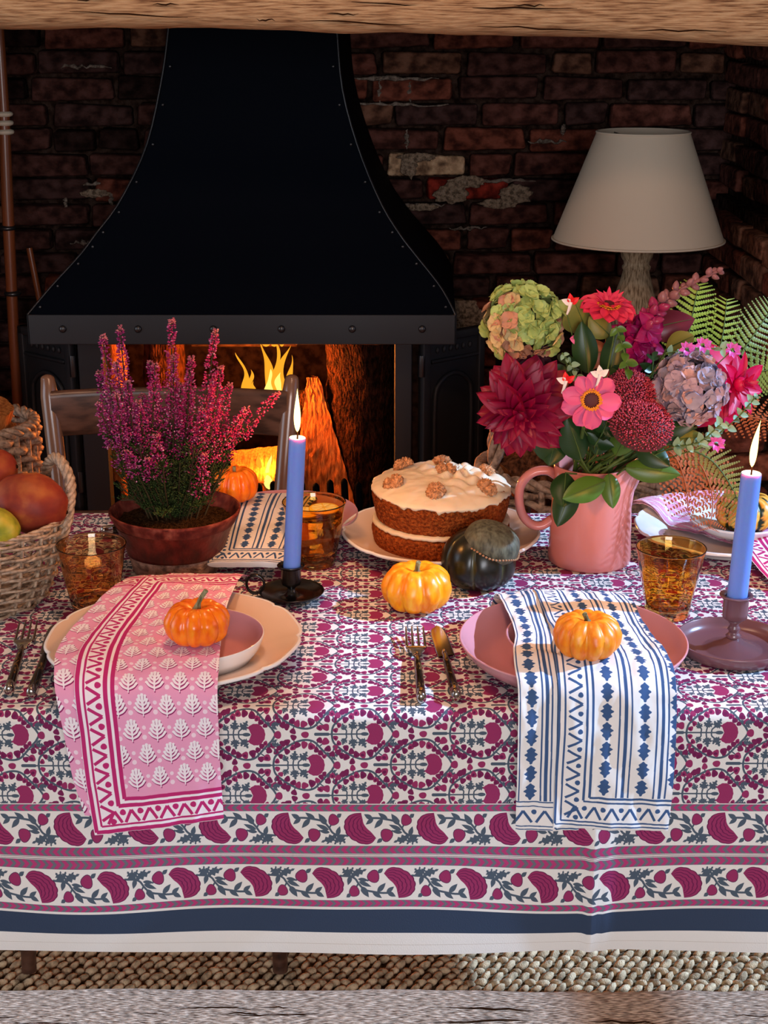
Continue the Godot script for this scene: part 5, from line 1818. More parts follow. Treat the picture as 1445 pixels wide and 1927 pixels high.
func cake() -> void:
	M.sponge = grained(mat("cake_crumb", Color(1.0, 0.92, 0.80), 0.9, 0.2), T.cake, Vector3(11, 11, 11), T.rough, 0.5)
	M.frosting = mat("cream_frosting", Color(0.88, 0.80, 0.69), 0.45, 0.4)
	M.frosting.subsurf_scatter_enabled = true
	M.frosting.subsurf_scatter_strength = 0.25
	M.walnut = grained(mat("walnut", Color(0.90, 0.65, 0.45), 0.55, 0.3), T.mottle, Vector3(25, 25, 25), T.fine, 0.05)
	var plate := single("cake_plate", dish([Vector2(0, 0.012), Vector2(0.38, 0.0), Vector2(0.46, 0.0), Vector2(0.50, 0.010), Vector2(0.7, 0.016), Vector2(0.95, 0.027), Vector2(1.0, 0.031), Vector2(0.985, 0.034), Vector2(0.93, 0.031), Vector2(0.72, 0.0215), Vector2(0.60, 0.0175), Vector2(0.3, 0.0165), Vector2(0, 0.0165)], 0.135, 8, 0.045), M.glaze_cream, "cream scalloped cake plate carrying the walnut cake", "plate", V(0.0785, TOP, 1.985))
	white_rim(plate, 0.135, 8, 0.045, 0.0325)
	var o := thing("walnut_cake", "two-layer walnut cake with cream filling and swirled frosting", "cake", V(0.0785, TOP + 0.0168, 1.985))
	var n := FastNoiseLite.new()
	n.seed = 40
	n.frequency = 1.0
	# bottom layer, filling, and the top layer that sits slightly tilted
	var layer := func(h: float, r0: float, r1: float, pleat0: float, pleat1: float) -> MB:
		var m := MB.new()
		var pr := [Vector2(0, 0), Vector2(r0 - 0.004, 0), Vector2(r0 - 0.001, 0.0015)]
		for k in 15:
			var t := k / 14.0
			pr.append(Vector2(lerpf(r0, r1, t) + 0.0015 * sin(PI * t), 0.003 + (h - 0.007) * t))
		pr.append(Vector2(r1 - 0.002, h - 0.002))
		pr.append(Vector2(r1 - 0.007, h))
		pr.append(Vector2(0, h))
		m.lathe(pr, 240, Vector3.ZERO, func(t: float, q: Vector2) -> Vector2:
			var v := q.y / h
			var w := smoothstep(pleat0 - 0.12, pleat0 + 0.05, v) * (1.0 - smoothstep(pleat1 - 0.1, pleat1 + 0.1, v)) if q.x > r0 * 0.8 else 0.0
			var ridge: float = pow(absf(sin(t * 36.0 + 1.5 * n.get_noise_1d(t * 3.0))), 0.6) - 0.7
			var c := Vector2(cos(t), sin(t)) * 2.0
			return Vector2(q.x * (1.0 + 0.018 * w * ridge + 0.012 * n.get_noise_3d(c.x, c.y, v * 2.0) + 0.006 * n.get_noise_3d(c.x * 9.0, c.y * 9.0, v * 14.0)), q.y * (1.0 + (0.04 * n.get_noise_2d(c.x, c.y) if v > 0.5 else 0.0))))
		return m
	part(o, "bottom_sponge", layer.call(0.031, 0.0915, 0.0945, 0.1, 0.75), M.sponge)
	var m := MB.new()
	m.lathe([Vector2(0, 0.030), Vector2(0.089, 0.030), Vector2(0.0935, 0.0305), Vector2(0.0950, 0.033), Vector2(0.0935, 0.0355), Vector2(0.088, 0.0365), Vector2(0, 0.0365)], 160, Vector3.ZERO, func(t: float, q: Vector2) -> Vector2:
		return Vector2(q.x * (1.0 + 0.012 * n.get_noise_2d(cos(t) * 6.0, sin(t) * 6.0)), q.y + (0.0018 * n.get_noise_2d(cos(t) * 9.0 + 5.0, sin(t) * 9.0) if q.x > 0.08 else 0.0)))
	part(o, "cream_filling", m, M.frosting)
	var tilt := Transform3D(Basis(Vector3(0, 0, 1), -0.02) * Basis(Vector3(1, 0, 0), 0.03), Vector3(-0.001, 0.0362, 0))
	part(o, "top_sponge", layer.call(0.046, 0.0885, 0.0945, 0.55, 0.95), M.sponge, tilt)
	# frosting: domed, dragged into curved swirls at the right, with a ragged edge
	var hz := func(r: float, t: float) -> float:
		var p := Vector2(cos(t), sin(t)) * r
		var q := p - Vector2(0.25, 0.25)
		var ang := atan2(q.y, q.x)
		var sw := sin(ang * 4.0 - q.length() * 9.0 + 0.6) * 0.5 + sin(ang * 7.0 + q.length() * 13.0) * 0.25
		var amt := smoothstep(-0.55, 0.35, p.x + p.y * 0.9) * (1.0 - 0.6 * pow(r, 4.0))
		return 0.0155 * (1.0 - pow(r, 2.4)) + amt * 0.0048 * (absf(sw) * 2.6 - 0.6) + 0.0016 * n.get_noise_2d(p.x * 3.5, p.y * 3.5) + 0.0004 * n.get_noise_2d(p.x * 16.0, p.y * 16.0)
	m = MB.new()
	m.surf(150, 40, func(a: float, b: float) -> Vector3:
		var t := a * TAU
		var edge := 0.0935 + 0.0028 * n.get_noise_2d(cos(t) * 3.0, sin(t) * 3.0 + 9.0) + 0.0016 * n.get_noise_2d(cos(t) * 11.0, sin(t) * 11.0)
		var r := 1.0 - b
		if b < 0.12:  # the lip that hangs over the side
			var k := b / 0.12
			var drip := 0.0045 + 0.006 * maxf(0.0, n.get_noise_2d(cos(t) * 5.0 + 20.0, sin(t) * 5.0)) + 0.003 * n.get_noise_2d(cos(t) * 14.0 + 3.0, sin(t) * 14.0)
			var x := edge + 0.0012 + 0.0016 * sin(PI * k)
			return Vector3(cos(t) * x, 0.0445 - drip * (1.0 - k) + hz.call(1.0, t), -sin(t) * x)
		r = (1.0 - (b - 0.12) / 0.88)
		return Vector3(cos(t) * r * edge, 0.0455 + hz.call(r, t) * smoothstep(0.0, 0.1, 1.0 - r + 0.06), -sin(t) * r * edge), true)
	part(o, "frosting", m, M.frosting, tilt)
	# walnut halves pressed into the frosting
	var wm := MB.new()
	wm.surf(64, 32, func(a: float, b: float) -> Vector3:
		var t := a * TAU
		var e := (b - 0.5) * PI
		var c := Vector3(cos(t) * cos(e), sin(e), -sin(t) * cos(e))
		var w: float = n.get_noise_3d(c.x * 2.6 + 4.0, c.y * 2.6, c.z * 2.6)
		var fold := 0.80 + 0.26 * pow(1.0 - minf(absf(w) * 3.2, 1.0), 1.3) + 0.10 * pow(1.0 - minf(absf(n.get_noise_3d(c.x * 4.2, c.y * 4.2 + 9.0, c.z * 4.2)) * 4.0, 1.0), 1.5)
		var groove := 1.0 - 0.36 * exp(-pow(c.x / 0.13, 2.0)) * clampf(c.y + 0.4, 0.0, 1.0)
		return Vector3(c.x * 0.0148, maxf(c.y, -0.35) * 0.0105, c.z * 0.0135) * fold * groove, true)
	var half: ArrayMesh = wm.mesh()
	var spots := [[-0.066, 0.026, "on the left shoulder of the cake"], [-0.010, 0.063, "at the front of the cake"], [0.060, 0.042, "at the right front of the cake"], [-0.052, -0.042, "on the far left of the cake"], [0.002, -0.060, "at the very back of the cake"], [0.006, -0.012, "in the middle of the cake"], [0.064, -0.034, "on the far right of the cake"]]
	for k in spots.size():
		var s: Array = spots[k]
		var rr := Vector2(s[0], s[1]).length() / 0.0935
		var t := atan2(-s[1], s[0])
		var y: float = 0.0455 + hz.call(rr, t)
		var p: Vector3 = tilt * Vector3(s[0], y + 0.0022, s[1])
		var w := part(self, "walnut_half", half, M.walnut)
		w.position = o.position + p
		var nrm := Vector3(s[0], 0.12, s[1]).normalized()
		w.basis = along(nrm) * Basis(Vector3(0, 1, 0), k * 1.3)
		tag(w, "walnut half pressed into the frosting " + s[2], "walnut", "walnut halves on the cake")


# ---------------------------------------------------------------- flowers
# a petal or leaf along +y, its face towards +z
func blade(ln: float, wd: float, cup: float, curl: float, tip: float, nu := 6, nv := 8, notch := 0.0, ruffle := 0.0, blunt := 0.75) -> MB:
	var m := MB.new()
	m.surf(nu, nv, func(a: float, b: float) -> Vector3:
		var u := a * 2.0 - 1.0
		var w: float = wd * pow(maxf(sin(PI * pow(clampf(b * 0.97 + 0.03, 0, 1), tip)), 0.0), blunt)
		if b > 0.999:
			w = 0.0
		var y := ln * b - notch * ln * exp(-pow(u / 0.35, 2.0)) * pow(b, 6.0)
		return Vector3(u * w, y, cup * u * u * w + curl * ln * b * b + ruffle * sin(u * 5.0 + b * 3.0) * b))
	return m


func petal_at(head: Basis, ang: float, elev: float, off: float, lift: float, scale := Vector3.ONE) -> Transform3D:
	var rad := Vector3(cos(ang), sin(ang), 0)
	var y := rad * cos(elev) + Vector3(0, 0, 1) * sin(elev)
	var z := -rad * sin(elev) + Vector3(0, 0, 1) * cos(elev)
	var b := head * Basis(y.cross(z), y, z) * Basis.from_scale(scale)
	return Transform3D(b, head * (rad * off + Vector3(0, 0, lift)))


func stem_part(o: Node3D, mouth: Vector3, start: Vector3, r := 0.0022, bend := Vector3.ZERO) -> void:
	var m := MB.new()
	var a := start
	var c := mouth - o.position
	m.tube(curve3([a, a.lerp(c, 0.45) + bend, c, c + Vector3(0, -0.06, 0) * 1.0], 14), r, 7)
	part(o, "stem", m, M.stem_green)


func mouth_point(k: float) -> Vector3:
	return V(0.281 + 0.026 * cos(k * 2.4), TOP + 0.125, 1.952 + 0.026 * sin(k * 2.4))


func bouquet() -> void:
	M.stem_green = mat("green_stem", Color(0.30, 0.38, 0.16), 0.55, 0.4)
	var leafy := func(c: Color, back: Color, rough := 0.45) -> StandardMaterial3D:
		var m := mat("leaf", c, rough, 0.4)
		m.backlight_enabled = true
		m.backlight = back
		return m
	M.leaf_dark = leafy.call(Color(0.13, 0.23, 0.10), Color(0.12, 0.16, 0.05), 0.35)
	M.leaf_mid = leafy.call(Color(0.28, 0.40, 0.13), Color(0.2, 0.25, 0.06), 0.35)
	M.leaf_sage = leafy.call(Color(0.50, 0.62, 0.50), Color(0.2, 0.22, 0.12))
	M.leaf_burgundy = leafy.call(Color(0.42, 0.13, 0.17), Color(0.2, 0.05, 0.05), 0.3)
	M.leaf_rust = leafy.call(Color(0.66, 0.34, 0.20), Color(0.25, 0.12, 0.05))
	M.leaf_olive = leafy.call(Color(0.50, 0.48, 0.20), Color(0.2, 0.18, 0.06))
	M.dahlia = leafy.call(Color(0.52, 0.0, 0.18), Color(0.16, 0.0, 0.05), 0.45)
	M.dahlia_dark = leafy.call(Color(0.24, 0.03, 0.12), Color(0.08, 0.01, 0.04), 0.45)
	M.fuchsia = leafy.call(Color(0.76, 0.01, 0.27), Color(0.2, 0.01, 0.06), 0.45)
	M.magenta = leafy.call(Color(0.62, 0.04, 0.32), Color(0.25, 0.02, 0.12), 0.5)
	M.zinnia = leafy.call(Color(0.83, 0.34, 0.52), Color(0.2, 0.07, 0.10), 0.5)
	M.coral = leafy.call(Color(0.86, 0.20, 0.32), Color(0.2, 0.04, 0.06), 0.5)
	M.yolk = mat("yellow_florets", Color(0.95, 0.60, 0.10), 0.6)
	M.eye = mat("dark_red_disc", Color(0.28, 0.05, 0.07), 0.7)
	for k in 4:
		M["hyd_green%d" % k] = leafy.call([Color(0.68, 0.74, 0.42), Color(0.60, 0.64, 0.33), Color(0.78, 0.66, 0.45), Color(0.76, 0.52, 0.40)][k], Color(0.3, 0.3, 0.15), 0.5)
		M["hyd_mauve%d" % k] = leafy.call([Color(0.62, 0.53, 0.58), Color(0.58, 0.56, 0.64), Color(0.72, 0.56, 0.54), Color(0.52, 0.46, 0.50)][k], Color(0.25, 0.2, 0.22), 0.55)
	M.hyd_core = mat("flower_core", Color(0.25, 0.24, 0.12), 0.9)
	M.sedum = vcol(mat("sedum_buds", Color(1, 1, 1), 0.5))
	M.salvia_red = leafy.call(Color(0.88, 0.06, 0.08), Color(0.3, 0.03, 0.03))
	M.salvia_white = leafy.call(Color(0.93, 0.88, 0.85), Color(0.4, 0.35, 0.33))
	M.orchid = leafy.call(Color(0.78, 0.32, 0.66), Color(0.3, 0.1, 0.25))
	M.snap_bud = leafy.call(Color(0.56, 0.36, 0.36), Color(0.25, 0.12, 0.1), 0.3)
	M.snap_bud2 = leafy.call(Color(0.60, 0.16, 0.32), Color(0.25, 0.06, 0.1), 0.3)
	M.fern = leafy.call(Color(0.54, 0.62, 0.20), Color(0.3, 0.32, 0.08))
	M.fern2 = leafy.call(Color(0.46, 0.52, 0.20), Color(0.25, 0.27, 0.07))
	M.bracken = leafy.call(Color(0.68, 0.36, 0.19), Color(0.3, 0.13, 0.05), 0.7)
	var r := RandomNumberGenerator.new()
	r.seed = 23

	dahlia("deep crimson dahlia, the largest flower, at the left of the jug", V(0.174, 0.984, 1.865), Vector3(-0.25, -0.12, 1.0), 0.064, M.dahlia, 9, mouth_point(0.0), 5)
	dahlia("small dark purple dahlia half hidden above the crimson dahlia", V(0.198, 1.048, 1.925), Vector3(0.2, 0.25, 1.0), 0.027, M.dahlia_dark, 6, mouth_point(1.0), 6)
	dahlia("bright fuchsia dahlia at the right edge of the bouquet", V(0.466, 1.006, 1.935), Vector3(0.55, 0.25, 0.75), 0.058, M.fuchsia, 3, mouth_point(2.0), 7)
	dahlia("ruffled magenta flower below the snapdragon", V(0.337, 1.060, 1.955), Vector3(0.25, 0.35, 0.9), 0.040, M.magenta, 5, mouth_point(3.0), 8)
	dahlia("magenta flower low in shadow behind the pink zinnia", V(0.305, 1.015, 1.925), Vector3(0.1, 0.1, 1.0), 0.036, M.magenta, 5, mouth_point(3.4), 9)
	zinnia("pink zinnia with a yellow-ringed dark eye facing the table", V(0.253, 1.019, 1.80), Vector3(0.02, 0.10, 1.0), 0.031, M.zinnia, 9, 0.12, mouth_point(4.0))
	zinnia("coral red zinnia at the top of the bouquet seen from the side", V(0.287, 1.113, 1.92), Vector3(0.1, 1.0, 0.35), 0.034, M.coral, 13, 0.02, mouth_point(5.0))
	hydrangea("pale green hydrangea head at the upper left of the bouquet", V(0.182, 1.087, 1.945), 0.051, "hyd_green", 135, 1, mouth_point(6.0), Vector3(-0.2, 0.25, 1.0))
	hydrangea("dusky mauve hydrangea head at the right of the bouquet", V(0.390, 1.013, 1.885), 0.045, "hyd_mauve", 125, 2, mouth_point(7.0), Vector3(0.15, 0.15, 1.0))
	sedum("crimson sedum head of tiny buds beside the pink zinnia", V(0.308, 1.008, 1.872), Vector3(0.0, 0.75, 0.65), 0.036, 1, mouth_point(8.0))
	sedum("wide crimson sedum head just above the jug's spout", V(0.322, 0.976, 1.838), Vector3(0.1, 0.8, 0.6), 0.041, 2, mouth_point(9.0))
	snapdragon(r)
	# ---- fern fronds
	frond("upright light green fern frond behind the mauve hydrangea", [V(0.405, 0.99, 2.02), V(0.416, 1.06, 2.035), V(0.427, 1.118, 2.05)], 0.036, 15, M.fern, false, mouth_point(2.2))
	frond("green fern frond leaning right of the upright one", [V(0.43, 0.97, 2.03), V(0.463, 1.03, 2.055), V(0.474, 1.092, 2.08)], 0.030, 16, M.fern, false, mouth_point(2.5))
	frond("green fern frond arching out of the frame at the right", [V(0.44, 0.96, 2.02), V(0.500, 1.03, 2.06), V(0.545, 1.080, 2.10)], 0.036, 18, M.fern2, false, mouth_point(2.8))
	frond("olive fern frond spreading low behind the fuchsia dahlia", [V(0.43, 0.95, 2.0), V(0.50, 0.995, 2.03), V(0.56, 1.005, 2.04)], 0.036, 18, M.fern2, false, mouth_point(3.1))
	frond("greenish fern frond hanging over the white plate", [V(0.36, 0.93, 1.93), V(0.425, 0.912, 1.92), V(0.462, 0.868, 1.91), V(0.478, 0.825, 1.905)], 0.030, 22, M.leaf_olive, false, mouth_point(2.0))
	frond("rust brown bracken frond drooping in front of the log basket", [V(0.365, 0.925, 1.93), V(0.385, 0.91, 1.915), V(0.398, 0.875, 1.905), V(0.402, 0.838, 1.90)], 0.036, 11, M.bracken, true, mouth_point(1.8))
	frond("rust brown bracken frond pointing down at the pink napkin", [V(0.38, 0.93, 1.94), V(0.415, 0.905, 1.92), V(0.432, 0.865, 1.90), V(0.430, 0.822, 1.89)], 0.038, 12, M.bracken, true, mouth_point(1.6))
	frond("rust brown bracken frond spreading at the far right edge", [V(0.44, 0.95, 1.97), V(0.49, 0.955, 1.96), V(0.535, 0.945, 1.95)], 0.030, 11, M.bracken, true, mouth_point(2.6))
	# ---- broad leaves round the rim of the jug
	var rim := [
		[0.246, 0.885, 1.885, -0.32, -0.75, 0.45, 0.058, 0.017, 0, "dark green leaf hanging over the jug's rim at the left"],
		[0.236, 0.900, 1.885, -0.10, -0.45, 0.75, 0.05, 0.018, 0, "dark green leaf lying on the jug's rim"],
		[0.285, 0.893, 1.87, -0.75, -0.12, 0.5, 0.062, 0.017, 1, "broad mid green leaf across the front of the jug's rim"],
		[0.292, 0.900, 1.88, 0.1, -0.8, 0.5, 0.044, 0.013, 1, "green leaf pointing down over the middle of the jug's rim"],
		[0.315, 0.906, 1.89, 1.0, -0.02, 0.25, 0.070, 0.016, 1, "bright green leaf reaching right over the jug's spout"],
		[0.300, 0.925, 1.88, 0.2, 0.8, 0.5, 0.045, 0.016, 1, "small green leaf standing up below the sedum"],
		[0.235, 0.925, 1.89, -0.7, 0.5, 0.4, 0.055, 0.02, 0, "dark leaf under the crimson dahlia"],
		[0.255, 0.920, 1.88, -0.3, 0.9, 0.3, 0.06, 0.02, 0, "dark leaf rising behind the zinnia's stem at the left"],
		[0.275, 0.925, 1.885, 0.2, 1.0, 0.2, 0.065, 0.02, 0, "dark leaf rising behind the zinnia's stem at the right"],
		[0.262, 1.03, 1.90, -0.15, 1.0, 0.15, 0.065, 0.017, 0, "long dark leaf under the coral zinnia at the left"],
		[0.288, 1.02, 1.90, 0.15, 1.0, 0.15, 0.07, 0.016, 0, "long dark leaf under the coral zinnia at the right"],
		[0.35, 0.955, 1.885, 0.8, 0.35, 0.4, 0.05, 0.02, 0, "dark round leaf below the mauve hydrangea"],
		[0.375, 0.948, 1.875, 0.7, 0.25, 0.5, 0.035, 0.012, 4, "yellow-green leaf below the mauve hydrangea"],
		[0.345, 1.070, 1.975, 0.9, 0.28, 0.1, 0.066, 0.022, 2, "wide burgundy leaf behind the snapdragon"],
		[0.262, 1.075, 1.935, -0.3, 0.8, 0.5, 0.05, 0.024, 4, "olive leaf behind the green hydrangea"],
		[0.245, 1.048, 1.92, 0.9, 0.25, 0.4, 0.048, 0.02, 3, "rust red leaf right of the green hydrangea"],
		[0.268, 1.068, 1.91, -0.85, 0.25, 0.4, 0.032, 0.01, 5, "dusty pink petal-like leaf under the coral zinnia at the left"],
		[0.29, 1.075, 1.915, -0.7, 0.7, 0.1, 0.036, 0.016, 4, "olive bract under the coral zinnia"],
		[0.37, 1.05, 1.95, 0.6, 0.5, 0.5, 0.04, 0.016, 4, "olive leaf between the magenta flower and the ferns"],
		[0.225, 0.955, 1.90, -0.2, -0.6, 0.6, 0.05, 0.02, 0, "dark leaf behind the crimson dahlia's lower petals"],
		[0.33, 0.935, 1.90, 0.7, -0.35, 0.5, 0.05, 0.017, 0, "dark leaf under the wide sedum head"]]
	var mats := [M.leaf_dark, M.leaf_mid, M.leaf_burgundy, M.leaf_rust, M.leaf_olive, M.zinnia]
	for q in rim:
		var o := thing("leaf", q[9], "leaf", V(q[0], q[1], q[2]), 0.0, "leaves in the bouquet")
		var dir := Vector3(q[3], q[4], q[5]).normalized()
		var lf := blade(q[6], q[7], -0.35, -0.22, 0.85, 8, 14)
		# the leaf's face turned to the room
		var y := dir
		var x := y.cross(Vector3(0, 0.5, 1).normalized()).normalized()
		var bl := part(o, "blade", lf, mats[q[8]], Transform3D(Basis(x, y, x.cross(y)), Vector3.ZERO))
		stem_part(o, mouth_point(q[0] * 90.0) + Vector3(0, -0.01, 0), Vector3.ZERO, 0.0013)
		var rib := MB.new()
		var pts := []
		for k in 9:
			var b := k / 8.0 * 0.95
			pts.append(Vector3(0, q[6] * b, -0.22 * q[6] * b * b + 0.0004))
		rib.tube(pts, [0.0009, 0.0008, 0.0007, 0.0007, 0.0006, 0.0005, 0.0004, 0.0003, 0.0002], 5)
		part(bl, "midrib", rib, M.stem_green)
	# ---- sprigs of small grey-green leaves
	sprig("grey-green oregano sprig under the mauve hydrangea", [V(0.37, 0.94, 1.87), V(0.40, 0.95, 1.855), V(0.425, 0.975, 1.85)], 9, M.leaf_sage, r, 0.013)
	sprig("grey-green oregano sprig crossing the fuchsia dahlia", [V(0.42, 0.945, 1.88), V(0.45, 0.975, 1.875), V(0.472, 1.005, 1.872)], 8, M.leaf_sage, r, 0.012)
	sprig("fresh green sprig hanging in front of the magenta flower", [V(0.287, 1.100, 1.85), V(0.296, 1.075, 1.845), V(0.305, 1.045, 1.85)], 6, M.leaf_mid, r, 0.014)
	sprig("grey-green sprig with lilac flowers above the mauve hydrangea", [V(0.36, 1.055, 1.90), V(0.395, 1.062, 1.895), V(0.43, 1.062, 1.895)], 7, M.leaf_sage, r, 0.010)
	sprig("thin leafy sprig between the green hydrangea and the coral zinnia", [V(0.225, 1.06, 1.88), V(0.24, 1.04, 1.875), V(0.25, 1.015, 1.88)], 7, M.leaf_sage, r, 0.010)
	sprig("dark leafy sprig filling the middle of the bouquet", [V(0.27, 0.94, 1.87), V(0.285, 0.975, 1.87), V(0.29, 1.03, 1.885)], 8, M.leaf_dark, r, 0.022)
	sprig("dark leafy sprig standing behind the crimson dahlia", [V(0.25, 0.93, 1.90), V(0.235, 0.98, 1.905), V(0.235, 1.04, 1.91)], 8, M.leaf_dark, r, 0.024)
	sprig("dark leafy sprig behind the sedum heads", [V(0.31, 0.93, 1.91), V(0.34, 0.98, 1.92), V(0.35, 1.04, 1.93)], 8, M.leaf_dark, r, 0.024)
	# ---- little salvia and oregano flowers
	for q in [[0.236, 1.120, 1.90, "red-lipped white salvia flower right of the green hydrangea"], [0.2215, 1.042, 1.80, "red-lipped white salvia flower left of the pink zinnia"], [0.2625, 1.050, 1.80, "white salvia flower standing over the pink zinnia"]]:
		var o := thing("salvia_flower", q[3], "flower", V(q[0], q[1], q[2]), 0.0, "salvia flowers")
		for k in 3:
			part(o, "lip", blade(0.011, 0.0045, 0.3, -0.4, 0.6, 4, 5), M.salvia_white if k == 2 or q[0] > 0.26 else M.salvia_red, petal_at(Basis(), 0.6 + k * 1.1, 0.4, 0.001, 0.0))
		var m := MB.new()
		m.tube([Vector3(0, 0.001, 0), Vector3(-0.002, -0.008, 0), Vector3(-0.004, -0.015, -0.002)], [0.0026, 0.002, 0.0013], 7)
		part(o, "throat", m, M.salvia_white)
		stem_part(o, mouth_point(q[1] * 40.0), Vector3(-0.004, -0.015, -0.002), 0.0008)
	for q in [[0.385, 1.063, 1.89, "lilac oregano flowers above the mauve hydrangea at the left"], [0.405, 1.068, 1.892, "lilac oregano flowers above the mauve hydrangea in the middle"], [0.445, 1.060, 1.90, "lilac oregano flowers beside the fuchsia dahlia"], [0.4215, 0.950, 1.85, "single lilac flower hanging below the oregano sprig"]]:
		var o := thing("oregano_flower", q[3], "flower", V(q[0], q[1], q[2]), 0.0, "oregano flowers")
		for k in 9:
			part(o, "petal", blade(0.008, 0.0034, 0.3, -0.3, 0.6, 4, 4), M.orchid, petal_at(facing(Vector3(0, 0.4, 1)), k * 2.4, 0.3 + 0.12 * (k % 4), 0.002 + 0.001 * (k % 3), 0.0))
		stem_part(o, mouth_point(q[0] * 30.0), Vector3.ZERO, 0.0007)


func dahlia(label: String, at: Vector3, face: Vector3, radius: float, m: Material, rings: int, mouth: Vector3, sd: int) -> void:
	var o := thing("dahlia", label, "flower", at)
	var r := RandomNumberGenerator.new()
	r.seed = sd
	var head := facing(face.normalized())
	var shapes: Array[ArrayMesh] = []
	for k in 4:
		shapes.append(blade(radius, radius * (0.20 + 0.03 * k), 0.42 - 0.05 * k, -0.10 - 0.07 * k, 0.86, 6, 8, 0.0, radius * 0.015).mesh())
	for ring in rings:
		var t := float(ring) / maxf(rings - 1, 1)   # 0 = innermost
		var n := int(lerpf(6, 13 if rings > 6 else 8, t))
		var el := lerpf(1.25, -0.22, pow(t, 0.85))
		var ln := lerpf(0.40, 1.08, pow(t, 0.8))
		for k in n:
			var a := TAU * (k + 0.5 * (ring % 2) + r.randf_range(-0.12, 0.12)) / n
			var s := ln * r.randf_range(0.9, 1.08)
			part(o, "petal", shapes[r.randi_range(0, 3)], m, petal_at(head, a, el + r.randf_range(-0.12, 0.12), radius * 0.06 * t, -radius * 0.28 * t, Vector3(s * lerpf(0.8, 1.15, t), s, s)))
	var core := MB.new()
	core.ball(Vector3.ZERO, Vector3.ONE * radius * 0.17, 12, 8)
	part(o, "heart", core, m, Transform3D(head, head * Vector3(0, 0, radius * 0.02)))
	stem_part(o, mouth, head * Vector3(0, 0, -radius * 0.3), 0.0026)


func zinnia(label: String, at: Vector3, face: Vector3, radius: float, m: Material, n: int, elev: float, mouth: Vector3) -> void:
	var o := thing("zinnia", label, "flower", at)
	var head := facing(face.normalized())
	var r := RandomNumberGenerator.new()
	r.seed = n
	var pt: ArrayMesh = blade(radius, radius * 0.37, 0.35, -0.16, 1.35, 8, 10, 0.08, radius * 0.02, 0.5).mesh()
	for k in n:
		var s := r.randf_range(0.88, 1.05)
		part(o, "petal", pt, m, petal_at(head, TAU * (k + r.randf_range(-0.15, 0.15)) / n, elev + r.randf_range(-0.1, 0.1), radius * 0.18, -0.001 * (k % 3), Vector3(s, s, s)))
	if n > 10:
		# the double coral one: an inner tuft of narrow upright petals
		var tuft: ArrayMesh = blade(radius * 0.55, radius * 0.10, 0.5, -0.25, 0.7, 4, 6).mesh()
		for k in 26:
			part(o, "inner_petal", tuft, m, petal_at(head, k * 2.4, 0.55 + 0.5 * (k % 3) * 0.5, radius * (0.12 + 0.1 * (k % 3)), 0.002, Vector3.ONE * r.randf_range(0.8, 1.1)))
	var eye := MB.new()
	eye.ball(Vector3.ZERO, Vector3(radius * 0.36, radius * 0.36, radius * 0.14), 20, 10)
	var disc := part(o, "disc", eye, M.eye, Transform3D(head, Vector3.ZERO))
	eye = MB.new()
	for k in 44:
		var a := TAU * k / 22.0 + (0.14 if k >= 22 else 0.0)
		var q := radius * (0.40 if k < 22 else 0.34) * r.randf_range(0.95, 1.06)
		var c := Vector3(cos(a) * q, sin(a) * q, radius * (0.05 if k < 22 else 0.11))
		for j in 4:
			eye.ball(c + Vector3(cos(j * TAU / 4.0 + a), sin(j * TAU / 4.0 + a), 0.4) * radius * 0.03, Vector3.ONE * radius * 0.026, 5, 4)
	part(disc, "floret_ring", eye, M.yolk, Transform3D(), "ring of yellow florets").set_meta("kind", "stuff")
	eye = MB.new()
	eye.lathe([Vector2(0.002, -0.014), Vector2(radius * 0.2, -0.008), Vector2(radius * 0.26, 0.0), Vector2(0, 0.0)], 16)
	part(o, "calyx", eye, M.stem_green, Transform3D(head * Basis(Vector3(1, 0, 0), PI / 2), head * Vector3(0, 0, -0.001)))
	stem_part(o, mouth, head * Vector3(0, 0, -0.012), 0.0028)


func hydrangea(label: String, at: Vector3, radius: float, key: String, n: int, sd: int, mouth: Vector3, face: Vector3) -> void:
	var o := thing("hydrangea", label, "flower", at)
	var r := RandomNumberGenerator.new()
	r.seed = sd
	var kinds: Array[ArrayMesh] = []
	for k in 5:
		var m := MB.new()
		for j in 4:
			var p := blade(0.0118, 0.0078, 0.35, r.randf_range(-0.45, 0.3), 0.9, 6, 7, 0.0, 0.0008, 0.45)
			m.add(p, petal_at(Basis(), TAU * j / 4.0 + r.randf_range(-0.2, 0.2), r.randf_range(0.05, 0.55), 0.0008, 0.0))
		m.ball(Vector3(0, 0, 0.0012), Vector3.ONE * 0.0013, 6, 5)
		kinds.append(m.mesh())
	var core := MB.new()
	core.ball(Vector3.ZERO, Vector3.ONE * radius * 0.72, 20, 14)
	part(o, "core", core, M.hyd_core)
	for k in n:
		# evenly over the sphere, less on the back
		var y := 1.0 - 2.0 * (k + 0.5) / n
		var a := k * 2.39996
		var d := Vector3(sqrt(1 - y * y) * cos(a), y, sqrt(1 - y * y) * sin(a))
		d = (d + 0.12 * Vector3(r.randf_range(-1, 1), r.randf_range(-1, 1), r.randf_range(-1, 1))).normalized()
		var rr := radius * r.randf_range(0.84, 1.04) * (0.92 + 0.1 * nz.get_noise_3d(d.x * 2.0 + sd, d.y * 2.0, d.z * 2.0))
		var low := clampf(0.5 - d.y * 0.7 - d.x * 0.4, 0.0, 1.0) if sd == 1 else r.randf()
		var which := 0 if r.randf() > low else r.randi_range(1, 3)
		var b := facing((d + 0.35 * Vector3(r.randf_range(-1, 1), r.randf_range(-1, 1), r.randf_range(-1, 1))).normalized(), r.randf() * TAU) * Basis.from_scale(Vector3.ONE * r.randf_range(0.85, 1.25))
		part(o, "floret", kinds[r.randi_range(0, 4)], M["%s%d" % [key, which]], Transform3D(b, d * rr))
	stem_part(o, mouth, Vector3(0, -radius * 0.5, 0), 0.003)


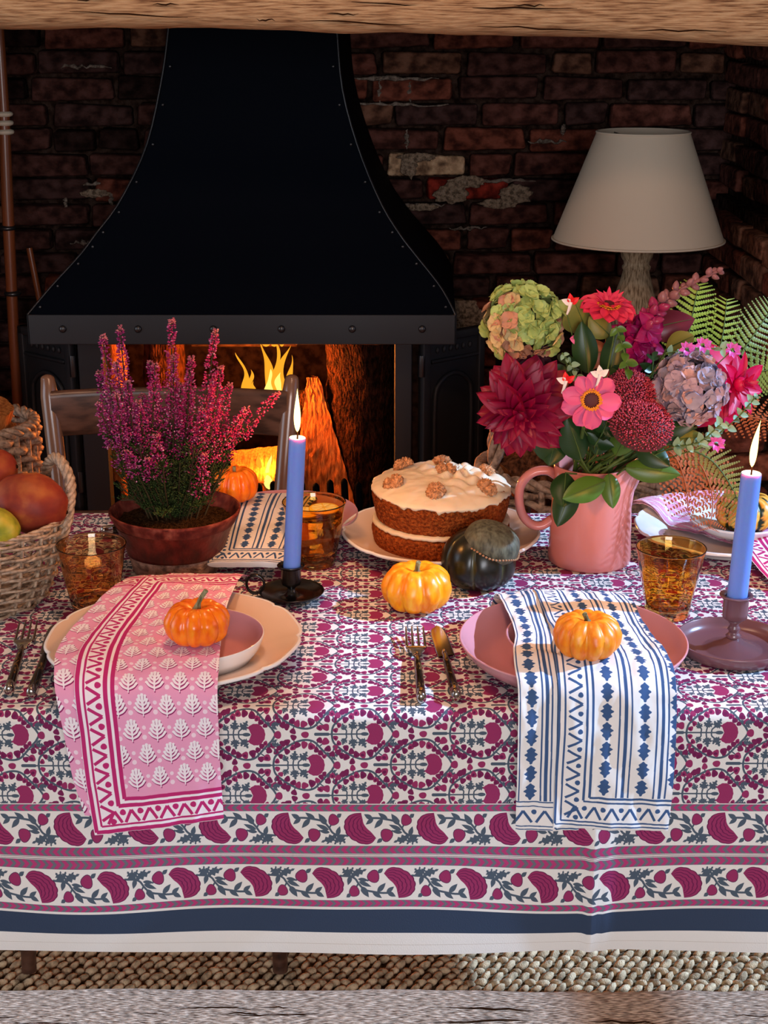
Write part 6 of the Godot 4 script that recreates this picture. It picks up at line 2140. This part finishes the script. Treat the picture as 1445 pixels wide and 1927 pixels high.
func sedum(label: String, at: Vector3, face: Vector3, radius: float, sd: int, mouth: Vector3) -> void:
	var o := thing("sedum", label, "flower", at)
	var r := RandomNumberGenerator.new()
	r.seed = sd
	var head := facing(face.normalized())
	var m := MB.new()
	var n := 850
	for k in n:
		var q := sqrt((k + 0.5) / n)
		var a := k * 2.39996
		var h: float = sqrt(maxf(0.0, 1.0 - q * q)) * 0.55 + 0.05 * nz.get_noise_2d(cos(a) * q * 5.0, sin(a) * q * 5.0 + sd)
		var c := Vector3(cos(a) * q, sin(a) * q, h) * radius + Vector3(r.randf_range(-1, 1), r.randf_range(-1, 1), r.randf_range(-1.5, 1)) * 0.0012
		var col := Color(0.62, 0.13, 0.22).lerp(Color(0.80, 0.30, 0.36), r.randf()).lerp(Color(0.36, 0.05, 0.12), r.randf() * 0.5)
		m.tint = col.srgb_to_linear()
		var d := (c + Vector3(0, 0, 0.3 * radius)).normalized()
		var s := r.randf_range(0.0009, 0.0015)
		# a bud of five points
		var b := along(d, r.randf() * 6.0)
		var base := m.v.size()
		m.vert(c - d * s * 2.0)
		for j in 5:
			m.vert(c + b * Vector3(cos(TAU * j / 5.0) * s, 0, -sin(TAU * j / 5.0) * s))
		m.vert(c + d * s * 1.9)
		for j in 5:
			var j2 := (j + 1) % 5
			m.tri(base, base + 1 + j2, base + 1 + j)
			m.tri(base + 6, base + 1 + j, base + 1 + j2)
	part(o, "buds", m, M.sedum, Transform3D(head, Vector3.ZERO)).set_meta("kind", "stuff")
	m = MB.new()
	m.surf(28, 8, func(a: float, b: float) -> Vector3:
		var t := a * TAU
		return Vector3(cos(t) * b * radius * 0.97, sin(t) * b * radius * 0.97, (sqrt(maxf(0.0, 1.0 - b * b)) * 0.5 - 0.05) * radius), true)
	part(o, "flower_head", m, M.eye, Transform3D(head, Vector3.ZERO))
	m = MB.new()
	for k in 9:
		var a := TAU * k / 9.0
		m.tube([head * Vector3(cos(a) * radius * 0.7, sin(a) * radius * 0.7, 0.1 * radius), head * Vector3(0, 0, -radius * 0.9)], 0.0012, 5)
	part(o, "branches", m, M.stem_green)
	stem_part(o, mouth, head * Vector3(0, 0, -radius * 0.85), 0.0026)


func snapdragon(r: RandomNumberGenerator) -> void:
	var o := thing("snapdragon", "tall snapdragon spike leaning right with brown buds at its tip", "flower", V(0.318, 1.030, 1.965))
	var axis := [Vector3.ZERO, Vector3(0.022, 0.045, 0.0), Vector3(0.058, 0.085, -0.01), Vector3(0.122, 0.116, -0.025)]
	var m := MB.new()
	m.tube(curve3(axis, 20), 0.0022, 8)
	part(o, "spike_stem", m, M.snap_bud)
	var pod := MB.new()
	pod.surf(14, 10, func(a: float, b: float) -> Vector3:
		var t := a * TAU
		var w: float = 0.0062 * pow(sin(PI * pow(b, 0.8)), 0.7)
		return Vector3(cos(t) * w * (1.0 + 0.16 * cos(t * 2.0) * b), b * 0.019, -sin(t) * w * (0.8 + 0.2 * b)), true)
	var pm: ArrayMesh = pod.mesh()
	for k in 30:
		var t := 0.28 + 0.72 * k / 29.0
		var p := spl3(axis, t)
		var d := (spl3(axis, minf(t + 0.03, 1.0)) - spl3(axis, t - 0.03)).normalized()
		var side := along(d, k * 2.4) * Vector3(1, 0, 0)
		var s := lerpf(1.25, 0.55, (t - 0.28) / 0.72)
		part(o, "bud", pm, M.snap_bud2 if t < 0.55 else M.snap_bud, Transform3D(along((side * 0.9 + d * 0.75).normalized(), k) * Basis.from_scale(Vector3.ONE * s), p + side * 0.001))
	# open flowers at the foot: two frilled lips on a tube
	var lip: ArrayMesh = blade(0.022, 0.012, 0.5, -0.5, 1.1, 8, 8, 0.1, 0.002, 0.5).mesh()
	for k in 9:
		var t := 0.02 + 0.32 * k / 8.0
		var p := spl3(axis, t)
		var d := (spl3(axis, t + 0.05) - p).normalized()
		var side := along(d, k * 2.2) * Vector3(1, 0, 0)
		var head := facing((side + d * 0.4).normalized())
		for j in 4:
			part(o, "petal", lip, M.magenta, Transform3D(Basis(), p + side * 0.012) * petal_at(head, j * TAU / 4.0 + 0.4, 0.5, 0.002, 0.0))
	stem_part(o, mouth_point(3.3), Vector3.ZERO, 0.0028)
	r.randf()


func frond(label: String, path: Array, wide: float, pairs: int, m: Material, comb: bool, mouth: Vector3) -> void:
	var at: Vector3 = path[0]
	var o := thing("fern_frond", label, "fern", at, 0.0, "fern fronds in the bouquet")
	var loc := []
	for q in path:
		loc.append(q - at)
	var rach := MB.new()
	rach.tube(curve3(loc, 20), [0.0014, 0.0014, 0.0013, 0.0013, 0.0013, 0.0012, 0.0012, 0.0012, 0.0011, 0.0011, 0.001, 0.001, 0.001, 0.0009, 0.0009, 0.0008, 0.0008, 0.0007, 0.0006, 0.0005, 0.0004], 6)
	part(o, "rachis", rach, M.bracken if comb else M.stem_green)
	# one leaflet along +y with toothed edges, or a comb of tiny leaflets
	var pin := MB.new()
	var nt := 7 if comb else 9
	for s in [-1.0, 1.0]:
		for k in nt:
			var t := (k + 0.5) / nt
			var ln: float = (0.20 if comb else 0.15) * (1.0 - 0.75 * t)
			var b := blade(ln, 0.040 if comb else 0.052, 0.1, -0.1, 0.8, 2, 4)
			pin.add(b, Transform3D(Basis(Vector3(0, 0, 1), -s * (1.15 if comb else 0.95)), Vector3(0, t * 0.98, 0)))
	pin.surf(2, 8, func(a: float, b: float) -> Vector3: return Vector3((a * 2.0 - 1.0) * (0.012 if comb else 0.05) * (1.0 - b), b, 0))
	var pm: ArrayMesh = pin.mesh()
	for k in pairs:
		var t := 0.14 + 0.84 * k / (pairs - 1)
		var p := spl3(loc, t)
		var d := (spl3(loc, minf(t + 0.03, 1.0)) - spl3(loc, t - 0.03)).normalized()
		var nrm := Vector3(0.15, 0.35, 1.0)
		nrm = (nrm - d * nrm.dot(d)).normalized()
		var side := d.cross(nrm)
		var ln := wide * (0.25 + 0.85 * sin(PI * pow(1.0 - t, 0.62) * 0.72))
		for s in [-1.0, 1.0]:
			var y: Vector3 = (side * s + d * 0.42 - nrm * 0.12).normalized()
			var x := y.cross(nrm).normalized()
			part(o, "leaflet", pm, m, Transform3D(Basis(x, y, x.cross(y)) * Basis.from_scale(Vector3(ln * 0.8, ln, ln)), p))
	stem_part(o, mouth, Vector3.ZERO, 0.0015)


func sprig(label: String, path: Array, pairs: int, m: Material, r: RandomNumberGenerator, size: float) -> void:
	var at: Vector3 = path[0]
	var o := thing("leaf_sprig", label, "sprig", at, 0.0, "sprigs in the bouquet")
	var loc := []
	for q in path:
		loc.append(q - at)
	var st := MB.new()
	st.tube(curve3(loc, 12), 0.001, 6)
	part(o, "twig", st, M.stem_green)
	var lm: ArrayMesh = blade(1.0, 0.34, 0.25, -0.2, 0.75, 5, 7).mesh()
	for k in pairs:
		var t := 0.08 + 0.9 * k / (pairs - 1)
		var p := spl3(loc, t)
		var d := (spl3(loc, minf(t + 0.04, 1.0)) - spl3(loc, maxf(t - 0.04, 0.0))).normalized()
		for s in 2:
			var side := along(d, k * PI / 2.0 + s * PI + r.randf_range(-0.3, 0.3)) * Vector3(1, 0, 0)
			var y := (side + d * 0.5 + Vector3(0, 0, 0.25)).normalized()
			var x := y.cross(Vector3(0.1, 0.5, 1.0).normalized()).normalized()
			part(o, "leaf", lm, m, Transform3D(Basis(x, y, x.cross(y)) * Basis.from_scale(Vector3.ONE * size * r.randf_range(0.75, 1.2)), p))
	stem_part(o, mouth_point(at.x * 70.0), Vector3.ZERO, 0.001)


func heather() -> void:
	var r := RandomNumberGenerator.new()
	r.seed = 61
	# ---- the terracotta bowl
	var at := V(-0.279, TOP, 1.915)
	var pot := thing("terracotta_pot", "low weathered terracotta pot with a dark band and pale foot", "pot", at)
	M.terra = grained(mat("terracotta", Color(0.85, 0.74, 0.72), 0.7, 0.3), T.terra, Vector3(7, 7, 7), T.rough, 0.15)
	M.terra_band = grained(mat("dark_glazed_terracotta", Color(0.66, 0.33, 0.31), 0.4, 0.5), T.terra, Vector3(7, 5, 7), T.rough, 0.1)
	M.terra_pale = grained(mat("limey_terracotta", Color(0.72, 0.60, 0.53), 0.9, 0.2), T.mottle, Vector3(11, 11, 11), T.rough, 0.25)
	var m := MB.new()
	m.lathe([Vector2(0, 0.0), Vector2(0.054, 0.0), Vector2(0.058, 0.004), Vector2(0.0645, 0.030), Vector2(0.0648, 0.031), Vector2(0.055, 0.032)], 72)
	part(pot, "foot", m, M.terra_pale, Transform3D(), "pale lime-crusted foot")
	m = MB.new()
	m.lathe([Vector2(0.060, 0.029), Vector2(0.0655, 0.0295), Vector2(0.0662, 0.034), Vector2(0.0735, 0.056), Vector2(0.0795, 0.069), Vector2(0.0805, 0.0705)], 72)
	part(pot, "band", m, M.terra_band, Transform3D(), "dark red band")
	m = MB.new()
	m.lathe([Vector2(0.078, 0.069), Vector2(0.0805, 0.0700), Vector2(0.084, 0.0775), Vector2(0.0868, 0.0825), Vector2(0.0875, 0.0855), Vector2(0.0862, 0.0875), Vector2(0.0838, 0.0865), Vector2(0.0805, 0.080), Vector2(0.073, 0.064), Vector2(0.062, 0.045), Vector2(0.05, 0.03), Vector2(0, 0.03)], 72, Vector3.ZERO, func(t: float, q: Vector2) -> Vector2:
		return Vector2(q.x * (1.0 + 0.006 * sin(t * 3.0 + 1.0)), q.y + 0.0012 * sin(t * 2.0)))
	part(pot, "rim", m, M.terra)
	M.soil = grained(mat("mossy_soil", Color(0.42, 0.30, 0.20), 1.0, 0.1), T.mottle, Vector3(25, 25, 25), T.rough, 0.8)
	m = MB.new()
	m.surf(48, 12, func(a: float, b: float) -> Vector3:
		var t := a * TAU
		var q := 1.0 - b
		return Vector3(cos(t) * q * 0.0795, 0.070 + 0.012 * b + 0.005 * nz.get_noise_2d(cos(t) * q * 5.0, sin(t) * q * 5.0), -sin(t) * q * 0.0795), true)
	single("soil", m, M.soil, "mossy brown soil filling the terracotta pot", "soil", at)
	# ---- the heather: flower spikes, each a mesh of its own, over needled green shoots
	var o := thing("heather_plant", "pink flowering heather with tall spikes growing in the terracotta pot", "plant", at + Vector3(0, 0.075, 0))
	M.heather = vcol(mat("heather_bells", Color(1, 1, 1), 0.55, 0.3))
	M.heather.backlight_enabled = true
	M.heather.backlight = Color(0.4, 0.15, 0.25)
	M.needles = vcol(mat("heather_needles", Color(1, 1, 1), 0.6, 0.3))
	var tips := [
		[-0.356, 1.080, 1.890, -0.345, 0.890], [-0.341, 1.084, 1.930, -0.335, 0.890], [-0.274, 1.092, 1.936, -0.283, 0.880], [-0.210, 1.091, 1.870, -0.240, 0.880],
		[-0.246, 1.050, 1.900, -0.261, 0.870], [-0.203, 1.004, 1.948, -0.227, 0.855], [-0.175, 0.988, 1.880, -0.212, 0.885], [-0.137, 1.000, 1.912, -0.191, 0.893],
		[-0.322, 0.986, 1.960, -0.316, 0.885], [-0.289, 1.047, 1.876, -0.302, 0.887], [-0.303, 1.039, 1.924, -0.295, 0.890], [-0.335, 1.013, 1.850, -0.335, 0.865],
		[-0.328, 1.021, 1.888, -0.325, 0.870], [-0.289, 0.960, 1.850, -0.288, 0.860], [-0.228, 0.935, 1.850, -0.240, 0.828], [-0.366, 1.031, 1.900, -0.350, 0.890],
		[-0.268, 1.005, 1.948, -0.272, 0.875], [-0.205, 1.046, 1.864, -0.229, 0.873], [-0.186, 0.964, 1.912, -0.214, 0.863], [-0.325, 0.942, 1.840, -0.318, 0.853],
		[-0.364, 0.995, 1.876, -0.350, 0.890], [-0.231, 0.990, 1.870, -0.244, 0.855], [-0.312, 1.000, 1.870, -0.308, 0.87], [-0.255, 1.02, 1.93, -0.262, 0.88],
		[-0.345, 1.04, 1.915, -0.336, 0.89], [-0.219, 1.02, 1.90, -0.236, 0.87], [-0.300, 0.93, 1.845, -0.295, 0.85], [-0.270, 1.05, 1.905, -0.276, 0.88]]
	for q in tips:
		var tip := V(q[0], q[1], q[2]) - o.position
		var foot := V(q[3], q[4] + 0.048, 1.9) - o.position
		foot.z = tip.z * 0.6
		var root := Vector3(foot.x * 0.45, 0.0, foot.z * 0.5)
		var pts := [foot, foot.lerp(tip, 0.5) + Vector3(0, 0, r.randf_range(-0.004, 0.004)), tip]
		m = MB.new()
		m.tint = Color(0.25, 0.20, 0.12).srgb_to_linear()
		m.tube(curve3(pts, 10), 0.0009, 4)
		var ln := foot.distance_to(tip)
		var n := int(ln * 3500)
		for k in n:
			var t := pow(r.randf(), 1.2)
			var p := spl3(pts, t)
			var w := lerpf(0.0162, 0.0016, pow(t, 1.15)) * (0.75 + 0.25 * sin(t * 30.0))
			var ang := r.randf() * TAU
			var d := Vector3(cos(ang), r.randf_range(-0.55, 0.35) + t * 0.5, sin(ang)).normalized()
			var c := p + d * w * sqrt(r.randf_range(0.15, 1.0))
			var sun_tint := clampf((q[0] + 0.34) / 0.16, 0.0, 1.0)  # spikes further right get redder bells: sunlight put into their colour
			var col := Color(0.62, 0.16, 0.44).lerp(Color(0.84, 0.16, 0.38), sun_tint).lerp(Color(0.95, 0.70, 0.78), pow(r.randf(), 3.2)).lerp(Color(0.40, 0.05, 0.22), r.randf() * 0.6)
			if t > 0.93:
				col = col.lerp(Color(0.72, 0.52, 0.40), 0.5)
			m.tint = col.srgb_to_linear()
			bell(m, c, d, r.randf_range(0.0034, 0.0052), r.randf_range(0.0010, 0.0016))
		part(o, "flower_spike", m, M.heather)
		# its green shoot with needles
		var sh := [root, root.lerp(foot, 0.6) + Vector3(0, 0.005, 0), foot, foot.lerp(tip, 0.12)]
		m = MB.new()
		m.tint = Color(0.28, 0.22, 0.14).srgb_to_linear()
		m.tube(curve3(sh, 10), 0.0013, 5)
		for k in 260:
			var t := r.randf_range(0.08, 1.0)
			var p := spl3(sh, t)
			var ang := r.randf() * TAU
			var d := Vector3(cos(ang), 0.7, sin(ang)).normalized()
			m.tint = Color(0.16, 0.22, 0.10).lerp(Color(0.36, 0.42, 0.20), r.randf() * 0.8).srgb_to_linear()
			bell(m, p + d * r.randf_range(0.001, 0.012), d, r.randf_range(0.004, 0.0075), 0.0006)
		part(o, "green_shoot", m, M.needles)
	# upright flowerless shoots that fill the middle
	for k in 26:
		var a := k * 2.4
		var e := 0.012 + 0.045 * sqrt(k / 26.0)
		var h := r.randf_range(0.07, 0.125)
		var sh := [Vector3(cos(a) * e * 0.4, 0, sin(a) * e * 0.4), Vector3(cos(a) * e, h * 0.5, sin(a) * e), Vector3(cos(a) * e * 1.35, h, sin(a) * e * 1.2)]
		m = MB.new()
		m.tint = Color(0.24, 0.19, 0.12).srgb_to_linear()
		m.tube(curve3(sh, 8), 0.0011, 5)
		for j in 260:
			var t := r.randf_range(0.05, 1.0)
			var ang := r.randf() * TAU
			var d := Vector3(cos(ang), 0.7, sin(ang)).normalized()
			m.tint = Color(0.13, 0.18, 0.09).lerp(Color(0.32, 0.38, 0.19), r.randf() * 0.8).srgb_to_linear()
			bell(m, spl3(sh, t) + d * r.randf_range(0.001, 0.012), d, r.randf_range(0.005, 0.0085), 0.0007)
		part(o, "green_shoot", m, M.needles)
	# low sprays over the rim
	for k in 16:
		var a := TAU * k / 16.0 + r.randf_range(-0.15, 0.15)
		var e := r.randf_range(0.045, 0.075)
		var sh := [Vector3(cos(a) * 0.02, 0, sin(a) * 0.02), Vector3(cos(a) * e * 0.6, 0.022, sin(a) * e * 0.6), Vector3(cos(a) * e, r.randf_range(0.02, 0.055), sin(a) * e)]
		m = MB.new()
		m.tint = Color(0.28, 0.22, 0.14).srgb_to_linear()
		m.tube(curve3(sh, 8), 0.001, 5)
		for j in 170:
			var t := r.randf_range(0.1, 1.0)
			var ang := r.randf() * TAU
			var d := Vector3(cos(ang), 0.6, sin(ang)).normalized()
			m.tint = Color(0.14, 0.20, 0.09).lerp(Color(0.40, 0.48, 0.24), r.randf() * 0.7).srgb_to_linear()
			bell(m, spl3(sh, t) + d * r.randf_range(0.001, 0.010), d, r.randf_range(0.004, 0.0075), 0.0006)
		part(o, "green_shoot", m, M.needles)


func bell(m: MB, c: Vector3, d: Vector3, ln: float, w: float) -> void:
	var x := d.cross(Vector3(0.31, 0.9, 0.2)).normalized()
	var y := d.cross(x)
	var base := m.v.size()
	m.vert(c)
	for j in 4:
		var t := TAU * j / 4.0
		m.vert(c + d * ln * 0.6 + (x * cos(t) + y * sin(t)) * w)
	m.vert(c + d * ln)
	for j in 4:
		var j2 := (j + 1) % 4
		m.tri(base, base + 1 + j2, base + 1 + j)
		m.tri(base + 5, base + 1 + j, base + 1 + j2)


# a woven basket: upright stakes and rows of weavers passing in front of and behind them
func woven(o: Node3D, r0: float, r1: float, h: float, rows: int, stakes: int, th: float, wick: Material, sd: int, squash_z := 1.0, bow := 0.0) -> void:
	var r := RandomNumberGenerator.new()
	r.seed = sd
	var rad := func(y: float) -> float: return lerpf(r0, r1, y / h) + bow * sin(PI * y / h)
	for k in stakes:
		var a := TAU * k / stakes
		var pts := []
		for j in 7:
			var y := h * j / 6.0
			var q: float = rad.call(y)
			pts.append(Vector3(cos(a) * q, y, sin(a) * q * squash_z))
		var m := MB.new()
		m.tube(pts, th * 0.8, 6)
		part(o, "stake", m, wick)
	for k in rows:
		var y := h * (k + 0.5) / rows
		var pts := []
		var rr := []
		var n := stakes * 5
		var ph := r.randf() * 6.0
		for j in n:
			var a := TAU * j / n
			var wv := cos(a * stakes * 0.5 + PI * k)
			var q: float = rad.call(y) + wv * th * 1.05
			pts.append(Vector3(cos(a) * q, y + th * 0.45 * sin(a * stakes * 0.5 + PI * k) + th * 0.35 * sin(a * 3.0 + ph), sin(a) * q * squash_z))
			rr.append(th * (0.92 + 0.2 * sin(a * 2.0 + ph) + r.randf_range(-0.08, 0.08)))
		var m := MB.new()
		m.tube(pts, rr, 6, true)
		part(o, "weaver", m, wick)
	# rope-twisted rim
	for s in 3:
		var pts := []
		for j in 160:
			var a := TAU * j / 160.0
			var tw := a * 14.0 + TAU * s / 3.0
			var q: float = rad.call(h) + cos(tw) * th * 0.8
			pts.append(Vector3(cos(a) * q, h + th * 0.6 + sin(tw) * th * 0.8, sin(a) * q * squash_z))
		var m := MB.new()
		m.tube(pts, th * 0.75, 6, true)
		part(o, "rim_strand", m, wick)
	var m2 := MB.new()
	m2.lathe([Vector2(0, 0.0), Vector2(r0 - th, 0.0), Vector2(r0 - th, 0.006), Vector2(0, 0.006)], 40)
	part(o, "bottom", m2, wick, Transform3D(Basis.from_scale(Vector3(1, 1, squash_z)), Vector3.ZERO))


func twisted(o: Node3D, path: Array, strands: int, th: float, wick: Material, turns: float, called := "handle_strand") -> void:
	for s in strands:
		var pts := []
		var n := 70
		for j in n + 1:
			var t := float(j) / n
			var p := spl3(path, t)
			var d := (spl3(path, minf(t + 0.01, 1.0)) - spl3(path, maxf(t - 0.01, 0.0))).normalized()
			var x := d.cross(Vector3(0, 0, 1)).normalized()
			var y := d.cross(x)
			var tw := TAU * (t * turns + float(s) / strands)
			pts.append(p + (x * cos(tw) + y * sin(tw)) * th * 1.15)
		var m := MB.new()
		m.tube(pts, th, 6)
		part(o, called, m, wick)


func fruit_shape(r: Vector3, sd: int) -> MB:
	var n := FastNoiseLite.new()
	n.seed = sd
	n.frequency = 1.0
	var m := MB.new()
	m.surf(40, 28, func(a: float, b: float) -> Vector3:
		var t := a * TAU
		var e := (b - 0.5) * PI
		var c := Vector3(cos(t) * cos(e), sin(e), -sin(t) * cos(e))
		return c * r * (1.0 + 0.07 * n.get_noise_3d(c.x, c.y, c.z) + 0.10 * maxf(c.x, 0.0) * c.y), true)
	return m


func baskets() -> void:
	M.wicker = grained(mat("brown_wicker", Color(0.78, 0.67, 0.56), 0.5, 0.5), T.mottle, Vector3(16, 16, 16), T.rough, 0.08)
	M.wicker_grey = grained(mat("grey_wicker", Color(0.80, 0.70, 0.61), 0.7, 0.35), T.mottle, Vector3(9, 9, 9), T.rough, 0.15)
	# ---- fruit basket on the table
	var fb := thing("fruit_basket", "round wicker fruit basket with a twisted side handle at the left edge", "basket", V(-0.535, TOP, 1.815))
	woven(fb, 0.098, 0.130, 0.108, 15, 26, 0.0030, M.wicker, 5, 1.0, 0.006)
	twisted(fb, [Vector3(0.082, 0.075, -0.098), Vector3(0.086, 0.115, -0.092), Vector3(0.098, 0.155, -0.072), Vector3(0.118, 0.172, -0.045), Vector3(0.137, 0.152, -0.018), Vector3(0.137, 0.115, 0.0), Vector3(0.126, 0.075, 0.012)], 4, 0.0036, M.wicker, 6.0)
	M.mango = grained(mat("mango_skin", Color(1, 1, 1), 0.55, 0.35), T.mango, Vector3(5, 5, 5))
	M.pear = grained(mat("pear_skin", Color(1, 1, 1), 0.4, 0.5), T.pear, Vector3(7, 7, 7))
	var fr := [
		["mango", "large red-orange mango in the fruit basket", -0.442, 0.886, 1.80, Vector3(0.046, 0.038, 0.040), M.mango, -0.35],
		["green_mango", "small yellow-green mango at the front of the fruit basket", -0.478, 0.872, 1.735, Vector3(0.037, 0.030, 0.033), M.pear, -0.3],
		["orange_mango", "orange mango at the back of the fruit basket beside the left edge", -0.505, 0.905, 1.86, Vector3(0.036, 0.034, 0.036), M.mango, 0.2]]
	for f in fr:
		var o := thing("mango", f[1], "fruit", V(f[2], f[3], f[4]), 0.0, "fruit in the basket")
		o.rotation.z = f[7]
		var fl := part(o, "flesh", fruit_shape(f[5], int(f[2] * -1000.0)), f[6])
		var m := MB.new()
		m.ball(Vector3(f[5].x * 0.98, 0.004, 0), Vector3(0.003, 0.003, 0.003), 8, 6)
		part(fl, "stalk_scar", m, M.check)
	# ---- log basket on the right behind the table
	var lb := thing("log_basket", "large grey wicker log basket with a rope handle right of the stove", "basket", V(0.405, 0.0, 2.86))
	woven(lb, 0.17, 0.215, 0.615, 28, 30, 0.0085, M.wicker_grey, 8, 0.75, 0.01)
	twisted(lb, [Vector3(-0.185, 0.50, 0.04), Vector3(-0.188, 0.60, 0.03), Vector3(-0.18, 0.72, 0.0), Vector3(-0.175, 0.735, -0.03), Vector3(-0.180, 0.69, -0.07), Vector3(-0.178, 0.58, -0.09), Vector3(-0.17, 0.50, -0.09)], 3, 0.0085, M.wicker_grey, 5.0)
	twisted(lb, [Vector3(0.190, 0.50, 0.04), Vector3(0.20, 0.60, 0.03), Vector3(0.215, 0.645, 0.0), Vector3(0.205, 0.62, -0.05), Vector3(0.18, 0.50, -0.09)], 3, 0.0085, M.wicker_grey, 5.0)
	M.log_pale = grained(mat("grey_log_bark", Color(1.0, 0.9, 0.8), 0.95, 0.2), T.bark, Vector3(7, 7, 7), T.rough, 0.8)
	var gr := "logs in the right basket"
	log_thing("firewood_log", "pale split log at the left of the right basket", V(0.245, 0.595, 2.83), Vector3(0.13, 0.075, -0.06), 0.045, M.log_pale, M.split, gr, 11)
	log_thing("firewood_log", "grey log in the middle of the right basket behind the jug handle", V(0.31, 0.585, 2.80), Vector3(0.14, 0.04, 0.03), 0.05, M.log_pale, M.split, gr, 12)
	log_thing("firewood_log", "dark log at the right of the right basket behind the jug spout", V(0.43, 0.585, 2.82), Vector3(0.12, 0.03, 0.05), 0.05, M.bark, M.split, gr, 13)
	# ---- log basket on the left
	var l2 := thing("log_basket", "brown wicker log basket behind the fruit basket at the left edge", "basket", V(-0.885, 0.0, 2.90))
	woven(l2, 0.16, 0.19, 0.69, 32, 28, 0.0085, M.wicker, 9, 0.8, 0.01)
	log_thing("firewood_log", "cream split log end sticking up from the left log basket", V(-0.80, 0.64, 2.86), Vector3(0.04, 0.11, 0.02), 0.045, M.split, M.split, "logs in the left basket", 14)
	log_thing("firewood_log", "grey log lying in the left log basket", V(-0.86, 0.65, 2.90), Vector3(0.12, 0.03, 0.05), 0.045, M.log_pale, M.split, "logs in the left basket", 15)
